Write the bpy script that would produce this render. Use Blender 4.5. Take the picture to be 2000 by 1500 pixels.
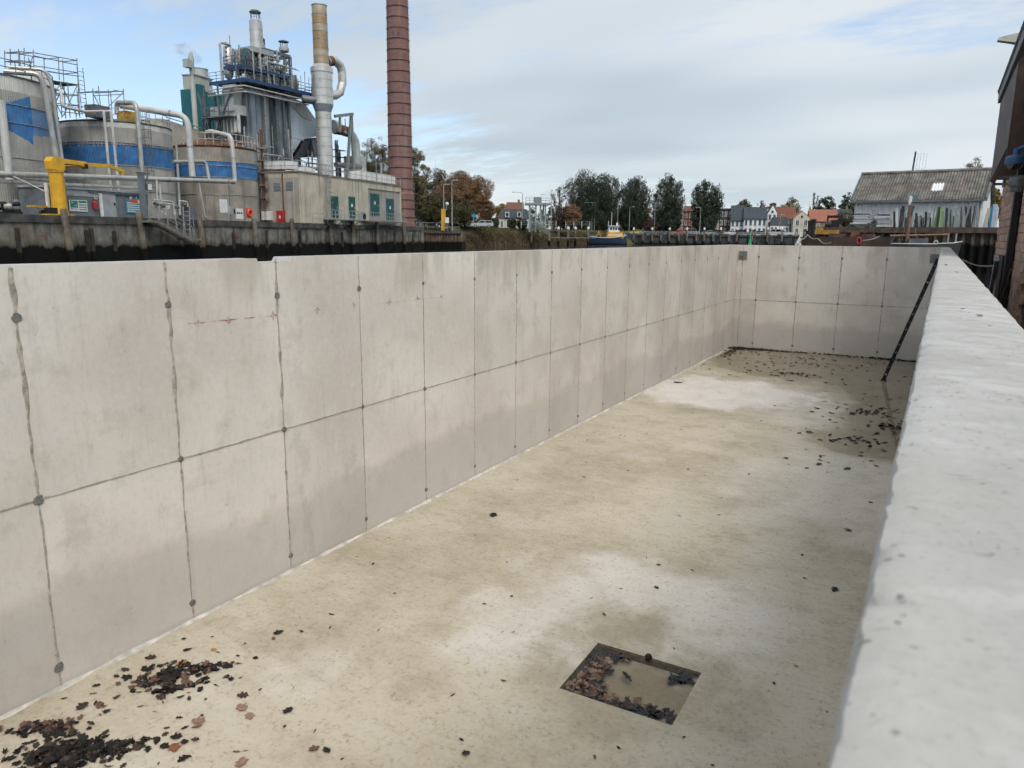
import bpy, bmesh, math, random
import numpy as np
from mathutils import Vector, Matrix

for _o in list(bpy.data.objects):
    bpy.data.objects.remove(_o)
RN = random.Random(11)
scene = bpy.context.scene
COL = scene.collection

# ------------------------------------------------------------------ camera
CAMZ = 3.47                       # eye height above the basin floor (floor is z = 0)
FPX = 1460.0                      # focal length for a 2000 px wide frame
AX = ((0.87022715, -0.10292274, -0.48177964),
      (0.49258345, 0.1656215, 0.85436003),
      (0.00814001, 0.98080397, -0.19482637))   # world axes seen from the camera (right, up, forward)
cd = bpy.data.cameras.new('camera')
cam = bpy.data.objects.new('camera', cd)
COL.objects.link(cam)
cam.matrix_world = Matrix(((AX[0][0], AX[0][1], -AX[0][2], 0.0),
                           (AX[1][0], AX[1][1], -AX[1][2], 0.0),
                           (AX[2][0], AX[2][1], -AX[2][2], CAMZ),
                           (0, 0, 0, 1)))
cd.sensor_width = 36
cd.lens = FPX / 2000 * 36
cd.clip_start = 0.03
cd.clip_end = 6000
cd.dof.use_dof = True
cd.dof.focus_distance = 9.0
cd.dof.aperture_fstop = 8.5
scene.camera = cam
scene.render.resolution_x, scene.render.resolution_y = 1024, 768
scene.view_settings.view_transform = 'Standard'
scene.view_settings.look = 'None'
scene.view_settings.gamma = 1
scene.view_settings.use_curve_mapping = False
scene.view_settings.exposure = 0.66
scene.cycles.max_bounces = 5
scene.cycles.diffuse_bounces = 2
scene.cycles.glossy_bounces = 2
scene.cycles.transmission_bounces = 2
scene.cycles.transparent_max_bounces = 10
scene.cycles.adaptive_threshold = 0.05
scene.cycles.adaptive_min_samples = 10
scene.cycles.caustics_reflective = False
scene.cycles.caustics_refractive = False

# ------------------------------------------------------------------ sky and sun
SUN_AZ = math.radians(132)         # clockwise from +Y: the sun stands to the right of the basin
SUN_EL = math.radians(50)
w = bpy.data.worlds.new('World')
scene.world = w
w.use_nodes = True
w.cycles.sampling_method = 'MANUAL'
w.cycles.sample_map_resolution = 256
wt = w.node_tree
wt.nodes.clear()
def wn(t, **k):
    n = wt.nodes.new(t)
    for a, b in k.items():
        setattr(n, a, b)
    return n
sky = wn('ShaderNodeTexSky', sky_type='NISHITA', sun_disc=False, sun_elevation=SUN_EL, sun_rotation=SUN_AZ,
         air_density=1.0, dust_density=0.35, ozone_density=2.5)
tc = wn('ShaderNodeTexCoord')
sep = wn('ShaderNodeSeparateXYZ')
wt.links.new(tc.outputs['Generated'], sep.inputs[0])
zc = wn('ShaderNodeMath', operation='MAXIMUM'); zc.inputs[1].default_value = 0.0
wt.links.new(sep.outputs[2], zc.inputs[0])
za = wn('ShaderNodeMath', operation='ADD'); za.inputs[1].default_value = 0.16
wt.links.new(zc.outputs[0], za.inputs[0])
dv = []
for i in (0, 1):
    d = wn('ShaderNodeMath', operation='DIVIDE')
    wt.links.new(sep.outputs[i], d.inputs[0]); wt.links.new(za.outputs[0], d.inputs[1])
    dv.append(d)
cmb = wn('ShaderNodeCombineXYZ')
wt.links.new(dv[0].outputs[0], cmb.inputs[0]); wt.links.new(dv[1].outputs[0], cmb.inputs[1])
def cloud_noise(loc, rot, scl, scale, detail, rough):
    mp = wn('ShaderNodeMapping')
    mp.inputs['Location'].default_value = loc
    mp.inputs['Rotation'].default_value = (0, 0, rot)
    mp.inputs['Scale'].default_value = scl
    wt.links.new(cmb.outputs[0], mp.inputs[0])
    n = wn('ShaderNodeTexNoise')
    n.inputs['Scale'].default_value = scale
    n.inputs['Detail'].default_value = detail
    n.inputs['Roughness'].default_value = rough
    n.inputs['Distortion'].default_value = 0.0
    wt.links.new(mp.outputs[0], n.inputs['Vector'])
    return n.outputs['Fac']
big = cloud_noise((6.35, 4.75, 0), 0.5, (1, 1, 1), 0.30, 0, 0.5)
streak = cloud_noise((0.4, 1.7, 0), 0.9, (0.6, 1.5, 1), 2.1, 5, 0.62)
fine = cloud_noise((3.4, 5.7, 0), 1.0, (0.6, 1.2, 1), 0.8, 2, 0.55)
s1 = wn('ShaderNodeMath', operation='MULTIPLY_ADD'); s1.inputs[1].default_value = 0.95
wt.links.new(streak, s1.inputs[0]); wt.links.new(big, s1.inputs[2])
cov = wn('ShaderNodeMapRange', interpolation_type='SMOOTHSTEP')
cov.inputs['From Min'].default_value = 0.72; cov.inputs['From Max'].default_value = 0.98
cov.inputs['To Min'].default_value = 0.22; cov.inputs['To Max'].default_value = 0.95
wt.links.new(s1.outputs[0], cov.inputs['Value'])
lowz = wn('ShaderNodeMapRange', interpolation_type='SMOOTHSTEP')      # thin cloud thickens to a veil near the horizon
lowz.inputs['From Min'].default_value = 0.20; lowz.inputs['From Max'].default_value = 0.04
lowz.inputs['To Min'].default_value = 0.0; lowz.inputs['To Max'].default_value = 0.88
wt.links.new(sep.outputs[2], lowz.inputs['Value'])
mx = wn('ShaderNodeMath', operation='MAXIMUM')
wt.links.new(cov.outputs[0], mx.inputs[0]); wt.links.new(lowz.outputs[0], mx.inputs[1])
crp = wn('ShaderNodeValToRGB')
crp.color_ramp.elements[0].position = 0.34; crp.color_ramp.elements[0].color = (0.47, 0.55, 0.61, 1)
crp.color_ramp.elements[1].position = 0.66; crp.color_ramp.elements[1].color = (0.70, 0.745, 0.78, 1)
wt.links.new(fine, crp.inputs[0])
b1 = wn('ShaderNodeBackground'); b1.inputs['Strength'].default_value = 0.11
wt.links.new(sky.outputs[0], b1.inputs[0])
b2 = wn('ShaderNodeBackground'); b2.inputs['Strength'].default_value = 0.70
wt.links.new(crp.outputs[0], b2.inputs[0])
ms = wn('ShaderNodeMixShader')
wt.links.new(mx.outputs[0], ms.inputs[0]); wt.links.new(b1.outputs[0], ms.inputs[1]); wt.links.new(b2.outputs[0], ms.inputs[2])
wo = wn('ShaderNodeOutputWorld')
wt.links.new(ms.outputs[0], wo.inputs[0])

sl = bpy.data.lights.new('sun', 'SUN')
sl.energy = 1.5
sl.angle = math.radians(32)
sl.color = (1.0, 0.95, 0.88)
sun = bpy.data.objects.new('sun', sl)
COL.objects.link(sun)
sd = Vector((math.sin(SUN_AZ) * math.cos(SUN_EL), math.cos(SUN_AZ) * math.cos(SUN_EL), math.sin(SUN_EL)))
sun.rotation_euler = sd.to_track_quat('Z', 'Y').to_euler()
sun.location = sd * 60

# ------------------------------------------------------------------ helpers: frames
def ray(px, py):
    c = (px - 1000.0, 750.0 - py, FPX)
    return Vector([sum(AX[i][j] * c[j] for j in range(3)) for i in range(3)])
CAM = Vector((0, 0, CAMZ))
def gd(px, d, py=460):
    """ground position in the direction of image column px, d metres away"""
    r = ray(px, py); k = d / math.hypot(r.x, r.y)
    return Vector((r.x * k, r.y * k, 0))
class Frame:
    """a level survey grid: origin o, local x along xd, local y to the left of it"""
    def __init__(s, o, xd):
        s.o = Vector((o[0], o[1], 0)); x = Vector((xd[0], xd[1], 0)).normalized()
        s.x = x; s.y = Vector((-x.y, x.x, 0)); s.rz = math.atan2(x.y, x.x)
    def pt(s, px, py, t):
        r = ray(px, py); k = (t - (CAM - s.o).dot(s.y)) / r.dot(s.y); p = CAM + r * k - s.o
        return Vector((p.dot(s.x), t, p.z))
    def ps(s, px, py, u):
        r = ray(px, py); k = (u - (CAM - s.o).dot(s.x)) / r.dot(s.x); p = CAM + r * k - s.o
        return Vector((u, p.dot(s.y), p.z))
    def loc(s, wv):
        p = Vector(wv) - s.o
        return Vector((p.dot(s.x), p.dot(s.y), p.z))
    def world(s, v):
        return s.o + s.x * v[0] + s.y * v[1] + Vector((0, 0, v[2]))
def frame2(pl, dl, pr, dr):
    a, b = gd(pl, dl), gd(pr, dr)
    return Frame(a, b - a)
def view_frame(px):
    """x to the right, y straight away from the viewpoint through image column px"""
    y = gd(px, 1)
    return Frame((0, 0), (y.y, -y.x))
W0 = Frame((0, 0), (1, 0))

# ------------------------------------------------------------------ helpers: objects
ORG = {}
def tag(o, label=None, cat=None, group=None, kind=None):
    if label: o['label'] = label
    if cat: o['category'] = cat
    if group: o['group'] = group
    if kind: o['kind'] = kind
    return o
def thing(name, label, cat, fr, org, group=None, kind=None):
    o = bpy.data.objects.new(name, None)
    COL.objects.link(o)
    o.empty_display_size = 0.3
    o.location = fr.world(org); o.rotation_euler = (0, 0, fr.rz)
    ORG[o.name] = Vector(org)
    return tag(o, label, cat, group, kind)
def root_of(o):
    while o.parent: o = o.parent
    return o
def dup(root, loc, rz=None, label=None, mats=None):
    def cp(o, par):
        c = o.copy(); COL.objects.link(c); c.parent = par
        for ch in o.children: cp(ch, c)
        return c
    r = cp(root, None)
    r.location = loc
    if rz is not None: r.rotation_euler = (0, 0, rz)
    if label: r['label'] = label
    return r

class MB:
    def __init__(s): s.v = []; s.f = []; s.m = []; s.mi = 0
    def add(s, vs, fs):
        b = len(s.v); s.v.extend([tuple(q) for q in vs]); s.f.extend([tuple(i + b for i in q) for q in fs]); s.m.extend([s.mi] * len(fs)); return s
    def box(s, x0, x1, y0, y1, z0, z1):
        return s.add([(x0,y0,z0),(x1,y0,z0),(x1,y1,z0),(x0,y1,z0),(x0,y0,z1),(x1,y0,z1),(x1,y1,z1),(x0,y1,z1)],
                     [(0,3,2,1),(4,5,6,7),(0,1,5,4),(1,2,6,5),(2,3,7,6),(3,0,4,7)])
    def cbox(s, c, sx, sy, sz, rz=0, rx=0, ry=0):
        m = Matrix.Rotation(rz, 3, 'Z') @ Matrix.Rotation(ry, 3, 'Y') @ Matrix.Rotation(rx, 3, 'X'); c = Vector(c)
        vs = [c + m @ Vector((a*sx/2, b*sy/2, d*sz/2)) for d in (-1,1) for a,b in ((-1,-1),(1,-1),(1,1),(-1,1))]
        return s.add(vs, [(0,3,2,1),(4,5,6,7),(0,1,5,4),(1,2,6,5),(2,3,7,6),(3,0,4,7)])
    def beam(s, p, q, w_, h_=None, up=(0,0,1)):
        h_ = h_ or w_; p = Vector(p); q = Vector(q); d = (q-p).normalized(); u = Vector(up)
        if abs(d.dot(u)) > .99: u = Vector((0,1,0))
        a = d.cross(u).normalized(); b = a.cross(d)
        vs = [o + a*(i*w_/2) + b*(j*h_/2) for o in (p,q) for i,j in ((-1,-1),(1,-1),(1,1),(-1,1))]
        return s.add(vs, [(0,3,2,1),(4,5,6,7),(0,1,5,4),(1,2,6,5),(2,3,7,6),(3,0,4,7)])
    def cyl(s, p, q, r0, r1=None, n=12, cap=True):
        return s.tube([p, q], r0, n, r1, cap)
    def tube(s, pts, r, n=8, r1=None, cap=True):
        pts = [Vector(p) for p in pts]; k = len(pts); vs = []; a = None
        for i, p in enumerate(pts):
            d = (pts[min(i+1,k-1)] - pts[max(i-1,0)])
            d = d.normalized() if d.length > 1e-9 else Vector((0,0,1))
            if a is None:
                u = Vector((0,0,1)) if abs(d.z) < .9 else Vector((1,0,0))
                a = d.cross(u).normalized()
            else:
                a = (a - d*a.dot(d)); a = a.normalized() if a.length > 1e-6 else d.orthogonal().normalized()
            b = d.cross(a); rr = r if r1 is None else r + (r1-r)*i/(k-1)
            if 0 < i < k-1:
                d0 = (pts[i]-pts[i-1]).normalized(); c = max(.6, d0.dot(d)); 
            for j in range(n):
                t = 2*math.pi*j/n; vs.append(p + (a*math.cos(t) + b*math.sin(t))*rr)
        fs = [(i*n+j, i*n+(j+1)%n, (i+1)*n+(j+1)%n, (i+1)*n+j) for i in range(k-1) for j in range(n)]
        if cap: fs += [tuple(range(n))[::-1], tuple(range((k-1)*n, k*n))]
        return s.add(vs, fs)
    def lathe(s, cx, cy, prof, n=24, cap=True):
        vs = [(cx+r*math.cos(2*math.pi*j/n), cy+r*math.sin(2*math.pi*j/n), z) for r,z in prof for j in range(n)]
        k = len(prof)
        fs = [(i*n+j, i*n+(j+1)%n, (i+1)*n+(j+1)%n, (i+1)*n+j) for i in range(k-1) for j in range(n)]
        if cap: fs += [tuple(range(n))[::-1], tuple(range((k-1)*n, k*n))]
        return s.add(vs, fs)
    def prism(s, poly, ax, a0, a1):
        def P(q, a): return {'y': (q[0], a, q[1]), 'x': (a, q[0], q[1]), 'z': (q[0], q[1], a)}[ax]
        n = len(poly)
        return s.add([P(q,a0) for q in poly] + [P(q,a1) for q in poly],
                     [tuple(range(n)), tuple(range(2*n-1, n-1, -1))] + [(i, i+n, (i+1)%n+n, (i+1)%n) for i in range(n)])
    def sphere(s, c, r, n=10, sz=1.0):
        m = max(4, n//2); pr = [(max(1e-3, r*math.sin(math.pi*i/m)), c[2]-r*sz*math.cos(math.pi*i/m)) for i in range(m+1)]
        return s.lathe(c[0], c[1], pr, n)
    def ring(s, cx, cy, z, R_, r, n=32, m=6, a0=0, a1=2*math.pi):
        k = n if a1-a0 > 6.28 else n+1
        return s.tube([(cx+R_*math.cos(a0+(a1-a0)*i/n), cy+R_*math.sin(a0+(a1-a0)*i/n), z) for i in range(n+1)], r, m)
    def mesh(s, name, off=(0,0,0), smooth=False, fix=True):
        me = bpy.data.meshes.new(name)
        o = Vector(off)
        me.from_pydata([(a[0]-o.x, a[1]-o.y, a[2]-o.z) for a in s.v], [], s.f)
        if any(s.m):
            me.polygons.foreach_set('material_index', s.m)
        if fix:
            bm = bmesh.new(); bm.from_mesh(me); bmesh.ops.recalc_face_normals(bm, faces=bm.faces); bm.to_mesh(me); bm.free()
        if smooth:
            me.shade_smooth(); me.set_sharp_from_angle(angle=math.radians(35))
        return me
    def build(s, name, mats, parent, smooth=False, label=None, kind=None, fix=True):
        org = ORG[root_of(parent).name]
        me = s.mesh(name, org, smooth, fix)
        for m in (mats if isinstance(mats, (list, tuple)) else [mats]): me.materials.append(m)
        o = bpy.data.objects.new(name, me); COL.objects.link(o); o.parent = parent
        if label: o['label'] = label
        if kind: o['kind'] = kind
        return o
    def thing(s, name, mats, label, cat, fr, org, group=None, kind=None, smooth=False, fix=True):
        me = s.mesh(name, org, smooth, fix)
        for m in (mats if isinstance(mats, (list, tuple)) else [mats]): me.materials.append(m)
        o = bpy.data.objects.new(name, me); COL.objects.link(o)
        o.location = fr.world(org); o.rotation_euler = (0, 0, fr.rz); ORG[o.name] = Vector(org)
        return tag(o, label, cat, group, kind)
def child(name, mesh, parent, loc=(0,0,0), rot=(0,0,0), scale=(1,1,1)):
    """an object that shares mesh data with its alikes; loc in the grid of its thing"""
    o = bpy.data.objects.new(name, mesh); COL.objects.link(o); o.parent = parent
    o.location = Vector(loc) - ORG[root_of(parent).name]; o.rotation_euler = rot; o.scale = scale
    return o

# ------------------------------------------------------------------ helpers: materials
class G:
    def __init__(s, name):
        s.mat = bpy.data.materials.new(name); s.mat.use_nodes = True; s.t = s.mat.node_tree; s.t.nodes.clear()
        s.out = s.t.nodes.new('ShaderNodeOutputMaterial'); s.geo = s.t.nodes.new('ShaderNodeNewGeometry')
        s.pos = s.geo.outputs['Position']
    def n(s, typ, **k):
        nd = s.t.nodes.new(typ)
        for a, b in k.items(): setattr(nd, a, b)
        return nd
    def put(s, sock, v):
        if isinstance(v, bpy.types.NodeSocket): s.t.links.new(v, sock)
        elif isinstance(v, (tuple, list)) and len(v) == 3 and sock.type == 'RGBA': sock.default_value = (*v, 1)
        else: sock.default_value = v
    def scaled(s, sc, loc=(0,0,0), vec=None):
        m = s.n('ShaderNodeMapping'); s.put(m.inputs[0], vec or s.pos); m.inputs['Scale'].default_value = sc; m.inputs['Location'].default_value = loc
        return m.outputs[0]
    flat = False
    def noise(s, scale, detail=4, rough=.55, vec=None, dist=0, color=False):
        nd = s.n('ShaderNodeTexNoise', noise_dimensions='2D' if s.flat else '3D'); s.put(nd.inputs['Vector'], vec or s.pos)
        nd.inputs['Scale'].default_value = scale; nd.inputs['Detail'].default_value = detail
        nd.inputs['Roughness'].default_value = rough; nd.inputs['Distortion'].default_value = dist
        return nd.outputs['Color' if color else 'Fac']
    def voro(s, scale, vec=None, feature='F1'):
        nd = s.n('ShaderNodeTexVoronoi', feature=feature, voronoi_dimensions='2D' if s.flat else '3D'); s.put(nd.inputs['Vector'], vec or s.pos); nd.inputs['Scale'].default_value = scale
        return nd.outputs['Distance']
    def m(s, op, a, b=0.0, c=None, clamp=False):
        nd = s.n('ShaderNodeMath', operation=op, use_clamp=clamp); s.put(nd.inputs[0], a); s.put(nd.inputs[1], b)
        if c is not None: s.put(nd.inputs[2], c)
        return nd.outputs[0]
    def vm(s, op, a, b):
        nd = s.n('ShaderNodeVectorMath', operation=op); s.put(nd.inputs[0], a); s.put(nd.inputs[1], b)
        return nd.outputs['Value'] if op in ('LENGTH', 'DOT_PRODUCT', 'DISTANCE') else nd.outputs[0]
    def mr(s, v, a, b, c=0.0, d=1.0, smooth=True):
        nd = s.n('ShaderNodeMapRange', interpolation_type='SMOOTHSTEP' if smooth else 'LINEAR', clamp=True)
        for i, q in enumerate((v, a, b, c, d)): s.put(nd.inputs[i], q)
        return nd.outputs[0]
    def mix(s, f, a, b, mode='MIX'):
        nd = s.n('ShaderNodeMix', data_type='RGBA', blend_type=mode); s.put(nd.inputs[0], f); s.put(nd.inputs[6], a); s.put(nd.inputs[7], b)
        return nd.outputs[2]
    def xyz(s, vec=None):
        nd = s.n('ShaderNodeSeparateXYZ'); s.put(nd.inputs[0], vec or s.pos); return nd.outputs
    def rnd(s): return s.n('ShaderNodeObjectInfo').outputs['Random']
    def isl(s): return s.geo.outputs['Random Per Island']
    def bump(s, h, strength=.3, dist=.02):
        nd = s.n('ShaderNodeBump'); nd.inputs['Strength'].default_value = strength; nd.inputs['Distance'].default_value = dist; s.put(nd.inputs['Height'], h)
        return nd.outputs[0]
    def done(s, col, rough=.7, metal=0.0, normal=None, spec=.5, **kw):
        b = s.n('ShaderNodeBsdfPrincipled'); s.put(b.inputs['Base Color'], col); s.put(b.inputs['Roughness'], rough); s.put(b.inputs['Metallic'], metal)
        s.put(b.inputs['Specular IOR Level'], spec)
        if normal is not None: s.put(b.inputs['Normal'], normal)
        for k, v in kw.items(): s.put(b.inputs[k.replace('_', ' ')], v)
        s.t.links.new(b.outputs[0], s.out.inputs[0]); return s.mat
def P(name, col, rough=.7, metal=0.0, var=.25, scale=1.5, streak=.0, stain=None, obj=.0, bump=.0, bscale=8, spec=.4, isl=0.):
    """painted or plain surface with blotches, run-down streaks and grime"""
    g = G(name)
    n1 = g.noise(scale, 5, .6)
    c = g.mix(g.mr(n1, .3, .7), tuple(x*(1-var) for x in col), tuple(min(1, x*(1+var)) for x in col))
    if streak:
        st = g.noise(1.0, 5, .65, g.scaled((scale*3.2, scale*3.2, scale*.16)))
        c = g.mix(g.m('MULTIPLY', g.mr(st, .48, .72), streak), c, stain or tuple(x*.35 for x in col))
    if obj: c = g.mix(1.0, c, g.mr(g.rnd(), 0, 1, 1-obj, 1+obj, False), 'MULTIPLY')
    if isl: c = g.mix(1.0, c, g.mr(g.isl(), 0, 1, 1-isl, 1+isl, False), 'MULTIPLY')
    nm = g.bump(g.noise(bscale, 4, .6), bump, .03) if bump else None
    return g.done(c, g.mr(n1, .2, .8, max(0, rough-.12), min(1, rough+.12)), metal, nm, spec)

# ================================================================== materials of the basin
def concrete_wall():
    g = G('cast_concrete_wall'); g.flat = True
    x, y, z = g.xyz()
    hz = g.n('ShaderNodeCombineXYZ')                      # wall faces unrolled to (along, height)
    g.put(hz.inputs[0], g.m('ADD', x, y)); g.put(hz.inputs[1], z)
    v = hz.outputs[0]
    big = g.noise(.5, 2, .6, v)
    mid = g.noise(2.1, 6, .70, v)
    run = g.noise(1.0, 4, .68, g.scaled((8, .8, 1), (3, 1, 0), v))
    brush = g.noise(1.0, 3, .75, g.scaled((55, 5, 1), vec=v))
    c = g.mix(g.mr(big, .34, .66), (.63, .582, .522), (.74, .692, .632))
    c = g.mix(g.m('MULTIPLY', g.mr(mid, .5, .72), .42), c, (.49, .45, .405))
    c = g.mix(g.m('MULTIPLY', g.mr(mid, .47, .28), .6), c, (.72, .695, .66))
    c = g.mix(g.m('MULTIPLY', g.mr(run, .53, .76), .18), c, (.43, .39, .34))
    c = g.mix(g.m('MULTIPLY', g.mr(brush, .54, .78), .12), c, (.30, .27, .235))
    c = g.mix(g.m('MULTIPLY', g.mr(big, .58, .42), g.m('MULTIPLY', g.mr(run, .6, .4), .3)), c, (.64, .565, .525))
    grit = g.noise(19, 4, .85, v)
    c = g.mix(g.m('MULTIPLY', g.mr(grit, .5, .72), .17), c, (.38, .345, .30))
    c = g.mix(g.m('MULTIPLY', g.mr(grit, .48, .28), .22), c, (.80, .77, .73))
    # stained run-offs under the rim
    blot = g.noise(1.0, 3, .6, g.scaled((1.7, .5, 1), (9, 2, 0), v))
    top = g.m('MULTIPLY', g.mr(g.m('ADD', z, g.m('MULTIPLY', run, .5)), 2.9, 3.45), g.mr(blot, .47, .64))
    c = g.mix(g.m('MULTIPLY', top, .5), c, (.42, .38, .31))
    patch = g.m('MULTIPLY', g.mr(blot, .56, .70), g.mr(mid, .40, .60))
    c = g.mix(g.m('MULTIPLY', patch, .32), c, (.46, .415, .355))
    # old water mark: greyer, rougher concrete below it
    tide = g.m('ADD', z, g.m('MULTIPLY', g.m('SUBTRACT', g.noise(.45, 4, .6, v), .5), .7))
    low = g.mr(tide, .80, .64)
    c = g.mix(g.m('MULTIPLY', low, .5), c, (.455, .428, .41))
    edge = g.m('MULTIPLY', g.mr(tide, .66, .76), g.mr(tide, .90, .76))
    c = g.mix(g.m('MULTIPLY', edge, .2), c, (.36, .32, .28))
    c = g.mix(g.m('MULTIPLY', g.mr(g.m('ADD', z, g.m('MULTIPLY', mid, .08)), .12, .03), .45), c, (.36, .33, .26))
    c = g.mix(1.0, c, g.mr(g.rnd(), 0, 1, .93, 1.045, False), 'MULTIPLY')
    # bug holes
    vw = g.vm('ADD', v, g.vm('MULTIPLY', g.noise(9, 2, .7, v, color=True), (.25, .25, 0)))
    pits = g.m('MULTIPLY', g.mr(g.voro(13, vw), g.mr(run, .4, .65, .02, .085), .02), g.mr(mid, .48, .62))
    fine = g.m('MULTIPLY', g.mr(g.voro(36, vw), g.mr(mid, .4, .6, .04, .14), .04), g.mr(run, .50, .64))
    pits = g.m('MAXIMUM', pits, g.m('MULTIPLY', fine, .7))
    c = g.mix(g.m('MULTIPLY', pits, .65), c, (.18, .16, .14))
    h = g.m('SUBTRACT', g.m('ADD', g.m('MULTIPLY', mid, .45), g.m('MULTIPLY', brush, .25)), pits)
    return g.done(c, g.mr(mid, .3, .7, .78, .92), 0, g.bump(h, .3, .006), .3)
M_WALL = concrete_wall()

def fz(px, py):
    r = ray(px, py); k = CAMZ / -r.z
    return (r.x * k, r.y * k)
def concrete_floor():
    g = G('cast_concrete_floor'); g.flat = True
    wob = g.vm('SUBTRACT', g.noise(.8, 4, .62, color=True), (.5, .5, .5))
    sc = g.n('ShaderNodeVectorMath', operation='SCALE'); g.put(sc.inputs[0], wob); sc.inputs['Scale'].default_value = 2.3
    p = g.vm('ADD', g.pos, sc.outputs[0])
    def blob(cx, cy, rx, ry, soft=.5):
        d = g.vm('SUBTRACT', p, (cx, cy, 0)); d = g.vm('MULTIPLY', d, (1/rx, 1/ry, 0))
        return g.mr(g.vm('LENGTH', d, (0, 0, 0)), 1 + soft, 1 - soft)
    def add(a, b): return g.m('MAXIMUM', a, b)
    dry = blob(-4.0, 16.9, 1.9, 1.75, .22)
    dry = add(dry, g.m('MULTIPLY', blob(-2.0, 15.9, 1.2, 1.3, .5), .45))
    dry = add(dry, g.m('MULTIPLY', blob(-1.9, 6.6, 1.15, .85, .55), .72))
    dry = add(dry, g.m('MULTIPLY', blob(-2.95, 5.5, .5, .9, .6), .55))
    dry = add(dry, g.m('MULTIPLY', blob(-1.0, 10.9, 1.5, 1.7, .45), .40))
    dry = add(dry, g.m('MULTIPLY', blob(-4.3, 3.75, .35, .45, .6), .4))
    wet = blob(-1.8, 5.25, .86, .78, .35)
    dry = g.m('MULTIPLY', dry, g.m('SUBTRACT', 1.0, g.m('MULTIPLY', wet, .9)))
    far = blob(-3.0, 22.0, 3.1, 2.4, .14)
    far = add(far, g.m('MULTIPLY', blob(-.7, 16.0, .95, 3.2, .5), .7))
    big = g.noise(.40, 3, .6)
    mid = g.noise(1.3, 7, .66)
    swirl = g.noise(1.0, 5, .72, g.scaled((6, 10, 1)))
    fine = g.noise(24, 4, .85)
    c = g.mix(g.mr(big, .36, .64), (.435, .372, .275), (.54, .475, .37))
    c = g.mix(g.m('MULTIPLY', g.mr(mid, .5, .70), .5), c, (.34, .285, .205))
    c = g.mix(g.m('MULTIPLY', g.mr(mid, .49, .30), .5), c, (.55, .51, .435))
    c = g.mix(g.m('MULTIPLY', g.mr(swirl, .52, .74), .3), c, (.30, .255, .185))
    c = g.mix(g.m('MULTIPLY', g.mr(swirl, .46, .28), .3), c, (.56, .525, .46))
    c = g.mix(g.m('MULTIPLY', wet, .55), c, (.31, .265, .185))
    c = g.mix(g.m('MULTIPLY', dry, g.mr(mid, .3, .7, 1.0, .72)), c, (.73, .68, .63))
    c = g.mix(g.m('MULTIPLY', far, .3), c, (.36, .31, .22))
    c = g.mix(g.m('MULTIPLY', g.mr(fine, .50, .70), g.mr(swirl, .38, .62, .15, .7)), c, (.23, .195, .14))
    c = g.mix(g.m('MULTIPLY', g.mr(fine, .48, .26), g.mr(mid, .38, .62, .45, .1)), c, (.58, .55, .49))
    warp = g.vm('ADD', g.pos, g.vm('MULTIPLY', g.noise(11, 3, .7, color=True), (.16, .16, 0)))
    pits = g.m('MULTIPLY', g.mr(g.voro(30, warp), g.mr(swirl, .4, .6, .02, .12), .02), g.mr(mid, .46, .62))
    c = g.mix(g.m('MULTIPLY', pits, .5), c, (.16, .135, .10))
    h = g.m('SUBTRACT', g.m('ADD', g.m('MULTIPLY', fine, .6), g.m('MULTIPLY', swirl, .6)), pits)
    rough = g.m('SUBTRACT', g.mr(mid, .3, .7, .74, .9), g.m('MULTIPLY', g.m('MAXIMUM', far, g.m('MULTIPLY', wet, .5)), .28))
    return g.done(c, rough, 0, g.bump(h, .4, .007), .35)
M_FLOOR = concrete_floor()

def concrete_rim():
    g = G('cast_concrete_rim'); g.flat = True
    a = g.noise(2.2, 4, .62); b = g.noise(9, 3, .7); f = g.noise(120, 4, .8)
    c = g.mix(g.mr(a, .32, .68), (.41, .40, .382), (.50, .49, .472))
    c = g.mix(g.m('MULTIPLY', g.mr(b, .5, .68), .5), c, (.37, .355, .33))
    c = g.mix(g.m('MULTIPLY', g.mr(b, .48, .3), .3), c, (.64, .63, .62))
    c = g.mix(g.m('MULTIPLY', g.mr(g.noise(.7, 3, .6), .52, .66), .25), c, (.50, .45, .38))
    c = g.mix(g.m('MULTIPLY', g.mr(f, .5, .74), .38), c, (.28, .27, .25))
    pits = g.m('MULTIPLY', g.mr(g.voro(60, g.scaled((1, 1, 1), (0, 0, 0), g.vm('ADD', g.pos, g.vm('MULTIPLY', g.noise(30, 2, .5, color=True), (.05, .05, 0))))), .16, .05), g.mr(b, .52, .68))
    pits = g.m('MAXIMUM', pits, g.m('MULTIPLY', g.mr(g.voro(34), g.mr(b, .4, .6, .05, .16), .03), g.mr(a, .40, .54)))
    c = g.mix(g.m('MULTIPLY', pits, .8), c, (.17, .16, .15))
    z = g.xyz()[2]
    c = g.mix(g.m('MULTIPLY', g.mr(z, 3.238, 3.2), .4), c, (.42, .39, .35))
    h = g.m('SUBTRACT', g.m('ADD', g.m('MULTIPLY', f, .8), g.m('MULTIPLY', b, .25)), pits)
    return g.done(c, .88, 0, g.bump(h, .35, .003), .3)
M_RIM = concrete_rim()
M_SEAM = P('joint_mortar', (.40, .36, .31), .9, var=.35, scale=26, streak=.0, bump=.5, bscale=60)
M_PLUG = P('tie_hole_mortar', (.17, .17, .16), .85, var=.4, scale=40, bump=.3, bscale=80)
M_FILLET = P('fillet_mortar', (.53, .50, .45), .85, var=.3, scale=6, bump=.3, bscale=40)
M_PLATE = P('grey_plate', (.20, .21, .20), .6, .3, var=.3, scale=20)
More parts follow.
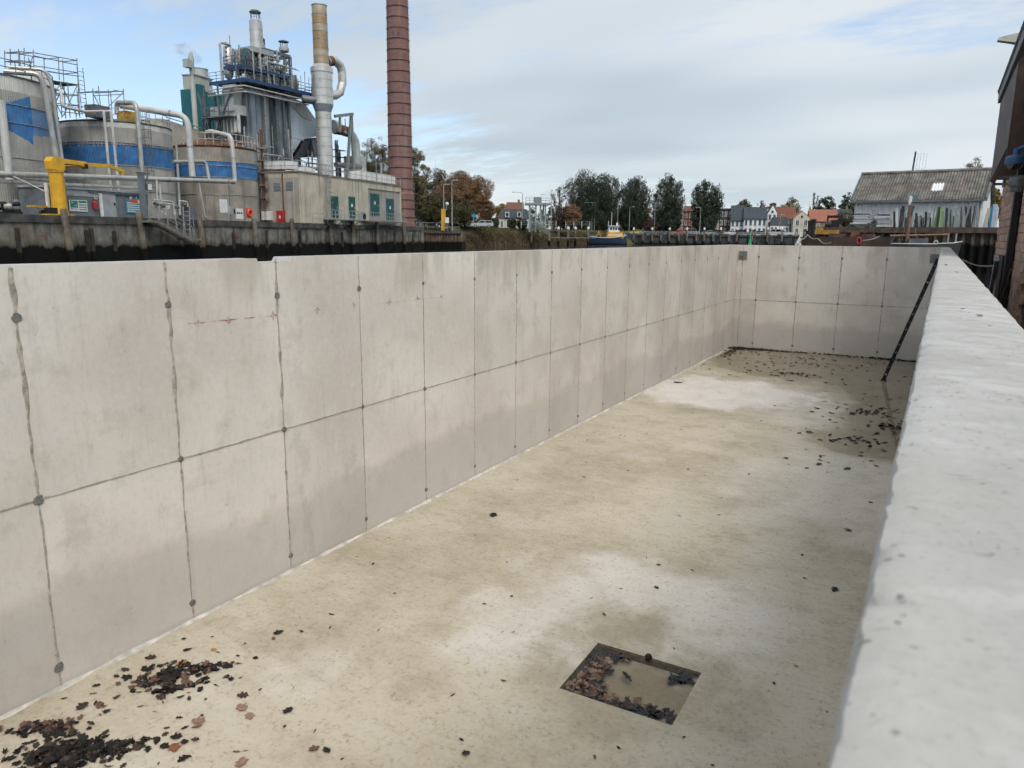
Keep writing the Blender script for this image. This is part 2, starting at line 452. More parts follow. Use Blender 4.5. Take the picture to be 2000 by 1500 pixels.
def chalk():
    g = G('red_chalk')
    b = g.n('ShaderNodeBsdfDiffuse'); b.inputs[0].default_value = (.50, .16, .12, 1)
    t = g.n('ShaderNodeBsdfTransparent'); mxs = g.n('ShaderNodeMixShader')
    g.put(mxs.inputs[0], g.m('MULTIPLY', g.mr(g.noise(14, 5, .7), .38, .66), .62)); g.put(mxs.inputs[1], t.outputs[0]); g.put(mxs.inputs[2], b.outputs[0])
    g.t.links.new(mxs.outputs[0], g.out.inputs[0]); return g.mat
M_CHALK = chalk()
def puddle_mat(name, tint, bump=.04, soft=False):
    g = G(name)
    r = g.n('ShaderNodeBsdfGlossy'); r.inputs['Roughness'].default_value = .05
    nm = g.bump(g.noise(1.5, 3, .5), bump, .02); g.put(r.inputs['Normal'], nm)
    fr = g.n('ShaderNodeFresnel'); fr.inputs['IOR'].default_value = 1.33; f_ = fr.outputs[0]
    t = g.n('ShaderNodeBsdfTransparent')
    if soft:                                             # the film thins out to damp concrete towards its rim
        at = g.n('ShaderNodeAttribute', attribute_name='film'); k_ = g.mr(g.m('ADD', at.outputs['Fac'], g.m('MULTIPLY', g.m('SUBTRACT', g.noise(2.2, 4, .6), .5), .9)), .12, .75)
        f_ = g.m('MULTIPLY', f_, k_); g.put(t.inputs[0], g.mix(k_, (1, 1, 1), tint))
    else: t.inputs[0].default_value = (*tint, 1)
    mxs = g.n('ShaderNodeMixShader'); g.put(mxs.inputs[0], f_); g.put(mxs.inputs[1], t.outputs[0]); g.put(mxs.inputs[2], r.outputs[0])
    g.t.links.new(mxs.outputs[0], g.out.inputs[0]); return g.mat
M_PUDDLE = puddle_mat('rain_puddle', (.95, .92, .86), .04, True)
M_SUMPWATER = puddle_mat('sump_water', (.92, .89, .82))

# ================================================================== the basin
WX, WT, EY, FY = -5.6, 3.243, 24.4, -1.955       # inner face of left wall, rim height, inner face of end wall, near end
basin = thing('concrete_basin', 'large open concrete basin with panelled walls filling the foreground', 'basin', W0, (-2.8, 11, -.3))
SX0, SX1, SY0, SY1 = -2.25, -1.345, 4.785, 5.555  # sump opening
fl = MB()
xs = [WX-.2, SX0, SX1, 0.1]; ys = [FY, SY0, SY1, EY+.2]
for i in range(3):
    for j in range(3):
        if (i, j) != (1, 1): fl.add([(xs[i],ys[j],0),(xs[i+1],ys[j],0),(xs[i+1],ys[j+1],0),(xs[i],ys[j+1],0)], [(0,1,2,3)])
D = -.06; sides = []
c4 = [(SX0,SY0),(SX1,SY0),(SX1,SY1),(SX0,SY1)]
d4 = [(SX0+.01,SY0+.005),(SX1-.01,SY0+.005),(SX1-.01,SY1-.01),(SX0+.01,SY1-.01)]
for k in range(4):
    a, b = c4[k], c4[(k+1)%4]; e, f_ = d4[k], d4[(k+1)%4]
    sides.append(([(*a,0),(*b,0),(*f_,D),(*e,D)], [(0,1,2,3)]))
fl.add([(*q,D) for q in d4], [(0,1,2,3)])
fl.box(WX-.25, .221, FY-.25, EY+.25, -.45, -.2)
floor = fl.build('floor', M_FLOOR, basin, fix=False)
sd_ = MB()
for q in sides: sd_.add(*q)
sd_.build('sump_side', P('dark_brown_concrete', (.11, .095, .065), .6, var=.4, scale=14), floor, fix=False)  # side faces coloured darker and browner than the floor
MB().box(SX1-.16, SX1-.012, SY0+.008, SY1-.014, D+.002, D+.022).build('sump_step', M_FLOOR, floor)
MB().box(SX0+.012, SX1-.012, SY1-.022, SY1-.012, D+.002, -.004).build('sump_shade_strip', P('sump_shade_strip', (.12, .09, .05), .6, var=.4, scale=20), floor)  # brown strip: shade on the sump's far wall, put in as colour
MB().add([(SX0+.002,SY0+.002,-.006),(SX1-.002,SY0+.002,-.006),(SX1-.002,SY1-.002,-.006),(SX0+.002,SY1-.002,-.006)], [(0,1,2,3)]).build('sump_water', M_SUMPWATER, floor)

# left wall core with its notch in the rim
NOT = (5.02, 5.435, .048)
core = MB().prism([(FY-.25, -.3), (EY+.25, -.3), (EY+.25, WT), (NOT[1]+.03, WT), (NOT[1], WT-NOT[2]+.005), (NOT[0]+.02, WT-NOT[2]), (NOT[0], WT-.006), (FY-.25, WT)], 'x', WX-.25, WX-.008)
lw = core.build('side_wall', M_RIM, basin)
def panel(a0, a1, z0, z1, axis, face, parent, notch=None):
    g_ = .0025
    poly = [(a0+g_, z0), (a1-g_, z0)]
    zt = z1
    if notch:
        n0, n1, nd = notch
        if a0 < n0 < a1 and n1 > a1: poly += [(a1-g_, zt-nd), (n0+.02, zt-nd), (n0, zt), (a0+g_, zt)]
        elif n0 < a0 and a0 < n1 < a1: poly += [(a1-g_, zt), (n1+.03, zt), (n1, zt-nd+.005), (a0+g_, zt-nd)]
        else: poly += [(a1-g_, zt), (a0+g_, zt)]
    else: poly += [(a1-g_, zt), (a0+g_, zt)]
    m = MB()
    if axis == 'x': m.prism(poly, 'x', face-.008, face)
    else: m.prism(poly, 'y', face, face+.008)
    return m.build('panel', M_WALL, parent)
cols = [FY + 1.2*k for k in range(22)] + [EY]
for k in range(len(cols)-1):
    a0, a1 = cols[k], cols[k+1]
    for z0, z1, top in ((.0, 1.5275, False), (1.5325, WT-.003, True)):
        panel(a0, a1, z0, z1, 'x', WX + RN.uniform(-.0015, .001), lw, NOT if top else None)
def wav(n, amp, seed, sm=3):
    r = random.Random(seed); a = [r.gauss(0, 1) for _ in range(n)]
    for _ in range(sm): a = [(a[max(i-1,0)] + a[i] + a[min(i+1,n-1)]) / 3 for i in range(n)]
    return [q*amp for q in a]
def seam(axis, face, p, q, width, seed, parent, blobs=0):
    """irregular bead of mortar from p to q on a wall face; p, q = (along, z)"""
    L = math.hypot(q[0]-p[0], q[1]-p[1]); n = max(6, int(L/.03)); r = random.Random(seed)
    d = ((q[0]-p[0])/L, (q[1]-p[1])/L); nn = (-d[1], d[0])
    wa = wav(n+1, width*.5, seed); wb = wav(n+1, width*.5, seed+1); off = wav(n+1, width*.35, seed+2, 6)
    bl = [(r.uniform(.1, .95), r.uniform(.6, 1.6), r.uniform(.02, .05)) for _ in range(blobs)]
    vs, fs = [], []
    for i in range(n+1):
        t = i/n; e = sum(width*b[1]*math.exp(-((t-b[0])/b[2])**2) for b in bl)
        lo = max(.004, width/2 + wa[i] + e*.5); hi = max(.004, width/2 + wb[i] + e*.5)
        c = (p[0]+d[0]*L*t + nn[0]*off[i], p[1]+d[1]*L*t + nn[1]*off[i])
        for s_, h in ((-lo, -.002), (-lo*.6, .004), (hi*.6, .004), (hi, -.002)):
            a, z = c[0]+nn[0]*s_, c[1]+nn[1]*s_
            vs.append((face+h+.001, a, z) if axis == 'x' else (a, face-h-.001, z))
    for i in range(n):
        for j in range(3): fs.append((i*4+j, i*4+j+1, i*4+j+5, i*4+j+4))
    return MB().add(vs, fs).build('seam', M_SEAM, parent, smooth=True, fix=False)
def plug_mesh(i):
    r = random.Random(50+i); m = MB(); n = 14
    ring = [(math.cos(2*math.pi*j/n)*r.uniform(.8, 1.12), math.sin(2*math.pi*j/n)*r.uniform(.85, 1.2)) for j in range(n)]
    m.add([(.0, a, b) for a, b in ring] + [(.007, a*.86, b*.86) for a, b in ring] + [(.008, 0, 0)],
          [(j, (j+1)%n, (j+1)%n+n, j+n) for j in range(n)] + [(j+n, (j+1)%n+n, 2*n) for j in range(n)])
    me = m.mesh('tie_plug'); me.materials.append(M_PLUG); return me
PLUGS = [plug_mesh(i) for i in range(5)]
for k, a in enumerate(cols[1:-1]):
    if a < 1.2: continue
    near = a < 5.5
    seam('x', WX, (a, .02), (a, 1.53), .017 if near else .012, 100+k*7, lw, 1 if near else 0)
    seam('x', WX, (a, 1.53), (a, 3.0 if not near else WT-.02), .021 if near else .013, 300+k*7, lw, 4 if near else 1)
    if not near: seam('x', WX, (a, 3.0), (a, WT-.01), .010, 330+k*7, lw)
    for z in (.17, 1.53, 2.876):
        s_ = RN.uniform(.026, .036) * (1.1 if near else .85)
        child('tie_plug', PLUGS[RN.randrange(5)], lw, (WX+.002, a, z), (RN.uniform(0, 6), 0, 0), (1, s_, s_))
for k in range(len(cols)-1):
    if cols[k] > 0: seam('x', WX, (cols[k], 1.53), (cols[k+1], 1.53),   .011 if cols[k] > 6 else .013, 500+k*5, lw)
# red chalk setting-out line and its marks
ch = MB()
ch.add([(WX+.0035, 4.22, 2.695), (WX+.0035, 5.24, 2.68), (WX+.0035, 5.24, 2.690), (WX+.0035, 4.22, 2.706)], [(0,1,2,3)])
ch.build('chalk_line', M_CHALK, lw)
ch = MB().add([(WX+.0035, 6.7, 2.682), (WX+.0035, 8.1, 2.677), (WX+.0035, 8.1, 2.681), (WX+.0035, 6.7, 2.686)], [(0,1,2,3)])
ch.build('chalk_line', M_CHALK, lw)
for yy in (4.33, 4.65, 5.18, 5.78, 6.34, 6.97, 7.52, 8.05):
    z = 2.69; m = MB(); n = 12; o = WX+.0037
    rr = .028
    m.add([(o, yy+rr*q*math.cos(2*math.pi*j/n), z+rr*q*math.sin(2*math.pi*j/n)) for q in (.7, 1) for j in range(n)], [(j, (j+1)%n, (j+1)%n+n, j+n) for j in range(n)])
    m.add([(o, yy-.045, z-.005), (o, yy+.045, z-.005), (o, yy+.045, z+.005), (o, yy-.045, z+.005)], [(0,1,2,3)])
    m.add([(o+.0003, yy-.005, z-.045), (o+.0003, yy+.005, z-.045), (o+.0003, yy+.005, z+.045), (o+.0003, yy-.005, z+.045)], [(0,1,2,3)])
    m.build('chalk_mark', M_CHALK, lw)

# end wall
ew = MB().box(WX-.25, .23, EY+.008, EY+.25, -.3, WT-.004).build('end_wall', M_RIM, basin)
ecols = [WX+.002, -4.95, -3.75, -2.55, -1.35, -.15, -.024]
for k in range(len(ecols)-1):
    for z0, z1 in ((.0, 1.5275), (1.5325, WT-.003)): panel(ecols[k], ecols[k+1], z0, z1, 'y', EY + RN.uniform(-.001, .0015), ew)
for k, a in enumerate([-5.43] + ecols[1:-1]):
    seam('y', EY, (a, .02), (a, 1.53), .018, 700+k*7, ew)
    seam('y', EY, (a, 1.53), (a, WT-.02), .022, 800+k*7, ew, 1)
    for z in (.17, 1.53, 2.876):
        if k: child('tie_plug', PLUGS[RN.randrange(5)], ew, (a, EY-.002, z), (RN.uniform(0, 6), 0, -math.pi/2), (1, .034, .034))
for k in range(len(ecols)-1): seam('y', EY, (ecols[k], 1.53), (ecols[k+1], 1.53), .016, 900+k*5, ew)
for a in (-5.43, -.14):
    pl = MB().box(a-.125, a+.125, EY-.03, EY+.002, 2.80, 3.05).build('anchor_plate', M_PLATE, ew)
    MB().cyl((a, EY-.075, 2.925), (a, EY-.028, 2.925), .045, .05, 12).build('bolt', M_PLUG, pl)
# near end wall (behind the viewer)
MB().box(WX-.25, .23, FY-.25, FY, -.3, WT-.006).build('end_wall', M_RIM, basin)
# mortar fillet at the foot of the left wall
fa = wav(600, .02, 5, 2); vs = []; fs = []
for i in range(600):
    y = FY + .02 + (EY-.03-FY)*i/599
    vs += [(WX+.001, y, .018+fa[i]*.3), (WX+.012, y, .011+fa[i]*.15), (WX+.034+fa[i]*.8, y, .001)]
    if i: b = 3*i; fs += [(b-3, b, b+1, b-2), (b-2, b+1, b+2, b-1)]
MB().add(vs, fs).build('fillet', M_FILLET, basin, smooth=True, fix=False)
# right wall: a loft with a knocked-about rim
r = random.Random(3)
st = [FY]; 
while st[-1] < .1: st.append(st[-1] + .05)
while st[-1] < EY + .25: st.append(st[-1] + max(.008, .011*max(st[-1], .3)))
n = len(st); j1 = wav(n, .0022, 21, 1); j2 = wav(n, .002, 22, 1); j3 = wav(n, .006, 23, 2); j4 = wav(n, .001, 24, 1); slow = wav(n, .004, 25, 40)
chips = [(r.uniform(.2, 24), r.uniform(.002, .007), r.uniform(.004, .014)) for _ in range(260)]
vs = []; fs = []
for i, y in enumerate(st):
    chp = sum(b*math.exp(-((y-a)/(c*max(1, a*.25)))**2) for a, b, c in chips if abs(y-a) < .6)
    sx = slow[i]*.5
    prof = [(-.023, -.3), (-.023, 2.8), (-.023, 3.17), (-.022+j4[i]*.5+sx, 3.226-chp*.6), (-.018+chp*.7+j1[i]*.8+sx, 3.237-chp*.5+j2[i]*.4), (-.006+chp+j1[i]+sx, WT-.0012), (.012+chp, WT-.0002),
            (.04, WT), (.09, WT+.001), (.15, WT), (.196+j3[i]*.5, WT-.002), (.207+j3[i]*.6, WT-.016), (.232+j3[i]*.4, WT-.030), (.236, WT-.07), (.236, -.3)]
    m_ = len(prof); vs += [(a, y, z) for a, z in prof]
    if i: fs += [((i-1)*m_+q, i*m_+q, i*m_+q+1, (i-1)*m_+q+1) for q in range(m_-1)]
rw = MB().add(vs, fs).build('side_wall', [M_RIM], basin, smooth=True)
# rain puddle on the sunken far end of the floor
po = [(-5.45,24.36),(-5.5,21.4),(-5.1,20.3),(-4.5,19.75),(-3.6,19.35),(-2.9,19.3),(-2.35,19.55),(-1.9,19.0),(-1.6,18.1),(-1.25,17.2),(-1.45,16.0),(-1.35,15.0),(-1.7,14.2),(-1.75,13.5),(-1.2,12.95),(-.5,12.85),(-.04,12.9),(-.04,24.36)]
def edge_dist(x, y):
    """signed distance to the puddle's shore; the walls do not count as shore"""
    best = 9.; ins = False; n_ = len(po)
    for i_ in range(n_):
        (ax_, ay_), (bx_, by_) = po[i_], po[(i_+1) % n_]
        if (ay_ > y) != (by_ > y) and x < (bx_-ax_)*(y-ay_)/(by_-ay_)+ax_: ins = not ins
        if 1 <= i_ < n_-2:
            dx_, dy_ = bx_-ax_, by_-ay_; t_ = max(0, min(1, ((x-ax_)*dx_+(y-ay_)*dy_)/(dx_*dx_+dy_*dy_))); best = min(best, math.hypot(x-ax_-t_*dx_, y-ay_-t_*dy_))
    return best if ins else -best
GX, GY = 37, 80; gx = [-5.57+(5.53)*i/(GX-1) for i in range(GX)]; gy = [12.2+(EY-.02-12.2)*j/(GY-1) for j in range(GY)]
film = [edge_dist(x, y) for x in gx for y in gy]
pu = MB(); pu.add([(x, y, .004) for x in gx for y in gy], [(i*GY+j, (i+1)*GY+j, (i+1)*GY+j+1, i*GY+j+1) for i in range(GX-1) for j in range(GY-1) if max(film[i*GY+j], film[(i+1)*GY+j], film[(i+1)*GY+j+1], film[i*GY+j+1]) > -.45])
po_ob = pu.thing('puddle', M_PUDDLE, None, None, W0, (-2.5, 19, .004), kind='structure', fix=False)
fa_ = po_ob.data.attributes.new('film', 'FLOAT', 'POINT'); fa_.data.foreach_set('value', [max(0., min(1., (d_+.35)/.9)) for d_ in film])

# black perforated strut leaning on the right wall
M_BLACK = P('black_steel', (.012, .013, .016), .45, .2, var=.4, scale=8)
M_BOLT = P('bright_steel', (.45, .46, .47), .4, .8, var=.2, scale=20)
pa, pb = Vector((-.93, 20.51, .02)), Vector((-.05, 20.13, 3.02))
stt = thing('black_strut', 'long black perforated steel strut leaning on the right wall near the far end', 'strut', W0, tuple(pa))
ds = (pb-pa).normalized()
bar = MB().beam(pa, pb, .085, .05, (0, 1, 0)).build('bar', M_BLACK, stt)
fw = Vector((0, 1, 0)); fw = (fw - ds*fw.dot(ds)).normalized()
for i in range(15):
    c = pa + (pb-pa)*(.05+.064*i) - fw*.024
    MB().cyl(c, c - fw*.012, .014 if i % 4 else .022, None, 8).build('bolt', M_BOLT if i % 3 == 0 else M_PLUG, bar)
MB().cbox(pa+Vector((0,0,.0)), .14, .10, .02).build('foot', M_BLACK, stt)

# ================================================================== setting: river bed, river, land
WZ = 1.17                                            # river level
QZ = 4.67                                            # factory quay level
TZ = 4.15                                            # town quay level
K = Frame((-56.4, 29.4), (-.21, .978))               # factory quay: x along the edge (away to the right), y inland
kp = K.pt
def water_mat():
    g = G('river_water')
    n = g.m('ADD', g.m('MULTIPLY', g.noise(.9, 3, .6), .7), g.m('MULTIPLY', g.noise(1, 2, .5, g.scaled((.25, .1, 1))), .6))
    return g.done((.018, .020, .018), .07, 0, g.bump(n, .22, .06), .5)
M_WATER = water_mat()
M_SOIL = P('soil', (.10, .085, .06), .95, var=.4, scale=.3)
wv = MB(); X = [-2600, -5.83, .22, 2600]; Y = [-2600, -2.19, 24.63, 2600]
for i in range(3):
    for j in range(3):
        if (i, j) != (1, 1): wv.add([(X[i],Y[j],WZ),(X[i+1],Y[j],WZ),(X[i+1],Y[j+1],WZ),(X[i],Y[j+1],WZ)], [(0,1,2,3)])
wv.thing('river', M_WATER, None, None, W0, (0, 0, WZ), kind='structure', fix=False)
MB().add([(-2600,-2600,-2),(2600,-2600,-2),(2600,2600,-2),(-2600,2600,-2)], [(0,1,2,3)]).thing('ground', M_SOIL, None, None, W0, (0, 0, -2), kind='structure', fix=False)
M_YARD = P('yard_asphalt', (.11, .108, .10), .9, var=.3, scale=.6)
MB().prism([(-60, .55), (kp(824, 450, 0).x-.1, .55), (kp(824, 450, 0).x+14, 40), (110, 260), (-60, 260)], 'z', -1.9, QZ-.02).thing('factory_yard', M_YARD, None, None, K, (20, 30, QZ), kind='structure')

# ================================================================== factory quay wall and its timber piles
def quay_mat(name, base, z_tide, amp=.55, dark=(.008, .008, .0075)):
    g = G(name); z = g.xyz()[2]
    n = g.noise(.9, 5, .65); st = g.noise(1, 4, .65, g.scaled((1.6, 1.6, .22)))
    c = g.mix(g.mr(n, .3, .7), tuple(q*.6 for q in base), tuple(min(1, q*1.35) for q in base))
    c = g.mix(g.m('MULTIPLY', g.mr(st, .46, .66), .75), c, tuple(q*.22 for q in base))
    c = g.mix(g.m('MULTIPLY', g.mr(g.noise(.5, 3, .6), .5, .66), .35), c, (.16, .12, .07))
    zz = g.m('ADD', z, g.m('MULTIPLY', g.m('SUBTRACT', g.noise(1.1, 4, .65, g.scaled((1, 1, .35))), .5), amp*2))
    c = g.mix(g.m('MULTIPLY', g.mr(zz, z_tide+.5, z_tide+.02), .6), c, (.07, .055, .03))
    c = g.mix(g.mr(zz, z_tide+.12, z_tide-.12), c, dark)
    return g.done(c, .9, 0, g.bump(n, .3, .05), .15)
M_QUAY = quay_mat('weathered_quay_concrete', (.20, .188, .165), 2.4)
M_QCAP = P('quay_cap_concrete', (.075, .073, .068), .9, var=.5, scale=1.2, streak=.6, bump=.3, bscale=6)
M_TIMBER = quay_mat('tidal_timber', (.20, .175, .145), 2.15, .25)
M_TIMBER_D = quay_mat('dark_tidal_timber', (.055, .047, .038), 2.0, .3)
qw = thing('quay_wall', 'long dark tide-stained concrete quay wall below the factory', 'quay wall', K, (40, .3, QZ))
QEND = kp(824, 450, 0).x
edges = [-20 + (QEND+20)*i/22 for i in range(23)]
for a, b in zip(edges, edges[1:]):
    MB().box(a+.015, b-.015, RN.uniform(-.02, .02), .6, -1.9, QZ-.56).build('wall_panel', M_QUAY, qw)
    MB().box(a+.006, b-.006, -.14+RN.uniform(-.012, .012), .62, QZ-.56, QZ+RN.uniform(-.02, .02)).build('cap_block', M_QCAP, qw)
for px in (33, 168, 178, 222, 455, 520, 585, 668, 770, 806):
    s_ = kp(px, 450, -.1).x
    MB().box(s_-.13, s_+.13, -.2, .0, -1.5, QZ-.75-RN.uniform(0, .4)).build('fender_strip', M_TIMBER_D, qw)
M_ORANGE_MARK = chalk(); M_ORANGE_MARK.name = 'faded_orange_paint'
for px, py in ((83, 464), (461, 466)):
    a = kp(px-5, py+4, -.035); b = kp(px+6, py-4, -.035)
    MB().add([(a.x, -.035, a.z), (b.x, -.035, a.z), (b.x, -.035, b.z), (a.x, -.035, b.z)], [(0,1,2,3)]).build('painted_mark', M_ORANGE_MARK, qw)
for px, pt_, lean, lab in ((123, 406, .35, 'beside the foot of the yellow crane'), (270, 410, .4, 'left of the steel gangway'), (388, 414, .3, 'right of the steel gangway'),
                           (496, 425, .3, 'just right of the orange lifebuoy'), (570, 426, .2, 'below the tall lamp post'), (645, 426, .2, 'below the ladder of the cream building'),
                           (688, 429, .15, 'below the second green door'), (736, 431, .15, 'between the second and third green doors'),
                           (789, 433, .15, 'at the cream building\'s right end')):
    top = kp(px, pt_, -.42); rr = .25; n = 9; rs = random.Random(px); m = MB(); prof = []
    zs = [-1.6, .5, 1.6, 2.4, 3.2, 4.0, top.z-.25, top.z-.06]
    vs = []
    for q, z in enumerate(zs):
        sh = (top.z-z)*lean/4.5
        for j in range(n):
            t = 2*math.pi*j/n; r_ = rr*rs.uniform(.86, 1.1)*(1 if q < len(zs)-1 else .8)
            vs.append((top.x+sh+math.cos(t)*r_, top.y+math.sin(t)*r_, z))
    m.add(vs, [(i*n+j, i*n+(j+1)%n, (i+1)*n+(j+1)%n, (i+1)*n+j) for i in range(len(zs)-1) for j in range(n)] + [tuple(range((len(zs)-1)*n, len(zs)*n))])
    m.thing('timber_pile', M_TIMBER, 'grey timber mooring pile on the quay ' + lab, 'mooring pile', K, (top.x, top.y, WZ), 'timber piles along the factory quay')

# ================================================================== paint and metal of the factory
M_CORR = P('ribbed_grey_cladding', (.38, .37, .34), .55, .2, var=.2, scale=.5, streak=.5, stain=(.19, .165, .135))
M_CORR_D = P('dirty_ribbed_cladding', (.33, .305, .265), .6, .15, var=.25, scale=.5, streak=.65, stain=(.16, .12, .085))
M_BLUE = P('blue_paint', (.04, .16, .38), .6, var=.28, scale=1.2, streak=.5, stain=(.13, .19, .28))
M_BLUE_L = P('faded_blue_paint', (.14, .25, .43), .6, var=.2, scale=.6, streak=.3, stain=(.25, .28, .33))
M_RIMBAND = P('pale_metal_band', (.58, .57, .53), .5, .2, var=.18, scale=.7, streak=.4, stain=(.25, .23, .2))
M_GALV = P('galvanised_steel', (.36, .37, .37), .5, .55, var=.25, scale=3)
M_GALV_D = P('dark_galvanised_steel', (.16, .17, .18), .55, .4, var=.3, scale=3)
M_PIPE = P('clad_pipe', (.42, .42, .40), .42, .35, var=.18, scale=1.0, streak=.25, stain=(.28, .26, .23))
M_PIPE_W = P('white_pipe', (.52, .52, .50), .5, .1, var=.12, scale=1.0, streak=.25, stain=(.36, .34, .30))
M_YEL = P('yellow_crane_paint', (.66, .36, .025), .45, var=.14, scale=1.5, streak=.25, stain=(.36, .2, .04))
M_YEL_D = P('yellow_paint_worn', (.50, .29, .03), .6, var=.3, scale=4)
M_CABIN = P('grey_cabin_steel', (.155, .175, .19), .6, var=.15, scale=1.2, streak=.3)
M_CABIN_L = P('light_grey_steel', (.33, .35, .36), .6, var=.15, scale=1.2, streak=.3)
M_WHITE = P('white_paint', (.72, .72, .70), .6, var=.1, scale=2, streak=.2)
M_TEAL = P('teal_paint', (.008, .078, .078), .5, var=.15, scale=1.5)
M_SIGNGREEN = P('sign_green', (.02, .22, .17), .5, var=.08)
M_SIGNBLUE = P('sign_blue', (.03, .22, .42), .5, var=.08)
M_SIGNTEAL = P('sign_pale_blue', (.06, .27, .36), .5, var=.1)
M_RED = P('red_paint', (.42, .03, .03), .5, var=.15, scale=3)
M_ORG = P('lifebuoy_orange', (.62, .10, .05), .5, var=.15, scale=6)
M_BLK = P('black_rubber', (.012, .012, .012), .6, var=.3, scale=3)
M_RUST = P('rusty_steel', (.16, .075, .04), .8, .1, var=.5, scale=2, streak=.4)
M_SCAF = P('scaffold_tube', (.26, .29, .30), .5, .5, var=.2, scale=2)
M_DECK = P('scaffold_boards', (.10, .11, .09), .8, var=.3, scale=3)
M_CREAM = P('cream_cladding', (.50, .47, .40), .65, var=.15, scale=.7, streak=.4, stain=(.28, .25, .2))

def circ(pl, pr, py, tf):
    """vertical cylinder seen between image columns pl and pr with its front at inland distance tf"""
    a, b = ray(pl, py), ray(pr, py); a = Vector((a.x, a.y)).normalized(); b = Vector((b.x, b.y)).normalized()
    d = (a+b).normalized(); sn = math.sin(a.angle(b)/2); y2 = Vector((K.y.x, K.y.y)); o = Vector((K.o.x, K.o.y))
    lo, hi = 20., 300.
    for _ in range(50):
        m_ = (lo+hi)/2
        if (d*m_ - o).dot(y2) - m_*sn > tf: hi = m_
        else: lo = m_
    c = d*lo; l = K.loc((c.x, c.y, 0))
    return l.x, l.y, lo*sn
def shell(cx, cy, r_, z0, z1, ribs, rows, paint, amp=.04):
    m = MB(); n = ribs*2; vs = []; fs = []; mi = []
    zs = [z0 + (z1-z0)*i/rows for i in range(rows+1)]
    for z in zs:
        for j in range(n):
            t = 2*math.pi*j/n; q = r_ + (amp if j % 2 else 0); vs.append((cx+q*math.cos(t), cy+q*math.sin(t), z))
    for i in range(rows):
        for j in range(n):
            if math.sin(2*math.pi*j/n) > .55: continue          # the far side of a tank is never reached by sight
            fs.append((i*n+j, i*n+(j+1)%n, (i+1)*n+(j+1)%n, (i+1)*n+j))
            t = 2*math.pi*(j+.5)/n; mi.append(paint(cx+r_*math.cos(t), cy+r_*math.sin(t), (zs[i]+zs[i+1])/2))
    # close the hidden side with a plain wall
    a0 = math.asin(.55); k0 = [2*math.pi*j/n for j in range(n) if math.sin(2*math.pi*j/n) > .50]
    b = len(vs)
    for t in k0: vs += [(cx+r_*math.cos(t), cy+r_*math.sin(t), z0), (cx+r_*math.cos(t), cy+r_*math.sin(t), z1)]
    for q in range(len(k0)-1): fs.append((b+2*q, b+2*q+2, b+2*q+3, b+2*q+1)); mi.append(0)
    m.add(vs, fs); m.m = mi
    return m
def screen_of(x, y, z):
    p = K.world((x, y, z)) - CAM
    c = [sum(AX[i][j]*p[i] for i in range(3)) for j in range(3)]
    return 1000 + FPX*c[0]/c[2], 750 - FPX*c[1]/c[2]
def inside(poly, x, y):
    r_ = False; n = len(poly)
    for i in range(n):
        (a, b), (c, d) = poly[i], poly[(i+1)%n]
        if (b > y) != (d > y) and x < (c-a)*(y-b)/(d-b)+a: r_ = not r_
    return r_
def railing(m, pts, h=1.05, r_=.03, step=1.8, mids=1):
    pts = [Vector(p) for p in pts]
    for k in range(mids+1): m.tube([p + Vector((0,0,h*(k+1)/(mids+1))) for p in pts], r_, 5)
    for a, b in zip(pts, pts[1:]):
        n = max(1, int(round((b-a).length/step)))
        for i in range(n): q = a.lerp(b, i/n); m.cyl(q, q+Vector((0,0,h)), r_, None, 5)
    m.cyl(pts[-1], pts[-1]+Vector((0,0,h)), r_, None, 5)
    return m
def arc(cx, cy, r_, z, a0, a1, n=24): return [(cx+r_*math.cos(a0+(a1-a0)*i/n), cy+r_*math.sin(a0+(a1-a0)*i/n), z) for i in range(n+1)]
def ladder(m, p, q, w_=.5, right=(1,0,0), r_=.03, step=.35):
    p = Vector(p); q = Vector(q); rt = Vector(right)*w_/2
    m.cyl(p-rt, q-rt, r_, None, 5); m.cyl(p+rt, q+rt, r_, None, 5)
    n = int((q-p).length/step)
    for i in range(1, n): c = p.lerp(q, i/n); m.cyl(c-rt, c+rt, r_*.7, None, 4)
    return m
def bend(pts, rad=.6, k=4):
    """round the corners of a pipe run"""
    P_ = [Vector(p) for p in pts]; out = [P_[0]]
    for i in range(1, len(P_)-1):
        a, b, c = P_[i-1], P_[i], P_[i+1]; r_ = min(rad, (b-a).length*.45, (c-b).length*.45)
        s0 = b + (a-b).normalized()*r_; s1 = b + (c-b).normalized()*r_
        for q in range(k+1): t = q/k; out.append(s0*(1-t)**2 + b*2*t*(1-t) + s1*t*t)
    out.append(P_[-1]); return out

# ------------------------------------------------------------------ the tanks
# tank with the fish-shaped emblem, left edge of the picture
rA = 8.2; tA = 4.8; cyA = tA + rA
lo_, hi_ = -40., 20.
for _ in range(40):
    m_ = (lo_+hi_)/2
    best = max(screen_of(m_+rA*math.cos(t), cyA+rA*math.sin(t), 15)[0] for t in [i*.05 for i in range(126)])
    if best > 108: hi_ = m_
    else: lo_ = m_
cxA = lo_
zA = kp(40, 152, tA).z
fish = [(-30, 214), (0, 200), (16, 200), (58, 188), (62, 225), (66, 284), (50, 273), (17, 254), (-4, 262), (-40, 245)]
def paintA(x, y, z):
    a, b = screen_of(x, y, z)
    if b > 500: return 0
    if inside(fish, a, b): return 1
    if a > 62 and 214 + (a-62)*.14 < b < 264 + (a-62)*.13: return 2
    return 3 if z > zA - 1.15 else 0
tkA = thing('storage_tank', 'tall ribbed grey tank with blue fish-shaped emblem at the left edge', 'tank', K, (cxA, cyA, QZ), 'storage tanks of the factory')
shA = shell(cxA, cyA, rA, QZ, zA, 300, 120, paintA, .03).build('shell', [M_CORR, M_BLUE, M_BLUE_L, M_RIMBAND], tkA, fix=False)
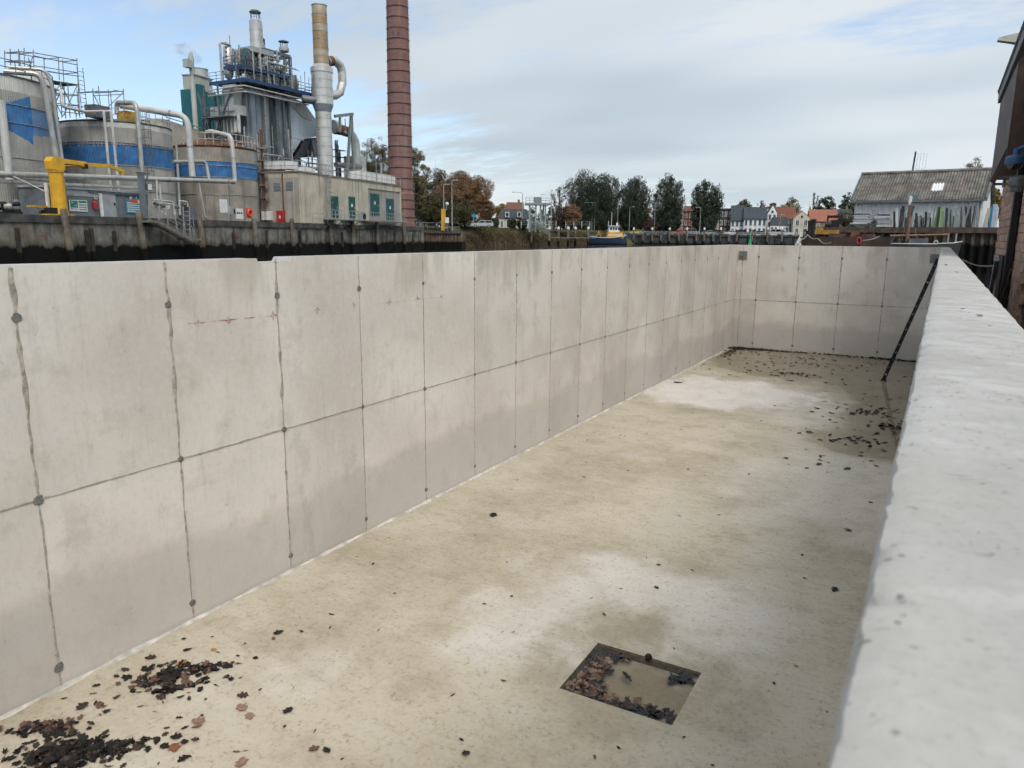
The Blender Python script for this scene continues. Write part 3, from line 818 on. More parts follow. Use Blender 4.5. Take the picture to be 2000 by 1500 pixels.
MB().lathe(cxA, cyA, [(rA+.1, zA-.05), (rA+.12, zA+.05), (rA*.5, zA+.5), (.1, zA+.7)], 48).build('roof', M_GALV_D, tkA)
for py in (205, 240, 308, 347): MB().ring(cxA, cyA, kp(30, py, tA).z, rA+.06, .03, 72, 5).build('hoop', M_GALV, shA)
rl = railing(MB(), arc(cxA, cyA, rA-.1, zA+.05, math.pi*1.05, math.pi*1.98, 16), 1.1, .035, 9); rl.build('railing', M_GALV_D, tkA)
for px0, px1, py0, py1 in ((84, 110, 158, 312), (97, 121, 150, 312)):
    p0, p1 = kp(px0, py0, tA-.5), kp(px1, py1, tA-.5)
    pth = bend([(p0.x-1.6, tA+1.5, p0.z+.5), (p0.x-.1, tA-.3, p0.z+.5), (p0.x+.1, tA-.5, p0.z-.5), (p1.x, tA-.5, p1.z)], .7)
    MB().tube(pth, .21 if px0 == 84 else .14, 10).build('down_pipe', M_PIPE, tkA, smooth=True)
p0, p1 = kp(2, 196, tA-.6), kp(17, 336, tA-.6)
MB().tube([p0, p1, (p1.x, p1.y, QZ+2.4)], .27, 10).build('down_pipe', M_PIPE_W, tkA, smooth=True)
hb = kp(70, 150, 7.5); MB().box(hb.x-.7, hb.x+.9, 7.2, 8.6, zA, zA+1.3).build('hatch_box', M_WHITE, tkA)

# blue-banded tanks
def banded_tank(pl, pr, py, tf, ptop, pband, label, shellmat, ribs, drip):
    cx, cy, r_ = circ(pl, pr, py, tf); pm = (pl+pr)/2
    zt = kp(pm, ptop, tf).z; zb1 = kp(pm, pband[0], tf).z; zb0 = kp(pm, pband[1], tf).z
    rs = random.Random(ribs); jag = [rs.uniform(-.3, .3) for _ in range(ribs*2+2)]
    def paint(x, y, z):
        j = int((math.atan2(y-cy, x-cx) % (2*math.pi))/(2*math.pi)*ribs*2)
        if zb0 < z < zb1 + (jag[j] if drip else 0): return 1
        return 2 if z > zt-.5 else 0
    t = thing('storage_tank', label, 'tank', K, (cx, cy, QZ), 'storage tanks of the factory')
    sh = shell(cx, cy, r_, QZ, zt, ribs, 90, paint, .03).build('shell', [shellmat, M_BLUE, M_RIMBAND if drip else shellmat], t, fix=False)
    return t, sh, cx, cy, r_, zt, zb0, zb1
tkB, shB, cxB, cyB, rB, zB, b0, b1 = banded_tank(117, 338, 300, 5.6, 232, (277, 316), 'broad ribbed grey tank with ragged bright blue band behind the yellow crane', M_CORR, 230, True)
MB().lathe(cxB, cyB, [(rB+.05, zB-.05), (rB+.1, zB+.08), (rB*.5, zB+.55), (.1, zB+.75)], 48).build('roof', M_GALV_D, tkB)
for z in (zB-2.0, b1+.2, b0-.1, QZ+2.6): MB().ring(cxB, cyB, z, rB+.07, .03, 72, 5).build('hoop', M_GALV, shB)
railing(MB(), arc(cxB, cyB, rB-.1, zB+.08, math.pi*1.02, math.pi*1.98, 14), 1.1, .03, 9).build('railing', M_GALV, tkB)
for px, py in ((167, 247), (173, 303)):
    p = kp(px, py, 5.4); yy = cyB - math.sqrt(max(.1, rB**2-(p.x-cxB)**2))
    MB().cyl((p.x, yy-.25, p.z), (p.x, yy+.1, p.z), .26, .26, 12).build('nozzle', M_GALV_D, shB)
for px0, px1 in ((203, 214), (217, 229)):
    p0, p1 = kp(px0, 222, 5.0), kp(px1, 345, 5.0)
    MB().tube(bend([(p0.x-.2, 6.6, p0.z+.2), (p0.x, 5.0, p0.z+.2), p0, p1, (p1.x, 5.0, QZ+.5)], .3), .11, 8).build('down_pipe', M_PIPE_W, tkB, smooth=True)
p = kp(288, 330, 6.0); lad = MB(); ladder(lad, (p.x, 6.0, QZ+1), (p.x, 6.0, zB+1.1), .55)
for k in range(11):
    z = QZ+3+k*.75
    if z < zB+1: lad.tube([(p.x-.4+.4*math.cos(a)+.4, 5.9-.55*math.sin(a), z) for a in [math.pi*i/8 for i in range(9)]], .025, 4)
for a in (.4, 1.2, 1.95, 2.75): lad.cyl((p.x+.4*math.cos(a), 5.9-.55*math.sin(a), QZ+3), (p.x+.4*math.cos(a), 5.9-.55*math.sin(a), zB+1), .025, None, 4)
lad.build('caged_ladder', M_GALV_D, tkB)
for px, py, sx in ((190, 217, 1.6), (250, 226, 1.5)):
    p = kp(px, py, 8); MB().box(p.x-sx/2, p.x+sx/2, 7.4, 8.6, zB+.2, zB+1.25).build('roof_fitting', M_GALV_D if px == 190 else M_YEL_D, tkB)

tkC, shC, cxC, cyC, rC, zC, b0, b1 = banded_tank(338, 502, 340, 3.4, 281, (311, 341), 'rust-streaked brown tank with a blue band and a railed roof', M_CORR_D, 190, False)
MB().lathe(cxC, cyC, [(rC+.05, zC-.05), (rC+.14, zC+.12), (rC*.6, zC+.75), (.1, zC+1.05)], 48).build('roof', M_RUST, tkC)
for z in (zC-1.9, b1+.05, b0-.05, QZ+2.8): MB().ring(cxC, cyC, z, rC+.06, .028, 64, 5).build('hoop', M_GALV, shC)
railing(MB(), arc(cxC, cyC, rC+.05, zC+.1, math.pi*.98, math.pi*2.02, 18), 1.25, .05, 1.6).build('railing', P('rust_spotted_rail', (.42, .36, .31), .7, .1, var=.35, scale=4), tkC)
# cream dome-ended tank half hidden behind
p0, p1 = kp(328, 250, 19), kp(392, 268, 19)
tkD = thing('horizontal_tank', 'cream tank with sloping end showing between the two blue-banded tanks', 'tank', K, (p0.x, 19, QZ))
MB().prism([(p0.x-2, QZ+3), (p1.x+1.6, QZ+3), (p1.x+1.2, p1.z+.4), (p1.x-1.2, p0.z+.2), (p0.x-2, p0.z+.8)], 'y', 18, 22).build('shell', M_CREAM, tkD)
MB().box(p0.x-2, p1.x+1, 18.4, 21.6, QZ, QZ+3).build('plinth', M_GALV_D, tkD)
MB().tube([(p0.x-1.5, 17.8, p0.z+1), (p1.x, 17.8, p1.z+.8)], .06, 5).build('rail', M_GALV, tkD)

# ------------------------------------------------------------------ scaffolds
def scaffold(label, t0, dt, segs, cross, deck=None):
    """tubes drawn on the front plane t0, repeated on the rear plane, tied across at the nodes"""
    o = kp(segs[0][1], segs[0][2], t0)
    t = thing('scaffold_tower', label, 'scaffold', K, tuple(o), 'scaffolds on the tanks')
    for nm, a0, b0, a1, b1, both in segs:
        p_, q_ = kp(a0, b0, t0), kp(a1, b1, t0)
        for dd in ((0, dt) if both else (0,)):
            MB().cyl(p_+Vector((0, dd, 0)), q_+Vector((0, dd, 0)), .04, None, 6).build(nm, M_SCAF, t)
    for a0, b0 in cross:
        p_ = kp(a0, b0, t0); MB().cyl(p_, p_+Vector((0, dt, 0)), .04, None, 6).build('transom', M_SCAF, t)
    if deck:
        p_, q_ = kp(deck[0], deck[1], t0), kp(deck[2], deck[3], t0)
        for i in range(4): MB().beam(p_+Vector((0, dt*(i+.5)/4, 0)), q_+Vector((0, dt*(i+.5)/4, 0)), dt/4-.03, .09).build('deck_board', M_DECK, t)
    return t
S_, L_, B_ = 'standard', 'ledger', 'brace'
scaffold('slim scaffold tower on the roof of the emblem tank', 8.5, 1.5,
         [(S_, 38, 152, 36, 96, 1), (S_, 49, 153, 47, 93, 1), (S_, 67, 155, 65, 97, 1), (L_, 36, 101, 66, 103, 1), (L_, 37, 118, 66, 121, 1), (L_, 37, 133, 66, 137, 1),
          (B_, 38, 148, 64, 120, 0), (B_, 50, 150, 64, 110, 0), (B_, 55, 112, 66, 146, 0), (B_, 38, 122, 48, 150, 0)],
         [(36, 101), (47, 101), (65, 103), (37, 118), (47, 119), (66, 121), (37, 133), (66, 137)])
sb_ = scaffold('long scaffold bridge with planked deck between the emblem tank and the blue-banded tank', 8.5, 1.6,
         [(L_, 66, 103, 151, 118, 1), (L_, 66, 109, 152, 127, 0), (L_, 66, 128, 153, 142, 1), (L_, 67, 136, 154, 149, 0), (S_, 116, 156, 114, 113, 1), (S_, 156, 230, 150, 114, 1), (S_, 121, 230, 118, 160, 1), (S_, 137, 230, 132, 160, 1),
          (B_, 119, 164, 150, 226, 1), (B_, 152, 164, 124, 226, 1), (B_, 108, 178, 120, 162, 0), (L_, 120, 182, 154, 186, 1), (L_, 121, 202, 155, 206, 1), (L_, 121, 218, 156, 222, 0)],
         [(114, 113), (151, 118), (153, 142), (120, 182), (154, 186), (121, 202), (155, 206), (133, 184)], (100, 157, 154, 166))
lad = MB(); p_ = kp(166, 226, 8.2); q_ = kp(159, 132, 8.2); ladder(lad, p_, (p_.x-.05, p_.y, q_.z), .6, r_=.035); lad.build('ladder', M_SCAF, sb_)
scaffold('small open scaffold frame on the roof of the blue-banded tank', 8.2, 1.8,
         [(S_, 185, 224, 181, 173, 1), (S_, 198, 224, 192, 168, 0), (S_, 219, 224, 216, 180, 0), (S_, 244, 226, 241, 173, 1), (L_, 181, 179, 241, 178, 1), (L_, 183, 187, 241, 184, 0), (B_, 182, 182, 200, 219, 0), (B_, 240, 181, 202, 218, 0), (B_, 222, 176, 240, 179, 0)],
         [(181, 179), (241, 178), (192, 178), (216, 180)])

# ------------------------------------------------------------------ pipes
def pipe(name, label, pts, r_, mat_, rad=.7, collars=0, cat='pipe', group='pipe runs between the tanks'):
    pth = bend(pts, rad); o = Vector(pts[-1])
    t = thing(name, label, cat, K, tuple(o), group)
    MB().tube(pth, r_, 12).build('pipe', mat_, t, smooth=True)
    L = [Vector(p) for p in pts]
    for a, b in zip(L, L[1:]):
        n = int((b-a).length/3.2)
        for i in range(1, n+1):
            c = a.lerp(b, i/(n+1)); d_ = (b-a).normalized()*.07
            MB().cyl(c-d_, c+d_, r_*1.12, None, 12).build('collar', M_GALV, t, smooth=True)
    return t
tp = 4.0
q = kp
pipe('loop_pipe', 'white pipe looping over the roof of the blue-banded tank and down its front', [q(228, 222, 8.5), q(228, 200, 8.5), q(266, 201, 5.2), q(278, 340, 5.2)], .21, M_PIPE)
pipe('overhead_pipe', 'thick white pipe crossing from the blue-banded tank to the rust-streaked tank', [q(236, 206, 9), q(300, 216, 6), q(366, 227, 2.6), q(376, 345, 2.6)], .29, M_PIPE_W, 1.0)
pipe('loop_pipe', 'white pipe dropping in front of the rust-streaked tank below its railing', [q(405, 258, 8), q(412, 256, 6), q(452, 266, 2.4), q(459, 352, 2.4), q(455, 357, 2.4)], .21, M_PIPE_W)
pipe('quay_pipe', 'long grey pipe running level along the quay in front of the tanks', [q(-60, 338, 2.5), q(458, 355, 2.4)], .22, M_PIPE)
pipe('quay_pipe', 'thinner pipe running along the quay just under the long grey pipe', [q(-60, 351, 2.7), q(276, 367, 2.7)], .14, M_PIPE_W)
pipe('loop_pipe', 'short grey pipe bending down at the left side of the rust-streaked tank', [q(338, 316, 3.6), q(402, 315, 2.8), q(408, 352, 2.6)], .17, M_PIPE, .5)
pipe('drop_pipe', 'thin grey pipe hanging from the long pipe to the quay by the gangway', [q(388, 356, 2.3), q(400, 424, 2.2), q(407, 427, 2.2)], .1, M_PIPE)
pipe('drop_pipe', 'thin upright pipe between the two blue-banded tanks', [q(344, 276, 5), q(352, 420, 5)], .12, M_PIPE)
pipe('scaffold_pipe', 'thin white pipe descending beside the scaffold bridge to the tank roof', [q(106, 174, 8), q(119, 175, 7), q(121, 208, 6.5), q(185, 222, 6.5)], .13, M_PIPE_W, .4)
pk = thing('pipe_cluster', 'cluster of small white process pipes and valves behind the gangway railing', 'pipework', K, (q(330, 418, 2.2).x, 2.2, QZ))
for pts in ([(308,420),(306,352)], [(316,420),(312,360)], [(298,395),(338,399),(341,420)], [(300,390),(338,394),(343,420)], [(322,420),(322,408),(330,408),(330,400)], [(350,420),(350,392),(366,394),(368,420)], [(296,404),(330,405)]):
    MB().tube(bend([q(a_, b_, 2.2) for a_, b_ in pts], .2), .07, 7).build('pipe', M_PIPE_W, pk, smooth=True)
for a_, b_ in ((305, 398), (318, 402), (345, 405), (360, 400)):
    c = q(a_, b_, 2.05); MB().cyl((c.x-.18, c.y, c.z), (c.x+.18, c.y, c.z), .16, None, 10).build('valve', M_GALV_D, pk)
MB().box(q(372, 400, 2.1).x-.5, q(372, 400, 2.1).x+.5, 1.9, 2.5, QZ, QZ+1.2).build('pump_housing', M_GALV_D, pk)

# ------------------------------------------------------------------ grey cabin, crane and quay furniture
s0, s1 = q(91, 410, 1.7).x, q(291, 412, 1.7).x
zc = q(150, 370, 1.7).z
cab = thing('grey_cabin', 'long low grey steel cabin on the quay behind the yellow crane', 'cabin', K, ((s0+s1)/2, 2.5, QZ))
wl = MB().box(s0, s1, 1.7, 4.3, QZ, zc).build('wall', M_CABIN, cab)
MB().box(s0-.1, s1+.1, 1.55, 4.4, zc+.004, zc+.16).build('roof', M_CABIN_L, cab)
MB().box(s0, s1-5.2, 1.66, 1.698, zc-.5, zc-.02).build('fascia', M_CABIN_L, cab)
d0, d1 = q(200, 400, 1.6).x, q(227, 400, 1.6).x
dr = MB().box(d0, d1, 1.62, 1.69, QZ+.05, zc-.15).build('door', M_CABIN_L, cab)
MB().box(d1-.22, d1-.12, 1.55, 1.62, QZ+1.0, QZ+1.2).build('handle', M_BLK, dr)
MB().box(d0-1.2, s1-.4, 1.55, 1.69, zc-.16, zc-.06).build('door_rail', M_GALV_D, cab)
for px in (94, 198):
    a_ = q(px, 400, 1.5).x; MB().box(a_-.09, a_+.09, 1.42, 1.6, QZ, zc+(.3 if px == 94 else -.2)).build('post', M_WHITE, cab)
MB().cyl((s0+.05, 1.5, zc-.4), (s0-2.2, 1.9, zc+.6), .05, None, 6).build('brace', M_WHITE, cab)
def board(px0, px1, py0, py1, t, name, label, mat_, cat='sign', bits=()):
    a_ = q(px0, py1, t); b_ = q(px1, py0, t)
    o = thing(name, label, cat, K, ((a_.x+b_.x)/2, t, a_.z))
    pl_ = MB().box(a_.x, b_.x, t-.03, t, a_.z, b_.z).build('board', mat_, o)
    for (u0, u1, v0, v1, mm) in bits:
        MB().box(a_.x+(b_.x-a_.x)*u0, a_.x+(b_.x-a_.x)*u1, t-.042, t-.029, b_.z-(b_.z-a_.z)*v1, b_.z-(b_.z-a_.z)*v0).build('print', mm, pl_)
    return o
board(136, 152, 391, 412, 1.66, 'safety_sign', 'white safety board with dark green picture on the grey cabin', M_WHITE, bits=[(.1,.92,.06,.68,M_SIGNGREEN), (.2,.45,.15,.3,M_WHITE), (.55,.78,.38,.58,M_WHITE), (.15,.85,.78,.82,M_CABIN)])
board(153, 169, 391.5, 413, 1.66, 'safety_sign', 'white safety board with green heading and rows of small symbols on the grey cabin', M_WHITE, bits=[(.1,.92,.05,.25,M_SIGNGREEN)] + [(.14+.2*i, .28+.2*i, .36+.2*j, .48+.2*j, M_CABIN) for i in range(4) for j in range(3)])
board(184, 189, 383, 389, 1.66, 'notice', 'tiny pale notice above the red extinguisher on the grey cabin', M_WHITE, bits=[(.2,.8,.2,.7,M_RED)])
board(247, 276, 391, 416, 1.66, 'notice_board', 'pale blue notice board with lines of text on the grey cabin', M_SIGNTEAL, bits=[(.08,.95,.22+.15*i,.29+.15*i,M_WHITE) for i in range(5)])
board(256, 278, 390.5, 396, 1.63, 'warning_strip', 'orange and white warning strip at the head of the blue notice board', M_ORG, bits=[(.55,1,.05,.95,M_WHITE)])
for px, lab, m1, m2 in ((255, 'round white prohibition sign with red rim on the grey cabin', M_RED, M_WHITE), (266, 'round blue mandatory sign on the grey cabin, beside the prohibition sign', M_SIGNBLUE, M_SIGNBLUE), (277, 'round blue sign half hidden by the dark steel post', M_SIGNBLUE, M_SIGNBLUE)):
    c = q(px, 386, 1.66); o = thing('round_sign', lab, 'sign', K, tuple(c), 'round signs on the cabin')
    dsk = MB().cyl((c.x, 1.69, c.z), (c.x, 1.66, c.z), .2, None, 18).build('disc', m1, o)
    if m1 is M_RED:
        MB().cyl((c.x, 1.66, c.z), (c.x, 1.645, c.z), .15, None, 18).build('face', M_WHITE, dsk)
        MB().beam((c.x-.1, 1.637, c.z+.1), (c.x+.1, 1.637, c.z-.1), .03, .012).build('bar', M_RED, dsk)
    else: MB().box(c.x-.04, c.x+.04, 1.645, 1.662, c.z-.12, c.z+.1).build('symbol', M_WHITE, dsk)
c = q(185.5, 408, 1.55); ex = thing('fire_extinguisher', 'red fire extinguisher hanging on the grey cabin', 'extinguisher', K, tuple(c))
MB().lathe(c.x, 1.5, [(.16, c.z), (.18, c.z+.08), (.18, c.z+.5), (.08, c.z+.62), (.06, c.z+.66)], 12).build('cylinder', M_RED, ex, smooth=True)
MB().box(c.x-.09, c.x+.09, 1.44, 1.56, c.z+.66, c.z+.74).build('handle', M_BLK, ex)

a_ = q(116, 419, .85); tp_ = q(107, 322, .85); cx, cz = (a_.x+tp_.x)/2+.05, q(107, 310, .85).z
cr = thing('quay_crane', 'yellow knuckle-boom crane standing on the quay edge', 'crane', K, (cx, .85, QZ))
pw = .52
MB().lathe(cx, .85, [(.62, QZ+.0), (.62, QZ+.12), (.56, QZ+.14), (.50, cz-1.1), (.50, cz-1.0)], 12).build('column', M_YEL, cr, smooth=True)
MB().lathe(cx, .85, [(.56, cz-1.0), (.56, cz-.82), (.5, cz-.8)], 14).build('slew_ring', M_YEL_D, cr)
hd = MB().prism([(cx-.55, cz-.8), (cx+.55, cz-.8), (cx+.5, cz-.1), (cx+.15, cz+.12), (cx-.4, cz+.1), (cx-.6, cz-.2)], 'y', .5, 1.2).build('head', M_YEL, cr)
b1_, b2_, b3_, b4_ = q(119, 314, .85), q(163, 320, .85), q(212, 324, .85), q(241, 335, .85)
bm1 = MB().beam(b1_, b2_, .28, .34).build('boom', M_YEL, cr)
bm2 = MB().beam(q(160, 320.5, .85), b3_, .24, .26).build('jib', M_YEL, cr); MB().beam(b3_, b4_, .2, .22).build('jib_tip', M_YEL, bm2)
MB().cyl(q(122, 325, .85), q(156, 322, .85), .1, None, 10).build('lift_cylinder', M_YEL_D, cr)
c = q(162, 322, .85); MB().cyl((c.x, .6, c.z), (c.x, 1.1, c.z), .24, None, 12).build('knuckle', M_YEL, cr)
c = q(166, 325, .7); MB().cbox(c, .3, .3, .36).build('valve_block', M_BLK, cr)
c = q(238, 338, .85); MB().cbox(c, .16, .16, .4).build('hook', M_YEL, cr)
MB().box(cx-1.1, cx-.4, .55, 1.15, QZ+.02, QZ+.55).build('control_box', M_BLK, cr)
MB().box(cx-1.35, cx+.8, .35, 1.35, QZ, QZ+.1).build('base_plate', M_YEL_D, cr)

c = q(283, 418, .9); tpz = q(279, 340, .9).z
po_ = thing('steel_post', 'dark steel post with bracket and floodlight beside the gangway', 'post', K, (c.x-.1, .9, QZ))
MB().box(c.x-.28, c.x+.12, .75, 1.1, QZ-1.0, tpz).build('column', M_CABIN, po_)
MB().box(c.x-.32, c.x+.75, .7, 1.15, tpz, tpz+.14).build('bracket', M_GALV_D, po_)
MB().beam((c.x+.1, .9, tpz-1.2), (c.x+.7, .9, tpz-.1), .08).build('stay', M_GALV_D, po_)
lp = MB().box(c.x+.3, c.x+.8, .65, 1.2, tpz-1.35, tpz-.75).build('floodlight', M_GALV_D, po_)
MB().box(c.x+.34, c.x+.76, .62, .65, tpz-1.3, tpz-.8).build('lens', M_WHITE, lp)

# gangway down the face of the quay
g0, g1 = q(303, 433, -.9), q(372, 470, -.9)
gw = thing('gangway', 'steel gangway sloping down the quay wall with handrails', 'gangway', K, (g0.x, -.9, g0.z), None)
M_GANG = P('dull_gangway_steel', (.20, .185, .15), .7, .2, var=.3, scale=3)
for y in (-1.25, -.45):
    MB().beam((g0.x, y, g0.z), (g1.x, y, g1.z), .06, .3).build('stringer', M_GANG, gw)
    m = MB(); railing(m, [(g0.x, y, g0.z+.1), (g1.x, y, g1.z+.1)], 1.15, .03, 1.1); m.build('handrail', M_GALV, gw)
for i in range(12):
    t_ = (i+.5)/12; c = Vector((g0.x, -.85, g0.z)).lerp(Vector((g1.x, -.85, g1.z)), t_)
    MB().box(c.x-.12, c.x+.12, -1.22, -.48, c.z+.02, c.z+.07).build('tread', M_GANG, gw)
pl0 = q(284, 430, -.9); MB().box(pl0.x-.2, g0.x+.1, -1.3, -.16, g0.z-.08, g0.z+.1).build('landing', M_GANG, gw)
m = MB(); railing(m, [(pl0.x, -1.28, g0.z+.1), (g0.x, -1.28, g0.z+.1)], 1.15, .03, .9); m.build('handrail', M_GALV, gw)
l0, l1 = q(362, 466, -.6), q(356, 424, -.6)
m = MB(); ladder(m, (l0.x, -.75, l0.z), (l1.x+.45, -.75, l1.z+.9), .8, r_=.04); m.build('step_ladder', M_GALV, gw)
m = MB(); ladder(m, (l0.x+1.2, -.45, l0.z), (l0.x+1.1, -.45, l0.z+2.1), .5, r_=.03); m.build('ladder', M_GALV, gw)
MB().box(l0.x-.6, l0.x+1.3, -1.2, -.2, l0.z-.16, l0.z).build('lower_landing', M_GANG, gw)

# small things on the quay
def lump(px, py, t, label, name, cat, mm, n=4):
    c = q(px, py, t); o = thing(name, label, cat, K, (c.x, t, QZ)); rs = random.Random(px)
    for i in range(n):
        x = c.x + rs.uniform(-.5, .5)
        MB().cyl((x-.25, t, QZ+.2+.15*i), (x+.25, t, QZ+.25+.15*i), .13+.04*rs.random(), None, 9).build('fitting', mm[i % len(mm)], o)
    MB().box(c.x-.6, c.x+.6, t-.15, t+.15, QZ, QZ+.16).build('skid', M_BLK, o)
lump(26, 410, .7, 'black hose coupling set on the quay at the far left', 'hose_coupling', 'coupling', [M_BLK, M_GALV_D, M_CREAM], 5)
lump(6, 410, .8, 'dark valve block on the quay at the extreme left edge', 'valve_block', 'valve', [M_BLK, M_BLK, M_CREAM], 4)
c0, c1 = q(58, 403, 1.4), q(90, 406, 1.4)
tr = thing('barrow', 'low yellow hand barrow parked left of the yellow crane', 'barrow', K, (c0.x, 1.4, QZ))
MB().box(c0.x, c1.x, 1.2, 1.7, QZ+.55, QZ+.68).build('tray', M_YEL_D, tr)
MB().beam((c0.x+.5, 1.3, QZ+.55), (c0.x+1.0, 1.3, QZ), .05).build('leg', M_GALV, tr); MB().cyl((c1.x-.4, 1.25, QZ+.2), (c1.x-.4, 1.45, QZ+.2), .2, None, 12).build('wheel', M_BLK, tr)
board(430, 443, 390, 415, 1.3, 'blank_board', 'blank white board on a stake in front of the rust-streaked tank', M_WHITE)
board(461, 474, 407.5, 427, 1.3, 'symbol_board', 'white board with three small symbols beside the orange lifebuoy', M_WHITE, bits=[(.12+.28*i, .3+.28*i, .35, .55, M_BLK) for i in range(3)])
c = q(450, 412, 1.2); bx = thing('junction_box', 'grey junction box on a thin post before the rust-streaked tank', 'box', K, (c.x, 1.2, QZ))
MB().box(c.x-.35, c.x+.25, 1.0, 1.4, c.z-.35, c.z+.45).build('housing', M_CABIN_L, bx); MB().box(c.x+.27, c.x+.6, 1.05, 1.35, c.z-.3, c.z+.25).build('housing', M_BLK, bx)
MB().cyl((c.x, 1.2, QZ), (c.x, 1.2, kp(446, 352, 1.2).z), .06, None, 6).build('post', M_GALV_D, bx)
c = q(487, 416, 1.2); lb = thing('lifebuoy', 'orange lifebuoy on its holder at the quay edge', 'lifebuoy', K, tuple(c))
MB().tube([(c.x+.33*math.cos(t), 1.1, c.z+.33*math.sin(t)) for t in [i*2*math.pi/20 for i in range(21)]], .12, 8).build('ring', M_ORG, lb, smooth=True)
MB().box(c.x-.42, c.x+.42, 1.2, 1.32, c.z-.5, c.z+.5).build('holder', M_ORG, lb); MB().cyl((c.x, 1.3, QZ), (c.x, 1.3, c.z), .05, None, 6).build('post', M_GALV, lb)

# ================================================================== cream concrete building at the right end of the quay
B = frame2(588, 90, 783, 113)
bq = B.pt
M_BLD = P('cream_render', (.52, .47, .37), .85, var=.16, scale=.5, streak=.75, stain=(.22, .20, .17), bump=.15, bscale=3)
M_BLD_S = P('grey_render', (.36, .335, .295), .85, var=.16, scale=.5, streak=.45, stain=(.2, .17, .14), bump=.15, bscale=3)
M_DOORFR = P('teal_frame', (.015, .13, .13), .5, var=.1)
LB = bq(783, 440, 0).x; HB = (bq(588, 344, 0).z + bq(783, 362, 0).z)/2 + .1; DB = B.ps(506, 438, 0).y
bd = thing('cream_building', 'flat-roofed cream concrete building with four green doors on the quay', 'building', B, (LB/2, 3, QZ))
sx = bq(720, 420, 0).x; sz = bq(722, 368, 0).z
MB().box(0, sx, 0, DB, QZ-.05, HB).build('wall', M_BLD, bd)
MB().box(sx+.003, LB, .12, DB, QZ-.05, sz).build('wall', M_BLD_S, bd)
MB().box(sx+.003, LB, 0, DB, sz+.003, HB-.004).build('wall', M_BLD, bd)
MB().box(LB+.003, LB+.3, 0, 1.2, QZ-.05, HB-.01).build('pilaster', M_BLD, bd)
MB().box(-.06, -.003, 0, DB, QZ, HB-.6).build('side_facing', M_BLD_S, bd)
rf = MB().box(-.12, LB+.2, -.1, DB+.1, HB, HB+.14).build('roof', P('roof_edge', (.23, .21, .17), .85, var=.4, scale=1, streak=.6), bd)
for px in (520, 548, 576):
    yy = B.ps(px, 400, 0).y; MB().box(-.11, -.062, yy-.03, yy+.03, QZ, HB-.6).build('joint_strip', M_BLD, bd)
def door(x0, x1, z0, z1, y, extras):
    d = MB().box(x0, x1, y-.05, y+.02, z0, z1).build('door', M_TEAL, bd)
    for a_, b_, c_, e_ in ((x0-.07, x0, z0, z1+.07), (x1, x1+.07, z0, z1+.07)): MB().box(a_, b_, y-.09, y+.02, c_, e_).build('frame', M_DOORFR, d)
    MB().box(x0-.07, x1+.07, y-.092, y+.02, z1+.071, z1+.14).build('frame', M_DOORFR, d)
    MB().box((x0+x1)/2-.02, (x0+x1)/2+.02, y-.062, y-.05, z0+.1, z1-.1).build('seam', M_BLK, d)
    MB().box(x1-.3, x1-.18, y-.1, y-.05, (z0+z1)/2-.1, (z0+z1)/2+.1).build('handle', M_GALV, d)
    if extras: MB().box((x0+x1)/2-.2, (x0+x1)/2+.2, y-.065, y-.05, (z0+z1)/2+.1, (z0+z1)/2+.5).build('notice', M_WHITE, d)
for a_, b_, c_, e_, rec, ex in ((648, 659, 386, 425, 0, 0), (682, 692, 387, 425, 0, 1), (724, 739, 381, 421, .12, 1), (755, 768, 391, 429, .12, 1)):
    p_, r_ = bq(a_, e_, rec), bq(b_, c_, rec); door(p_.x, r_.x, p_.z, r_.z, rec, ex)
def platform(px0, px1, pyd, label):
    a_, b_ = bq(px0, pyd, -1.1), bq(px1, pyd, -1.1)
    p_ = MB().box(a_.x, b_.x, -1.3, -.002, a_.z-.12, a_.z).build('platform', M_GALV_D, bd)
    m = MB(); railing(m, [(a_.x, -1.25, a_.z), (b_.x, -1.25, a_.z), (b_.x, -.05, a_.z)], 1.1, .03, .7, 1); m.build('railing', M_GALV, p_)
    for x in (a_.x+.3, b_.x-.3): MB().cyl((x, -.02, a_.z-1.0), (x, -1.2, a_.z-.12), .05, None, 5).build('bracket', M_GALV_D, p_)
    m = MB(); ladder(m, (b_.x+.5, -.9, QZ+.02), (b_.x+.1, -.9, a_.z), .8, (0, 1, 0), .03, .25); m.build('steps', M_GALV_D, p_)
platform(647, 671, 428, ''); platform(681, 703, 429, ''); platform(723, 788, 431, '')
m = MB(); railing(m, [(.1, -1.5, QZ), (bq(640, 430, -1.5).x, -1.5, QZ)], 1.1, .03, 2.2); m.build('railing', M_GALV, bd)
m = MB(); lx = bq(641, 400, -.25).x; ladder(m, (lx, -.3, QZ+.2), (lx, -.3, HB+1.2), .7, r_=.04, step=.35)
for k in range(9): m.tube([(lx+.45*math.cos(t), -.3-.6*math.sin(t), QZ+2.5+k*.6) for t in [math.pi*i/7 for i in range(8)]], .022, 4)
m.build('caged_ladder', M_GALV, bd)
p_ = bq(709, 422, -.3); ac = MB().box(p_.x-.55, p_.x+.5, -.5, -.02, p_.z-.6, p_.z+.5).build('cooling_unit', M_CABIN_L, bd)
MB().cyl((p_.x, -.53, p_.z-.05), (p_.x, -.5, p_.z-.05), .42, None, 16).build('fan', M_BLK, ac)
for px, py in ((541, 365), (565, 363)):
    c = B.ps(px, py, -.07); lv = MB().box(-.11, -.063, c.y-.55, c.y+.45, c.z-.45, c.z+.5).build('louvre', M_CABIN_L, bd)
    for k in range(6): MB().box(-.135, -.112, c.y-.5, c.y+.4, c.z-.4+k*.15, c.z-.33+k*.15).build('slat', M_CABIN, lv)
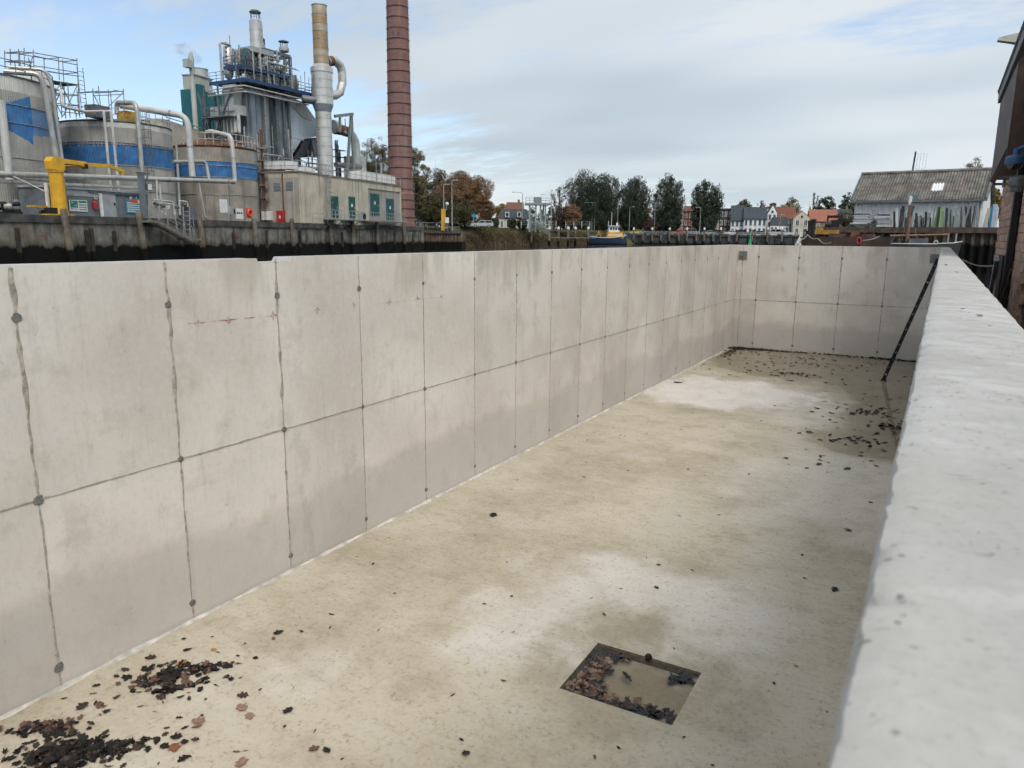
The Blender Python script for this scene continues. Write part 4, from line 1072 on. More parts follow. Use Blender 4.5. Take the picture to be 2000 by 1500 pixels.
c = B.ps(546.5, 416, -.4); rc = MB().box(-.45, -.07, c.y-.5, c.y+.45, QZ+.05, QZ+1.35).build('hydrant_cabinet', M_RED, bd); MB().box(-.462, -.451, c.y-.12, c.y+.1, QZ+.5, QZ+.8).build('label_plate', M_WHITE, rc)
c = B.ps(554, 380, -.1); MB().tube(bend([(.4, c.y, HB+.25), (-.25, c.y, HB-.2), (-.25, c.y, QZ+1.0), (-1.0, c.y-.4, QZ+.3)], .3), .07, 7).build('rain_pipe', M_RUST, bd)
for px in (517, 523): c = B.ps(px, 422, -.5); MB().box(-.7, -.07, c.y-.35, c.y+.3, QZ+.3, QZ+1.3).build('meter_box', M_WHITE, bd)
c = B.ps(509, 400, -.4); m = MB(); ladder(m, (-.5, c.y, QZ), (-.5, c.y, HB+3.2), .6, (0, 1, 0), .04); m.build('wall_ladder', M_GALV, bd)
c = B.ps(517, 400, -.4); m = MB(); m.beam((-.4, c.y, QZ), (-.4, c.y, HB+4.6), .2); m.build('rusty_column', M_RUST, bd)
for k in range(6): MB().box(-.75, -.3, c.y-.6, c.y+.6, QZ+1.4+k*1.35, QZ+1.5+k*1.35).build('rest_platform', M_GALV, bd)
m = MB(); railing(m, [(-.1, DB*.9, HB+.14), (-.1, -.05, HB+.14), (LB+.1, -.05, HB+.14)], 1.1, .035, 1.5); m.build('railing', M_GALV, rf)
def roofbox(px0, px1, py0, py1, y0, y1, rows, mm):
    a_, b_ = bq(px0, py1, y0), bq(px1, py0, y0)
    o = MB().box(a_.x, b_.x, y0, y1, HB+.5, max(b_.z, HB+1.0)).build('roof_unit', mm, rf)
    for k in range(int((b_.x-a_.x)/1.1)): MB().box(a_.x+.05+k*1.1, a_.x+1.0+k*1.1, y0-.08, y0-.005, HB+.55, max(b_.z, HB+1)+.1).build('fin', mm, o)
    MB().box(a_.x+.2, b_.x-.2, y0+.2, y1-.2, HB+.14, HB+.5).build('plinth', M_BLK, o)
roofbox(592, 616, 330, 340, 2.5, 5, 6, M_WHITE)
for k in range(5): MB().box(.6, 2.0, 1.2+k*1.45, 2.5+k*1.45, HB+.4, HB+1.25).build('roof_unit', M_WHITE, rf)
roofbox(700, 772, 346, 355, 2, 4, 4, M_WHITE)
for px, top in ((745, 318), (700, 330)):
    c = bq(px, 345, 2.5); MB().cyl((c.x, 2.5, HB+.1), (c.x, 2.5, bq(px, top, 2.5).z), .16, None, 8).build('vent_pipe', M_GALV, rf)
c = bq(735, 345, 1.0); MB().tube([(c.x, 1, HB), (c.x, 1, HB+3.0), (c.x-1.0, 1, HB+4.6)], .06, 6).build('davit', M_GALV, rf)

# ------------------------------------------------------------------ lamp post before the cream building
def street_lamp(fr, base, h, arm, label, group, mat_=None, r_=.09, double=False):
    t = thing('street_lamp', label, 'lamp post', fr, tuple(base), group); b_ = Vector(base); mm = mat_ or M_GALV
    MB().cyl(b_, b_+Vector((0, 0, h)), r_, r_*.6, 8).build('pole', mm, t, smooth=True)
    for sg in ((1, -1) if double else (1,)):
        a_ = arm*sg
        MB().tube([b_+Vector((0,0,h-.05)), b_+Vector((a_*.3,0,h+.15)), b_+Vector((a_,0,h+.22))], r_*.5, 6).build('arm', mm, t)
        MB().cbox(b_+Vector((a_+.35*(1 if a_ > 0 else -1), 0, h+.2)), .95, .3, .16).build('lamp_head', M_CABIN_L, t)
    return t
p_ = kp(577, 436, 1.6); hz = kp(569, 272, 1.6).z
street_lamp(K, (p_.x, 1.6, QZ), hz-QZ, 1.5, 'tall lamp post on the quay before the cream building', None)

# ================================================================== brick chimney
cxc, cyc, rc0 = circ(758, 805, 300, 6.0)
def brick_mat(name, c1, c2, mort, sx_, sy_, round_=None):
    g = G(name); x, y, z = g.xyz()
    cv = g.n('ShaderNodeCombineXYZ')
    if round_:
        u_ = g.m('MULTIPLY', g.m('ARCTAN2', g.m('SUBTRACT', y, round_[1]), g.m('SUBTRACT', x, round_[0])), round_[2])
    else: u_ = g.m('ADD', x, y)
    g.put(cv.inputs[0], u_); g.put(cv.inputs[1], z)
    b_ = g.n('ShaderNodeTexBrick'); g.put(b_.inputs['Vector'], cv.outputs[0]); b_.inputs['Scale'].default_value = 1
    b_.inputs['Brick Width'].default_value = sx_; b_.inputs['Row Height'].default_value = sy_; b_.inputs['Mortar Size'].default_value = .012
    b_.inputs['Color1'].default_value = (*c1, 1); b_.inputs['Color2'].default_value = (*c2, 1); b_.inputs['Mortar'].default_value = (*mort, 1)
    n = g.noise(.6, 4, .6); c = g.mix(g.m('MULTIPLY', g.mr(n, .45, .7), .45), b_.outputs[0], tuple(q*.55 for q in c1))
    c = g.mix(g.m('MULTIPLY', g.mr(g.noise(1, 4, .6, g.scaled((1.2, 1.2, .12))), .52, .7), .3), c, (.34, .27, .24))
    return g.done(c, .9, 0, None, .2)
cw = K.world((cxc, cyc, 0))
M_CHIM = brick_mat('chimney_brick', (.235, .112, .102), (.195, .092, .085), (.25, .185, .17), .23, .075, (cw.x, cw.y, rc0))
cm = thing('brick_chimney', 'very tall tapering red-brown brick chimney with iron bands', 'chimney', K, (cxc, cyc, QZ))
z300, z10 = kp(780, 300, cyc-rc0).z, kp(775, 10, cyc-rc0).z
def rz_(z): return rc0*(1 - .125*(z-z300)/(z10-z300))
zpl = kp(800, 376, cyc-rc0).z; ztop = z10 + 12
MB().lathe(cxc, cyc, [(rz_(zpl), zpl-.5), (rz_(zpl), zpl), (rz_(z300), z300), (rz_(z10), z10), (rz_(ztop), ztop), (rz_(ztop)+.3, ztop+.1), (rz_(ztop)+.3, ztop+1.2), (rz_(ztop)-.3, ztop+1.3)], 40).build('shaft', M_CHIM, cm, smooth=True)
pr = rz_(zpl)*1.09
MB().lathe(cxc, cyc, [(pr*1.06, QZ-.1), (pr*1.06, QZ+.7), (pr, QZ+.8), (pr, zpl-.2), (pr*.95, zpl)], 16).build('plinth', M_CHIM, cm)
k = 0; py = 441
while py > -40:
    z = kp(782, py, cyc-rc0).z
    rr_ = (pr if z < zpl else rz_(z)) + .05
    MB().lathe(cxc, cyc, [(rr_, z-.05), (rr_+.03, z-.04), (rr_+.03, z+.04), (rr_, z+.05)], 40, False).build('iron_band', M_RUST if k % 5 == 4 else M_GALV_D if False else P('iron_band', (.03, .022, .022), .7) if k == 0 else bpy.data.materials['iron_band'], cm)
    py -= 21.4 if py < 400 else 17.5; k += 1
m = MB(); a0 = -1.05
for i in range(130):
    z = QZ+1+i*.4
    if z < ztop-1:
        rr_ = (pr if z < zpl else rz_(z)); c_, s_ = math.cos(a0), math.sin(a0)
        m.tube([(cxc+rr_*c_-.2*s_*-1, cyc+rr_*s_-.2*c_, z), (cxc+(rr_+.12)*c_+.2*s_, cyc+(rr_+.12)*s_-.2*c_, z), (cxc+(rr_+.12)*c_-.2*s_, cyc+(rr_+.12)*s_+.2*c_, z), (cxc+rr_*c_-.2*s_, cyc+rr_*s_+.2*c_, z)], .025, 4)
m.build('rungs', M_RUST, cm, kind='stuff')
for px, py in ((790, 37), (801, 251), (754, 45)):
    c = kp(px, py, cyc-rc0*.8); sgn = 1 if px > 780 else -1
    MB().ring(cxc+sgn*(rz_(c.z)+.25), cyc-.6, c.z, .5, .035, 16, 5).build('rest_ring', M_GALV_D, cm)

# ================================================================== boiler and process tower
TW = frame2(495, 100, 607, 107)
tq = TW.pt
M_CASE = P('blue_grey_casing', (.21, .25, .285), .55, .25, var=.2, scale=.6, streak=.45, stain=(.10, .12, .14))
M_CASE_L = P('pale_blue_casing', (.42, .49, .55), .5, .25, var=.15, scale=.5, streak=.3, stain=(.22, .25, .28))
M_CASE_D = P('dark_plant_steel', (.055, .065, .075), .6, .25, var=.4, scale=1, streak=.4)
M_STEEL = P('plant_steelwork', (.125, .155, .17), .55, .3, var=.25, scale=1.5)
M_SILV = P('silver_cladding', (.55, .55, .54), .38, .6, var=.12, scale=1.2, streak=.3, stain=(.3, .27, .23))
M_PBLUE = P('platform_blue', (.022, .06, .15), .55, var=.2, scale=2)
M_GREYBOX = P('pale_grey_panel', (.38, .40, .39), .6, .1, var=.15, scale=.8, streak=.35)
WD = TW.ps(408, 174, 0).y; RX = tq(607, 183, 0).x
zP = (tq(495, 166, 0).z + tq(607, 182, 0).z)/2
bt = thing('process_tower', 'tall blue-grey boiler tower crowded with pipes, platforms and railings', 'tower', TW, (RX/2, WD/2, QZ))
x1 = tq(560, 200, .6).x
MB().box(.6, x1, .6, WD*.75, QZ, zP-.6).build('casing', M_CASE, bt)
MB().box(.9, x1+6, 4.5, WD*.7, QZ, zP-1.2).build('casing', M_CASE_D, bt)
for a_, b_, mm, o in ((495, 503, M_CASE, .15), (506, 515, M_CASE, .35), (519, 521.5, M_GALV, 0), (524, 530, M_CASE, .3), (532, 540, M_CASE_D, .45), (542, 547, M_STEEL, .1), (549, 557, M_CASE, .3)):
    MB().box(tq(a_, 250, 0).x, tq(b_, 250, 0).x, o, .58, QZ+4, zP-.7).build('column_casing', mm, bt)
# flue hopper: prism seen from its side
hp = [tq(561, 188, .3), tq(594, 200, .3), tq(617, 233, .3), tq(620, 266, .3), tq(590, 272, .3), tq(572, 300, .3), tq(560, 300, .3)]
hop = MB().prism([(v_.x, v_.z) for v_ in hp], 'y', .3, 4.5).build('flue_hopper', M_CASE_L, bt)
MB().prism([(v_.x, v_.z) for v_ in (tq(564, 200, .2), tq(592, 204, .2), tq(612, 232, .2), tq(608, 236, .2), tq(590, 228, .2))], 'y', .2, .297).build('stiffener_plate', M_GREYBOX, hop)
for px in (556, 566): MB().box(tq(px, 240, 0).x-.16, tq(px, 240, 0).x+.16, -.05, .29, QZ+5, zP-1).build('stiffener', M_STEEL, hop)
fk = [tq(592, 273, .6), tq(607, 271, .6), tq(596, 306, .6), tq(577, 308, .6)]
MB().prism([(v_.x, v_.z) for v_ in fk], 'y', .6, 3.2).build('chute', M_CASE_D, hop)
fk = [tq(608, 272, .6), tq(620, 268, .6), tq(622, 306, .6), tq(616, 306, .6)]
MB().prism([(v_.x, v_.z) for v_ in fk], 'y', .6, 3.2).build('chute', M_CASE, hop)
# left side: hood, recess and duct
MB().box(-.6, .55, 1, WD, QZ, zP-6.2).build('casing', M_CASE_D, bt)
hy0, hy1 = TW.ps(494, 210, -.8).y, TW.ps(413, 212, -.8).y
zh0, zh1 = TW.ps(450, 226, -.8).z, TW.ps(450, 207, -.8).z
MB().box(-1.0, .2, max(.2, hy0), hy1, zh0, zh1).build('air_hood', M_GREYBOX, bt)
for k in range(7):
    y = hy1 - 1.0 - k*.62; MB().cyl((-.9, y, zh0-2.0), (-.9, y, zh0), .2, None, 8).build('intake_tube', M_PIPE_W, bt)
dy = TW.ps(450, 190, -.7).y; MB().prism([(dy-1.1, zP-.5), (dy+1.1, zP-.5), (dy+.6, zh1), (dy-.6, zh1)], 'x', -.9, .3).build('duct', M_GREYBOX, bt)
# platforms with railings
def deck(x0, x1_, y0, y1, z, name='platform'):
    p_ = MB().box(x0, x1_, y0, y1, z-.18, z).build(name, M_GALV_D, bt)
    m = MB()
    m.beam((x0, y0, z-.1), (x1_, y0, z-.1), .12, .4); m.beam((x0, y0, z-.1), (x0, y1, z-.1), .12, .4)
    m.build('edge_beam', M_PBLUE, p_)
    m = MB(); railing(m, [(x0, y1, z), (x0, y0, z), (x1_, y0, z), (x1_, y1, z)], 1.15, .035, 1.2, 2); m.build('railing', M_STEEL, p_)
    return p_
deck(-.7, RX+.4, -1.0, WD-1.0, zP)
zU = tq(500, 135, 1).z; deck(.3, tq(566, 147, 1).x, .8, WD*.6, zU)
zL = tq(520, 318, -.5).z
m = MB(); m.box(-1, RX+1, -.9, .1, zL-.2, zL); railing(m, [(-1, -.9, zL), (RX+1, -.9, zL)], 1.1, .035, 1.4); m.build('platform', M_STEEL, bt)
# pipes slung under the main platform
for k, (o, r_) in enumerate(((-.9, .08), (-.6, .06), (-1.1, .10))):
    MB().tube(bend([(-1.0-.1*k, WD*.8, zP-.9-.35*k), (-1.0, o, zP-.8-.35*k), (RX*.85, o, zP-.9-.3*k)], .4), r_, 7).build('pipe', M_PIPE if k else M_PIPE_W, bt, smooth=True)
# top steel frame
fx0, fx1 = tq(517, 130, 1.5).x, tq(567, 130, 1.5).x; zf0, zf1 = zP, tq(517, 97, 1.5).z
for x in (fx0, fx1):
    for y in (1.5, 6): MB().box(x-.16, x+.16, y-.16, y+.16, zf0, zf1).build('frame_column', M_STEEL, bt)
for a_, b_ in (((fx0, 1.5, zf1), (fx1, 1.5, zf1)), ((fx0, 6, zf1), (fx1, 6, zf1)), ((fx0, 1.5, zf1), (fx0, 6, zf1)), ((fx1, 1.5, zf1), (fx1, 6, zf1)), ((fx0, 3.7, zf1), (fx1, 3.7, zf1))):
    MB().beam(a_, b_, .22, .4).build('frame_beam', M_STEEL, bt)
mid_ = (fx0+fx1)/2
for a_, b_ in (((fx0, 1.5, zf1-2.6), (mid_-.6, 1.5, zf1-.2)), ((fx1, 1.5, zf1-.2), (mid_+.6, 1.5, zf1-2.2)), ((mid_, 1.5, zP), (mid_, 1.5, zf1)), ((fx0, 1.5, zf1-.3), (mid_, 1.5, zf1-2.2)), ((mid_, 1.5, zf1-2.2), (fx1, 1.5, zf1-.6))):
    MB().beam(a_, b_, .15).build('frame_brace', M_STEEL, bt)
# exhaust silencer and vents
def vessel(pxc, hw, py0, py1, y, prof, name, mm, n=20, parent=bt):
    c0, c1 = tq(pxc[0], py1, y), tq(pxc[1], py0, y); cx_ = (c0.x+c1.x)/2
    r_ = tq(pxc[0]+hw, (py0+py1)/2, y).x - tq(pxc[0], (py0+py1)/2, y).x; r_ *= .84; H = c1.z-c0.z
    return MB().lathe(cx_, y, [(r_*a_, c0.z+H*b_) for a_, b_ in prof], n).build(name, mm, parent, smooth=True), cx_, r_, c0.z, c1.z
ex_, cx_, r_, z0_, z1_ = vessel((502, 499), 11.2, 38, 98, 2.5, [(1, 0), (1, .31), (1.03, .315), (1.03, .33), (1, .335), (1, .62), (1.03, .625), (1.03, .64), (1, .645), (1, .94), (.82, .98), (.78, 1)], 'exhaust_silencer', M_SILV)
for k in range(6): t_ = k*math.pi/3; MB().cyl((cx_+r_*.72*math.cos(t_), 2.5+r_*.72*math.sin(t_), z1_), (cx_+r_*.72*math.cos(t_), 2.5+r_*.72*math.sin(t_), z1_+.8), .05, None, 5).build('cap_leg', M_STEEL, ex_)
MB().lathe(cx_, 2.5, [(r_*.86, z1_+.75), (r_*.9, z1_+.85), (r_*.6, z1_+1.05), (.05, z1_+1.15)], 18).build('rain_cap', M_STEEL, ex_)
MB().box(cx_-2.0, cx_+1.6, 1.3, 3.7, z0_-.6, z0_).build('silencer_base', M_GREYBOX, bt)
MB().cyl((cx_-.2, 2.5, zP), (cx_-.2, 2.5, z0_-.4), r_*.75, None, 14).build('exhaust_pipe', M_RUST, bt, smooth=True)
for pxc, hw, p0, p1 in (((515, 515), 3.0, 88, 97), ((556, 553), 8.5, 91, 103)):
    v_, cx_, r_, z0_, z1_ = vessel(pxc, hw, p0, p1, 3, [(.6, 0), (1, .2), (1, .6), (.85, 1)], 'roof_vent', M_GREYBOX)
    for k in range(4): t_ = k*math.pi/2+.4; MB().cyl((cx_+r_*.7*math.cos(t_), 3+r_*.7*math.sin(t_), z1_), (cx_+r_*.7*math.cos(t_), 3+r_*.7*math.sin(t_), z1_+.6), .05, None, 5).build('cap_leg', M_STEEL, v_)
    MB().lathe(cx_, 3, [(r_*1.0, z1_+.55), (r_*1.0, z1_+.65), (.05, z1_+.85)], 16).build('rain_cap', M_STEEL, v_)
v_, cx_, r_, z0_, z1_ = vessel((558, 556), 3.2, 108, 140, 3, [(1, 0), (1, 1)], 'vent_pipe', M_PIPE)
# separator vessel, ball and gooseneck at the left
v_, cx_, r_, z0_, z1_ = vessel((446, 445), 8.5, 91, 127, 3.5, [(.25, -.18), (.6, -.06), (1, 0), (1, .9), (.8, 1), (.3, 1.08)], 'separator_vessel', M_SILV)
MB().box(cx_+r_*.6, cx_+r_*2.0, 3, 4.4, z0_+.5, z1_-.2).build('vessel_housing', M_GREYBOX, v_)
for k in range(5): MB().cyl((cx_-r_*1.12, 3.2, z0_+.4+k*.5), (cx_-r_*.8, 3.2, z0_+.4+k*.5), .1, None, 6).build('flange', M_GALV_D, v_)
v_, cx2, r2, z2, z3 = vessel((447, 446), 9, 129, 154, 3.5, [(.35, -.05), (.75, .1), (1, .4), (1, .6), (.75, .88), (.3, 1)], 'ball_vessel', M_GALV)
g0_, g1_, g2_ = tq(434, 158, 3), tq(428, 84, 3), tq(447, 81, 3)
MB().tube(bend([g0_, (g0_.x, 3, g1_.z+.1), (cx_, 3, g1_.z+.1), (cx_, 3.4, z1_)], .35), .14, 8).build('gooseneck', M_PIPE, bt, smooth=True)
MB().cyl((cx_+.3, 3.4, z1_), (cx_+.3, 3.4, tq(450, 70, 3.4).z), .04, None, 5).build('whip_vent', M_STEEL, bt)
MB().tube(bend([(cx2+.9, 3, z2+.6), (cx2+2.2, 2.5, z2+1.8), (cx2+3.2, 2.3, z2+.5), (cx2+4.5, 2.3, z2+.2)], .8), .3, 9).build('transfer_pipe', M_PIPE, bt, smooth=True)
# big drum lying on the platform
p0_, p1_ = tq(502, 156, 2.2), tq(572, 168, 2.2)
MB().tube([(p0_.x-.2, 2.6, zP+1.5), (p0_.x, 2.6, zP+1.5), (p1_.x, 2.6, zP+1.5), (p1_.x+.25, 2.6, zP+1.5)], 1.25, 18).build('steam_drum', M_GREYBOX, bt, smooth=True)
for k in range(9): x = p0_.x+.5+k*(p1_.x-p0_.x-1)/8; MB().cyl((x, 1.15, zP), (x, 1.15, zP+1.4+.5*(k % 3)), .13, None, 8).build('valve_pipe', M_PIPE if k % 2 else M_GALV_D, bt, smooth=True)
c_ = tq(480, 105, 2); MB().lathe(c_.x, 2, [(.3, c_.z-.5), (.35, c_.z), (.3, c_.z+.5)], 10).build('small_drum', M_DOORFR, bt, smooth=True); MB().cyl((c_.x, 2, zP), (c_.x, 2, c_.z-.5), .07, None, 5).build('drum_post', M_STEEL, bt)
MB().prism([(tq(478,120,2).x, zU), (tq(494,120,2).x, zU), (tq(494,120,2).x, zU+2.0), (tq(480,120,2).x, zU+2.4)], 'y', 1.6, 3.2).build('pump_house', M_GALV_D, bt)
# dense small pipework
rt = random.Random(77)
for k in range(170):
    zone = k % 4
    if zone == 0: x, y, z0_, z1_ = rt.uniform(-.5, RX*.9), rt.uniform(-.6, 2), zP+.05, zP+rt.uniform(1, 4.5)
    elif zone == 1: x, y, z0_, z1_ = -rt.uniform(.2, 1.3), rt.uniform(.5, WD-.5), zP-rt.uniform(7, 10), zP-rt.uniform(1, 5)
    elif zone == 2: x, y, z0_, z1_ = rt.uniform(-1, RX), -rt.uniform(.1, .9), QZ+rt.uniform(3, 6), QZ+rt.uniform(7, 12)
    else: x, y, z0_, z1_ = rt.uniform(.5, x1), rt.uniform(.9, 3), zU, zU+rt.uniform(.8, 3)
    r_ = rt.choice((.04, .05, .08, .11)); mm = rt.choice((M_STEEL, M_GALV, M_PIPE, M_CASE_D))
    if rt.random() < .55: MB().cyl((x, y, z0_), (x, y, z1_), r_, None, 6).build('small_pipe', mm, bt)
    else:
        zz = rt.uniform(z0_, z1_); L_x = rt.uniform(1, 3.5)
        if zone == 1: MB().tube(bend([(x, y, zz), (x, min(WD, y+L_x), zz), (x, min(WD, y+L_x), zz-rt.uniform(.5, 2))], .25), r_, 6).build('small_pipe', mm, bt)
        else: MB().tube(bend([(x, y, zz-rt.uniform(.3, 1.2)), (x, y, zz), (x+L_x, y, zz)], .25), r_, 6).build('small_pipe', mm, bt)
for a_, b_ in (((-1.1, 1.0, zP-1), (-1.1, 6, QZ+8)), ((-1.1, 7, zP-1), (-1.1, 4, QZ+8)), ((-1.1, WD-.4, zP-.3), (-1.1, WD-.4, QZ)), ((-1.1, 3.4, zP-.3), (-1.1, 3.4, QZ))):
    MB().beam(a_, b_, .16).build('side_brace', M_STEEL, bt)
for k in range(3):
    z = zP-4.2-k*4.0; m = MB(); m.box(-2.2, -.62, .5, WD-1, z-.12, z); railing(m, [(-2.2, .5, z), (-2.2, WD-1, z)], 1.1, .035, 1.3); m.build('side_platform', M_STEEL, bt)
# stair scaffolding at the right end
sxr = tq(592, 160, 1).x
for k in range(4):
    for y in (-.6, 1.4): MB().cyl((sxr+k*.75, y, zP-.2), (sxr+k*.75, y, zP+2.6+.6*(k == 1)), .04, None, 5).build('scaffold_tube', M_SCAF, bt)
for z in (zP+1, zP+2, zP+2.6): MB().cyl((sxr-.3, -.6, z), (sxr+2.8, -.6, z), .04, None, 5).build('scaffold_tube', M_SCAF, bt)

# ================================================================== teal boiler house
TL = frame2(352, 114, 470, 124)
lq = TL.pt
M_TEALC = P('teal_cladding', (.018, .135, .16), .6, .1, var=.15, scale=.5, streak=.25)
M_CREAMC = P('pale_cladding', (.40, .42, .39), .6, .1, var=.1, scale=.5, streak=.2)
x0_, x1_ = lq(384, 200, 0).x, lq(470, 200, 0).x; DT = TL.ps(352, 176, x0_).y
zt_, zc_ = (lq(360, 176, 0).z+lq(430, 178, 0).z)/2, lq(360, 139, 0).z
tb = thing('teal_boiler_house', 'tall teal clad boiler house with pale top left of the tower', 'building', TL, ((x0_+x1_)/2, 5, QZ))
def ribbed(m, x0, x1, y, z0, z1, pitch=.6, d=.08):
    n = int((x1-x0)/pitch); pts = []
    for i in range(n): a_ = x0+(x1-x0)*i/n; w_ = (x1-x0)/n; pts += [(a_, y), (a_+w_*.35, y), (a_+w_*.5, y-d), (a_+w_*.85, y-d)]
    pts += [(x1, y)]; k = len(pts)
    m.add([(a_, b_, z0) for a_, b_ in pts] + [(a_, b_, z1) for a_, b_ in pts], [(i, i+1, i+1+k, i+k) for i in range(k-1)]); return m
m = MB().box(x0_, x1_, 0.01, DT, QZ, zt_); ribbed(m, x0_, x1_, -.02, QZ, zt_, .5, .09); m.build('wall', M_TEALC, tb, fix=False)
xm = lq(418, 150, 0).x
m = MB().box(x0_+.3, xm, .4, DT-.3, zt_, zc_); ribbed(m, x0_+.3, xm, .37, zt_+.003, zc_, .5, .06); m.build('upper_wall', M_CREAMC, tb, fix=False)
MB().box(x0_+.2, xm+.1, .2, DT-.2, zc_+.003, zc_+.15).build('roof', M_GREYBOX, tb)
xp = lq(392, 200, -.6).x; MB().box(xp-.5, xp+.6, -.95, -.1, QZ, zt_+.5).build('pilaster', M_TEALC, tb)
cc = lq(388, 130, 3); rr_ = lq(399, 130, 3).x-cc.x; MB().lathe(cc.x, 3, [(rr_, zc_+.1), (rr_, zc_+1.6), (rr_*1.05, zc_+1.65), (rr_*1.05, zc_+1.75), (rr_*.8, zc_+1.8)], 24).build('vent_drum', M_CREAMC, tb, smooth=True)
ca, cb = lq(383, 245, -1.4), lq(376, 170, -1.4); xx = (ca.x+cb.x)/2; r_ = .33
fp = MB().lathe(xx, -1.4, [(r_, QZ+4), (r_, zt_+.6), (r_*.6, zt_+1.1), (r_, zt_+1.8), (r_*1.15, zt_+3.2), (r_*.7, zt_+3.9), (r_*.45, zt_+4.2)], 14).build('exhaust_pipe', M_CREAMC, tb, smooth=True)
MB().box(xx-1.2, xx-.35, -1.8, -1.0, zt_+2.1, zt_+3.1).build('filter_box', M_CREAMC, tb)

# ================================================================== flue stack with its return duct
SF = frame2(608, 103, 700, 109)
fq = SF.pt
M_STACK = P('stack_cladding', (.58, .57, .54), .35, .55, var=.12, scale=.8, streak=.3, stain=(.36, .33, .28))
def stack_top_mat():
    g = G('heat_stained_cladding'); z = g.xyz()[2]
    n = g.noise(.8, 4, .6); rings = g.noise(1.0, 2, .5, g.scaled((.05, .05, .55)))
    c = g.mix(g.mr(n, .3, .7), (.42, .38, .30), (.52, .49, .42)); c = g.mix(g.m('MULTIPLY', g.mr(rings, .4, .62), .85), c, (.34, .21, .085))
    c = g.mix(g.m('MULTIPLY', g.mr(g.noise(.9, 3, .6, g.scaled((1, 1, .4), (4, 4, 4))), .56, .66), .7), c, (.24, .27, .31))
    return g.done(c, .45, .4, None, .4)
M_STACKT = stack_top_mat()
xc = (fq(623, 20, 0).x + fq(636, 325, 0).x)/2; pxm = .735*(fq(601, 170, 0).x-fq(600, 170, 0).x)
zz = lambda py: fq(630, py, 0).z
R1, R2, R3 = 15.2*pxm, 21.5*pxm, 16.3*pxm
fs_ = thing('flue_stack', 'silver flue stack with rust-stained upper half and a looping side duct', 'flue stack', SF, (xc, 0, QZ))
up_ = MB().lathe(xc, 0, [(R1*1.02, zz(128)), (R1*1.0, zz(60)), (R1*.98, zz(15)), (R1*1.05, zz(14)), (R1*1.05, zz(12.5)), (R1*.9, zz(12))], 28).build('upper_shaft', M_STACKT, fs_, smooth=True)
for py in (32, 49, 64, 80, 96, 112): MB().ring(xc, 0, zz(py), R1*1.005, .035, 32, 5).build('seam_ring', M_GALV, up_)
MB().lathe(xc, 0, [(R2, zz(205)), (R2*.99, zz(143)), (R2*1.06, zz(142.5)), (R2*1.06, zz(134)), (R2*.95, zz(133)), (R1*1.02, zz(127))], 28).build('jacket', M_STACK, fs_, smooth=True)
for py in (158, 174, 190): MB().ring(xc, 0, zz(py), R2*1.0, .03, 32, 5).build('seam_ring', M_GALV, fs_)
MB().lathe(xc, 0, [(R3, zz(220)), (R3, zz(219)), (R2, zz(205)), (R2, zz(204.5))], 28).build('cone', M_CASE, fs_, smooth=True)
lo2 = MB().lathe(xc, 0, [(R3*1.02, QZ), (R3, zz(219.5))], 28).build('lower_shaft', M_STACK, fs_, smooth=True)
for py in (232, 250, 268, 286, 304, 322): MB().ring(xc, 0, zz(py), R3*1.015, .03, 32, 5).build('seam_ring', M_GALV, lo2)
rd = 9.0*pxm
dp = [fq(640, 120, 0), fq(653, 118, 0), fq(664, 128, 0), fq(668, 140, 0), fq(668.5, 163, 0), fq(664, 180, 0), fq(655, 186, 0), fq(640, 186, 0)]
loop = MB().tube(dp, rd, 16).build('loop_duct', M_STACK, fs_, smooth=False)
MB().tube([fq(642, 120, 0), fq(649, 119, 0)], rd*1.1, 16).build('expansion_joint', M_RUST, fs_, smooth=True)
MB().tube([fq(590, 193, 1.2), fq(612, 196, .4), fq(620, 196, 0)], rd*.9, 14).build('inlet_duct', M_GALV_D, fs_, smooth=True)
# gantry, rusty drum and return duct right of the stack
gt = thing('lifting_gantry', 'grey A-frame lifting gantry right of the flue stack', 'gantry', SF, tuple(fq(683, 335, 0)))
M_GANTRY = P('gantry_grey', (.20, .235, .235), .55, .2, var=.15, scale=2)
tpz_ = fq(686, 224, -1)
for px in (676, 692): MB().beam((fq(px, 344, -1).x, -1, HB), tpz_, .3, .3).build('leg', M_GANTRY, gt)
MB().beam(fq(654, 227, -1), fq(689, 223, -1), .35, .4).build('beam', M_GANTRY, gt)
MB().beam(fq(664, 229, -1), fq(664, 258, -1), .25, .25).build('hanger', M_GANTRY, gt)
c = fq(674, 232, -1); MB().cyl(c, c+Vector((0, 0, -1.6)), .06, None, 6).build('chain', M_GALV_D, gt); MB().sphere((c.x, -1, c.z-1.8), .3, 10).build('hook_block', M_GALV_D, gt)
fd = thing('fan_duct', 'rusty fan drum with pale curved duct beside the flue stack', 'duct', SF, tuple(fq(690, 335, 1)))
MB().tube([fq(654, 252, 1), fq(668, 254, 1), fq(680, 258, 1)], 11*pxm, 16).build('drum', M_RUST, fd, smooth=True)
MB().tube([fq(650, 247, 1), fq(655, 248, 1)], 14*pxm, 16).build('flange', M_GREYBOX, fd, smooth=True)
MB().tube([fq(679, 258, 1), fq(688, 264, 1), fq(694, 277, 1), fq(696, 294, 1), fq(696, 310, 1)], 9*pxm, 14).build('curved_duct', M_GREYBOX, fd)
a_, b_ = fq(691, 340, .4), fq(713, 307, .4); MB().box(a_.x, b_.x, .2, 2.2, HB, b_.z).build('fan_housing', M_GREYBOX, fd)
MB().tube([fq(656, 322, 0), fq(704, 326, 0)], 6*pxm, 14).build('fan_motor', M_GALV_D, fd, smooth=True)
m = MB(); rt2 = random.Random(4)
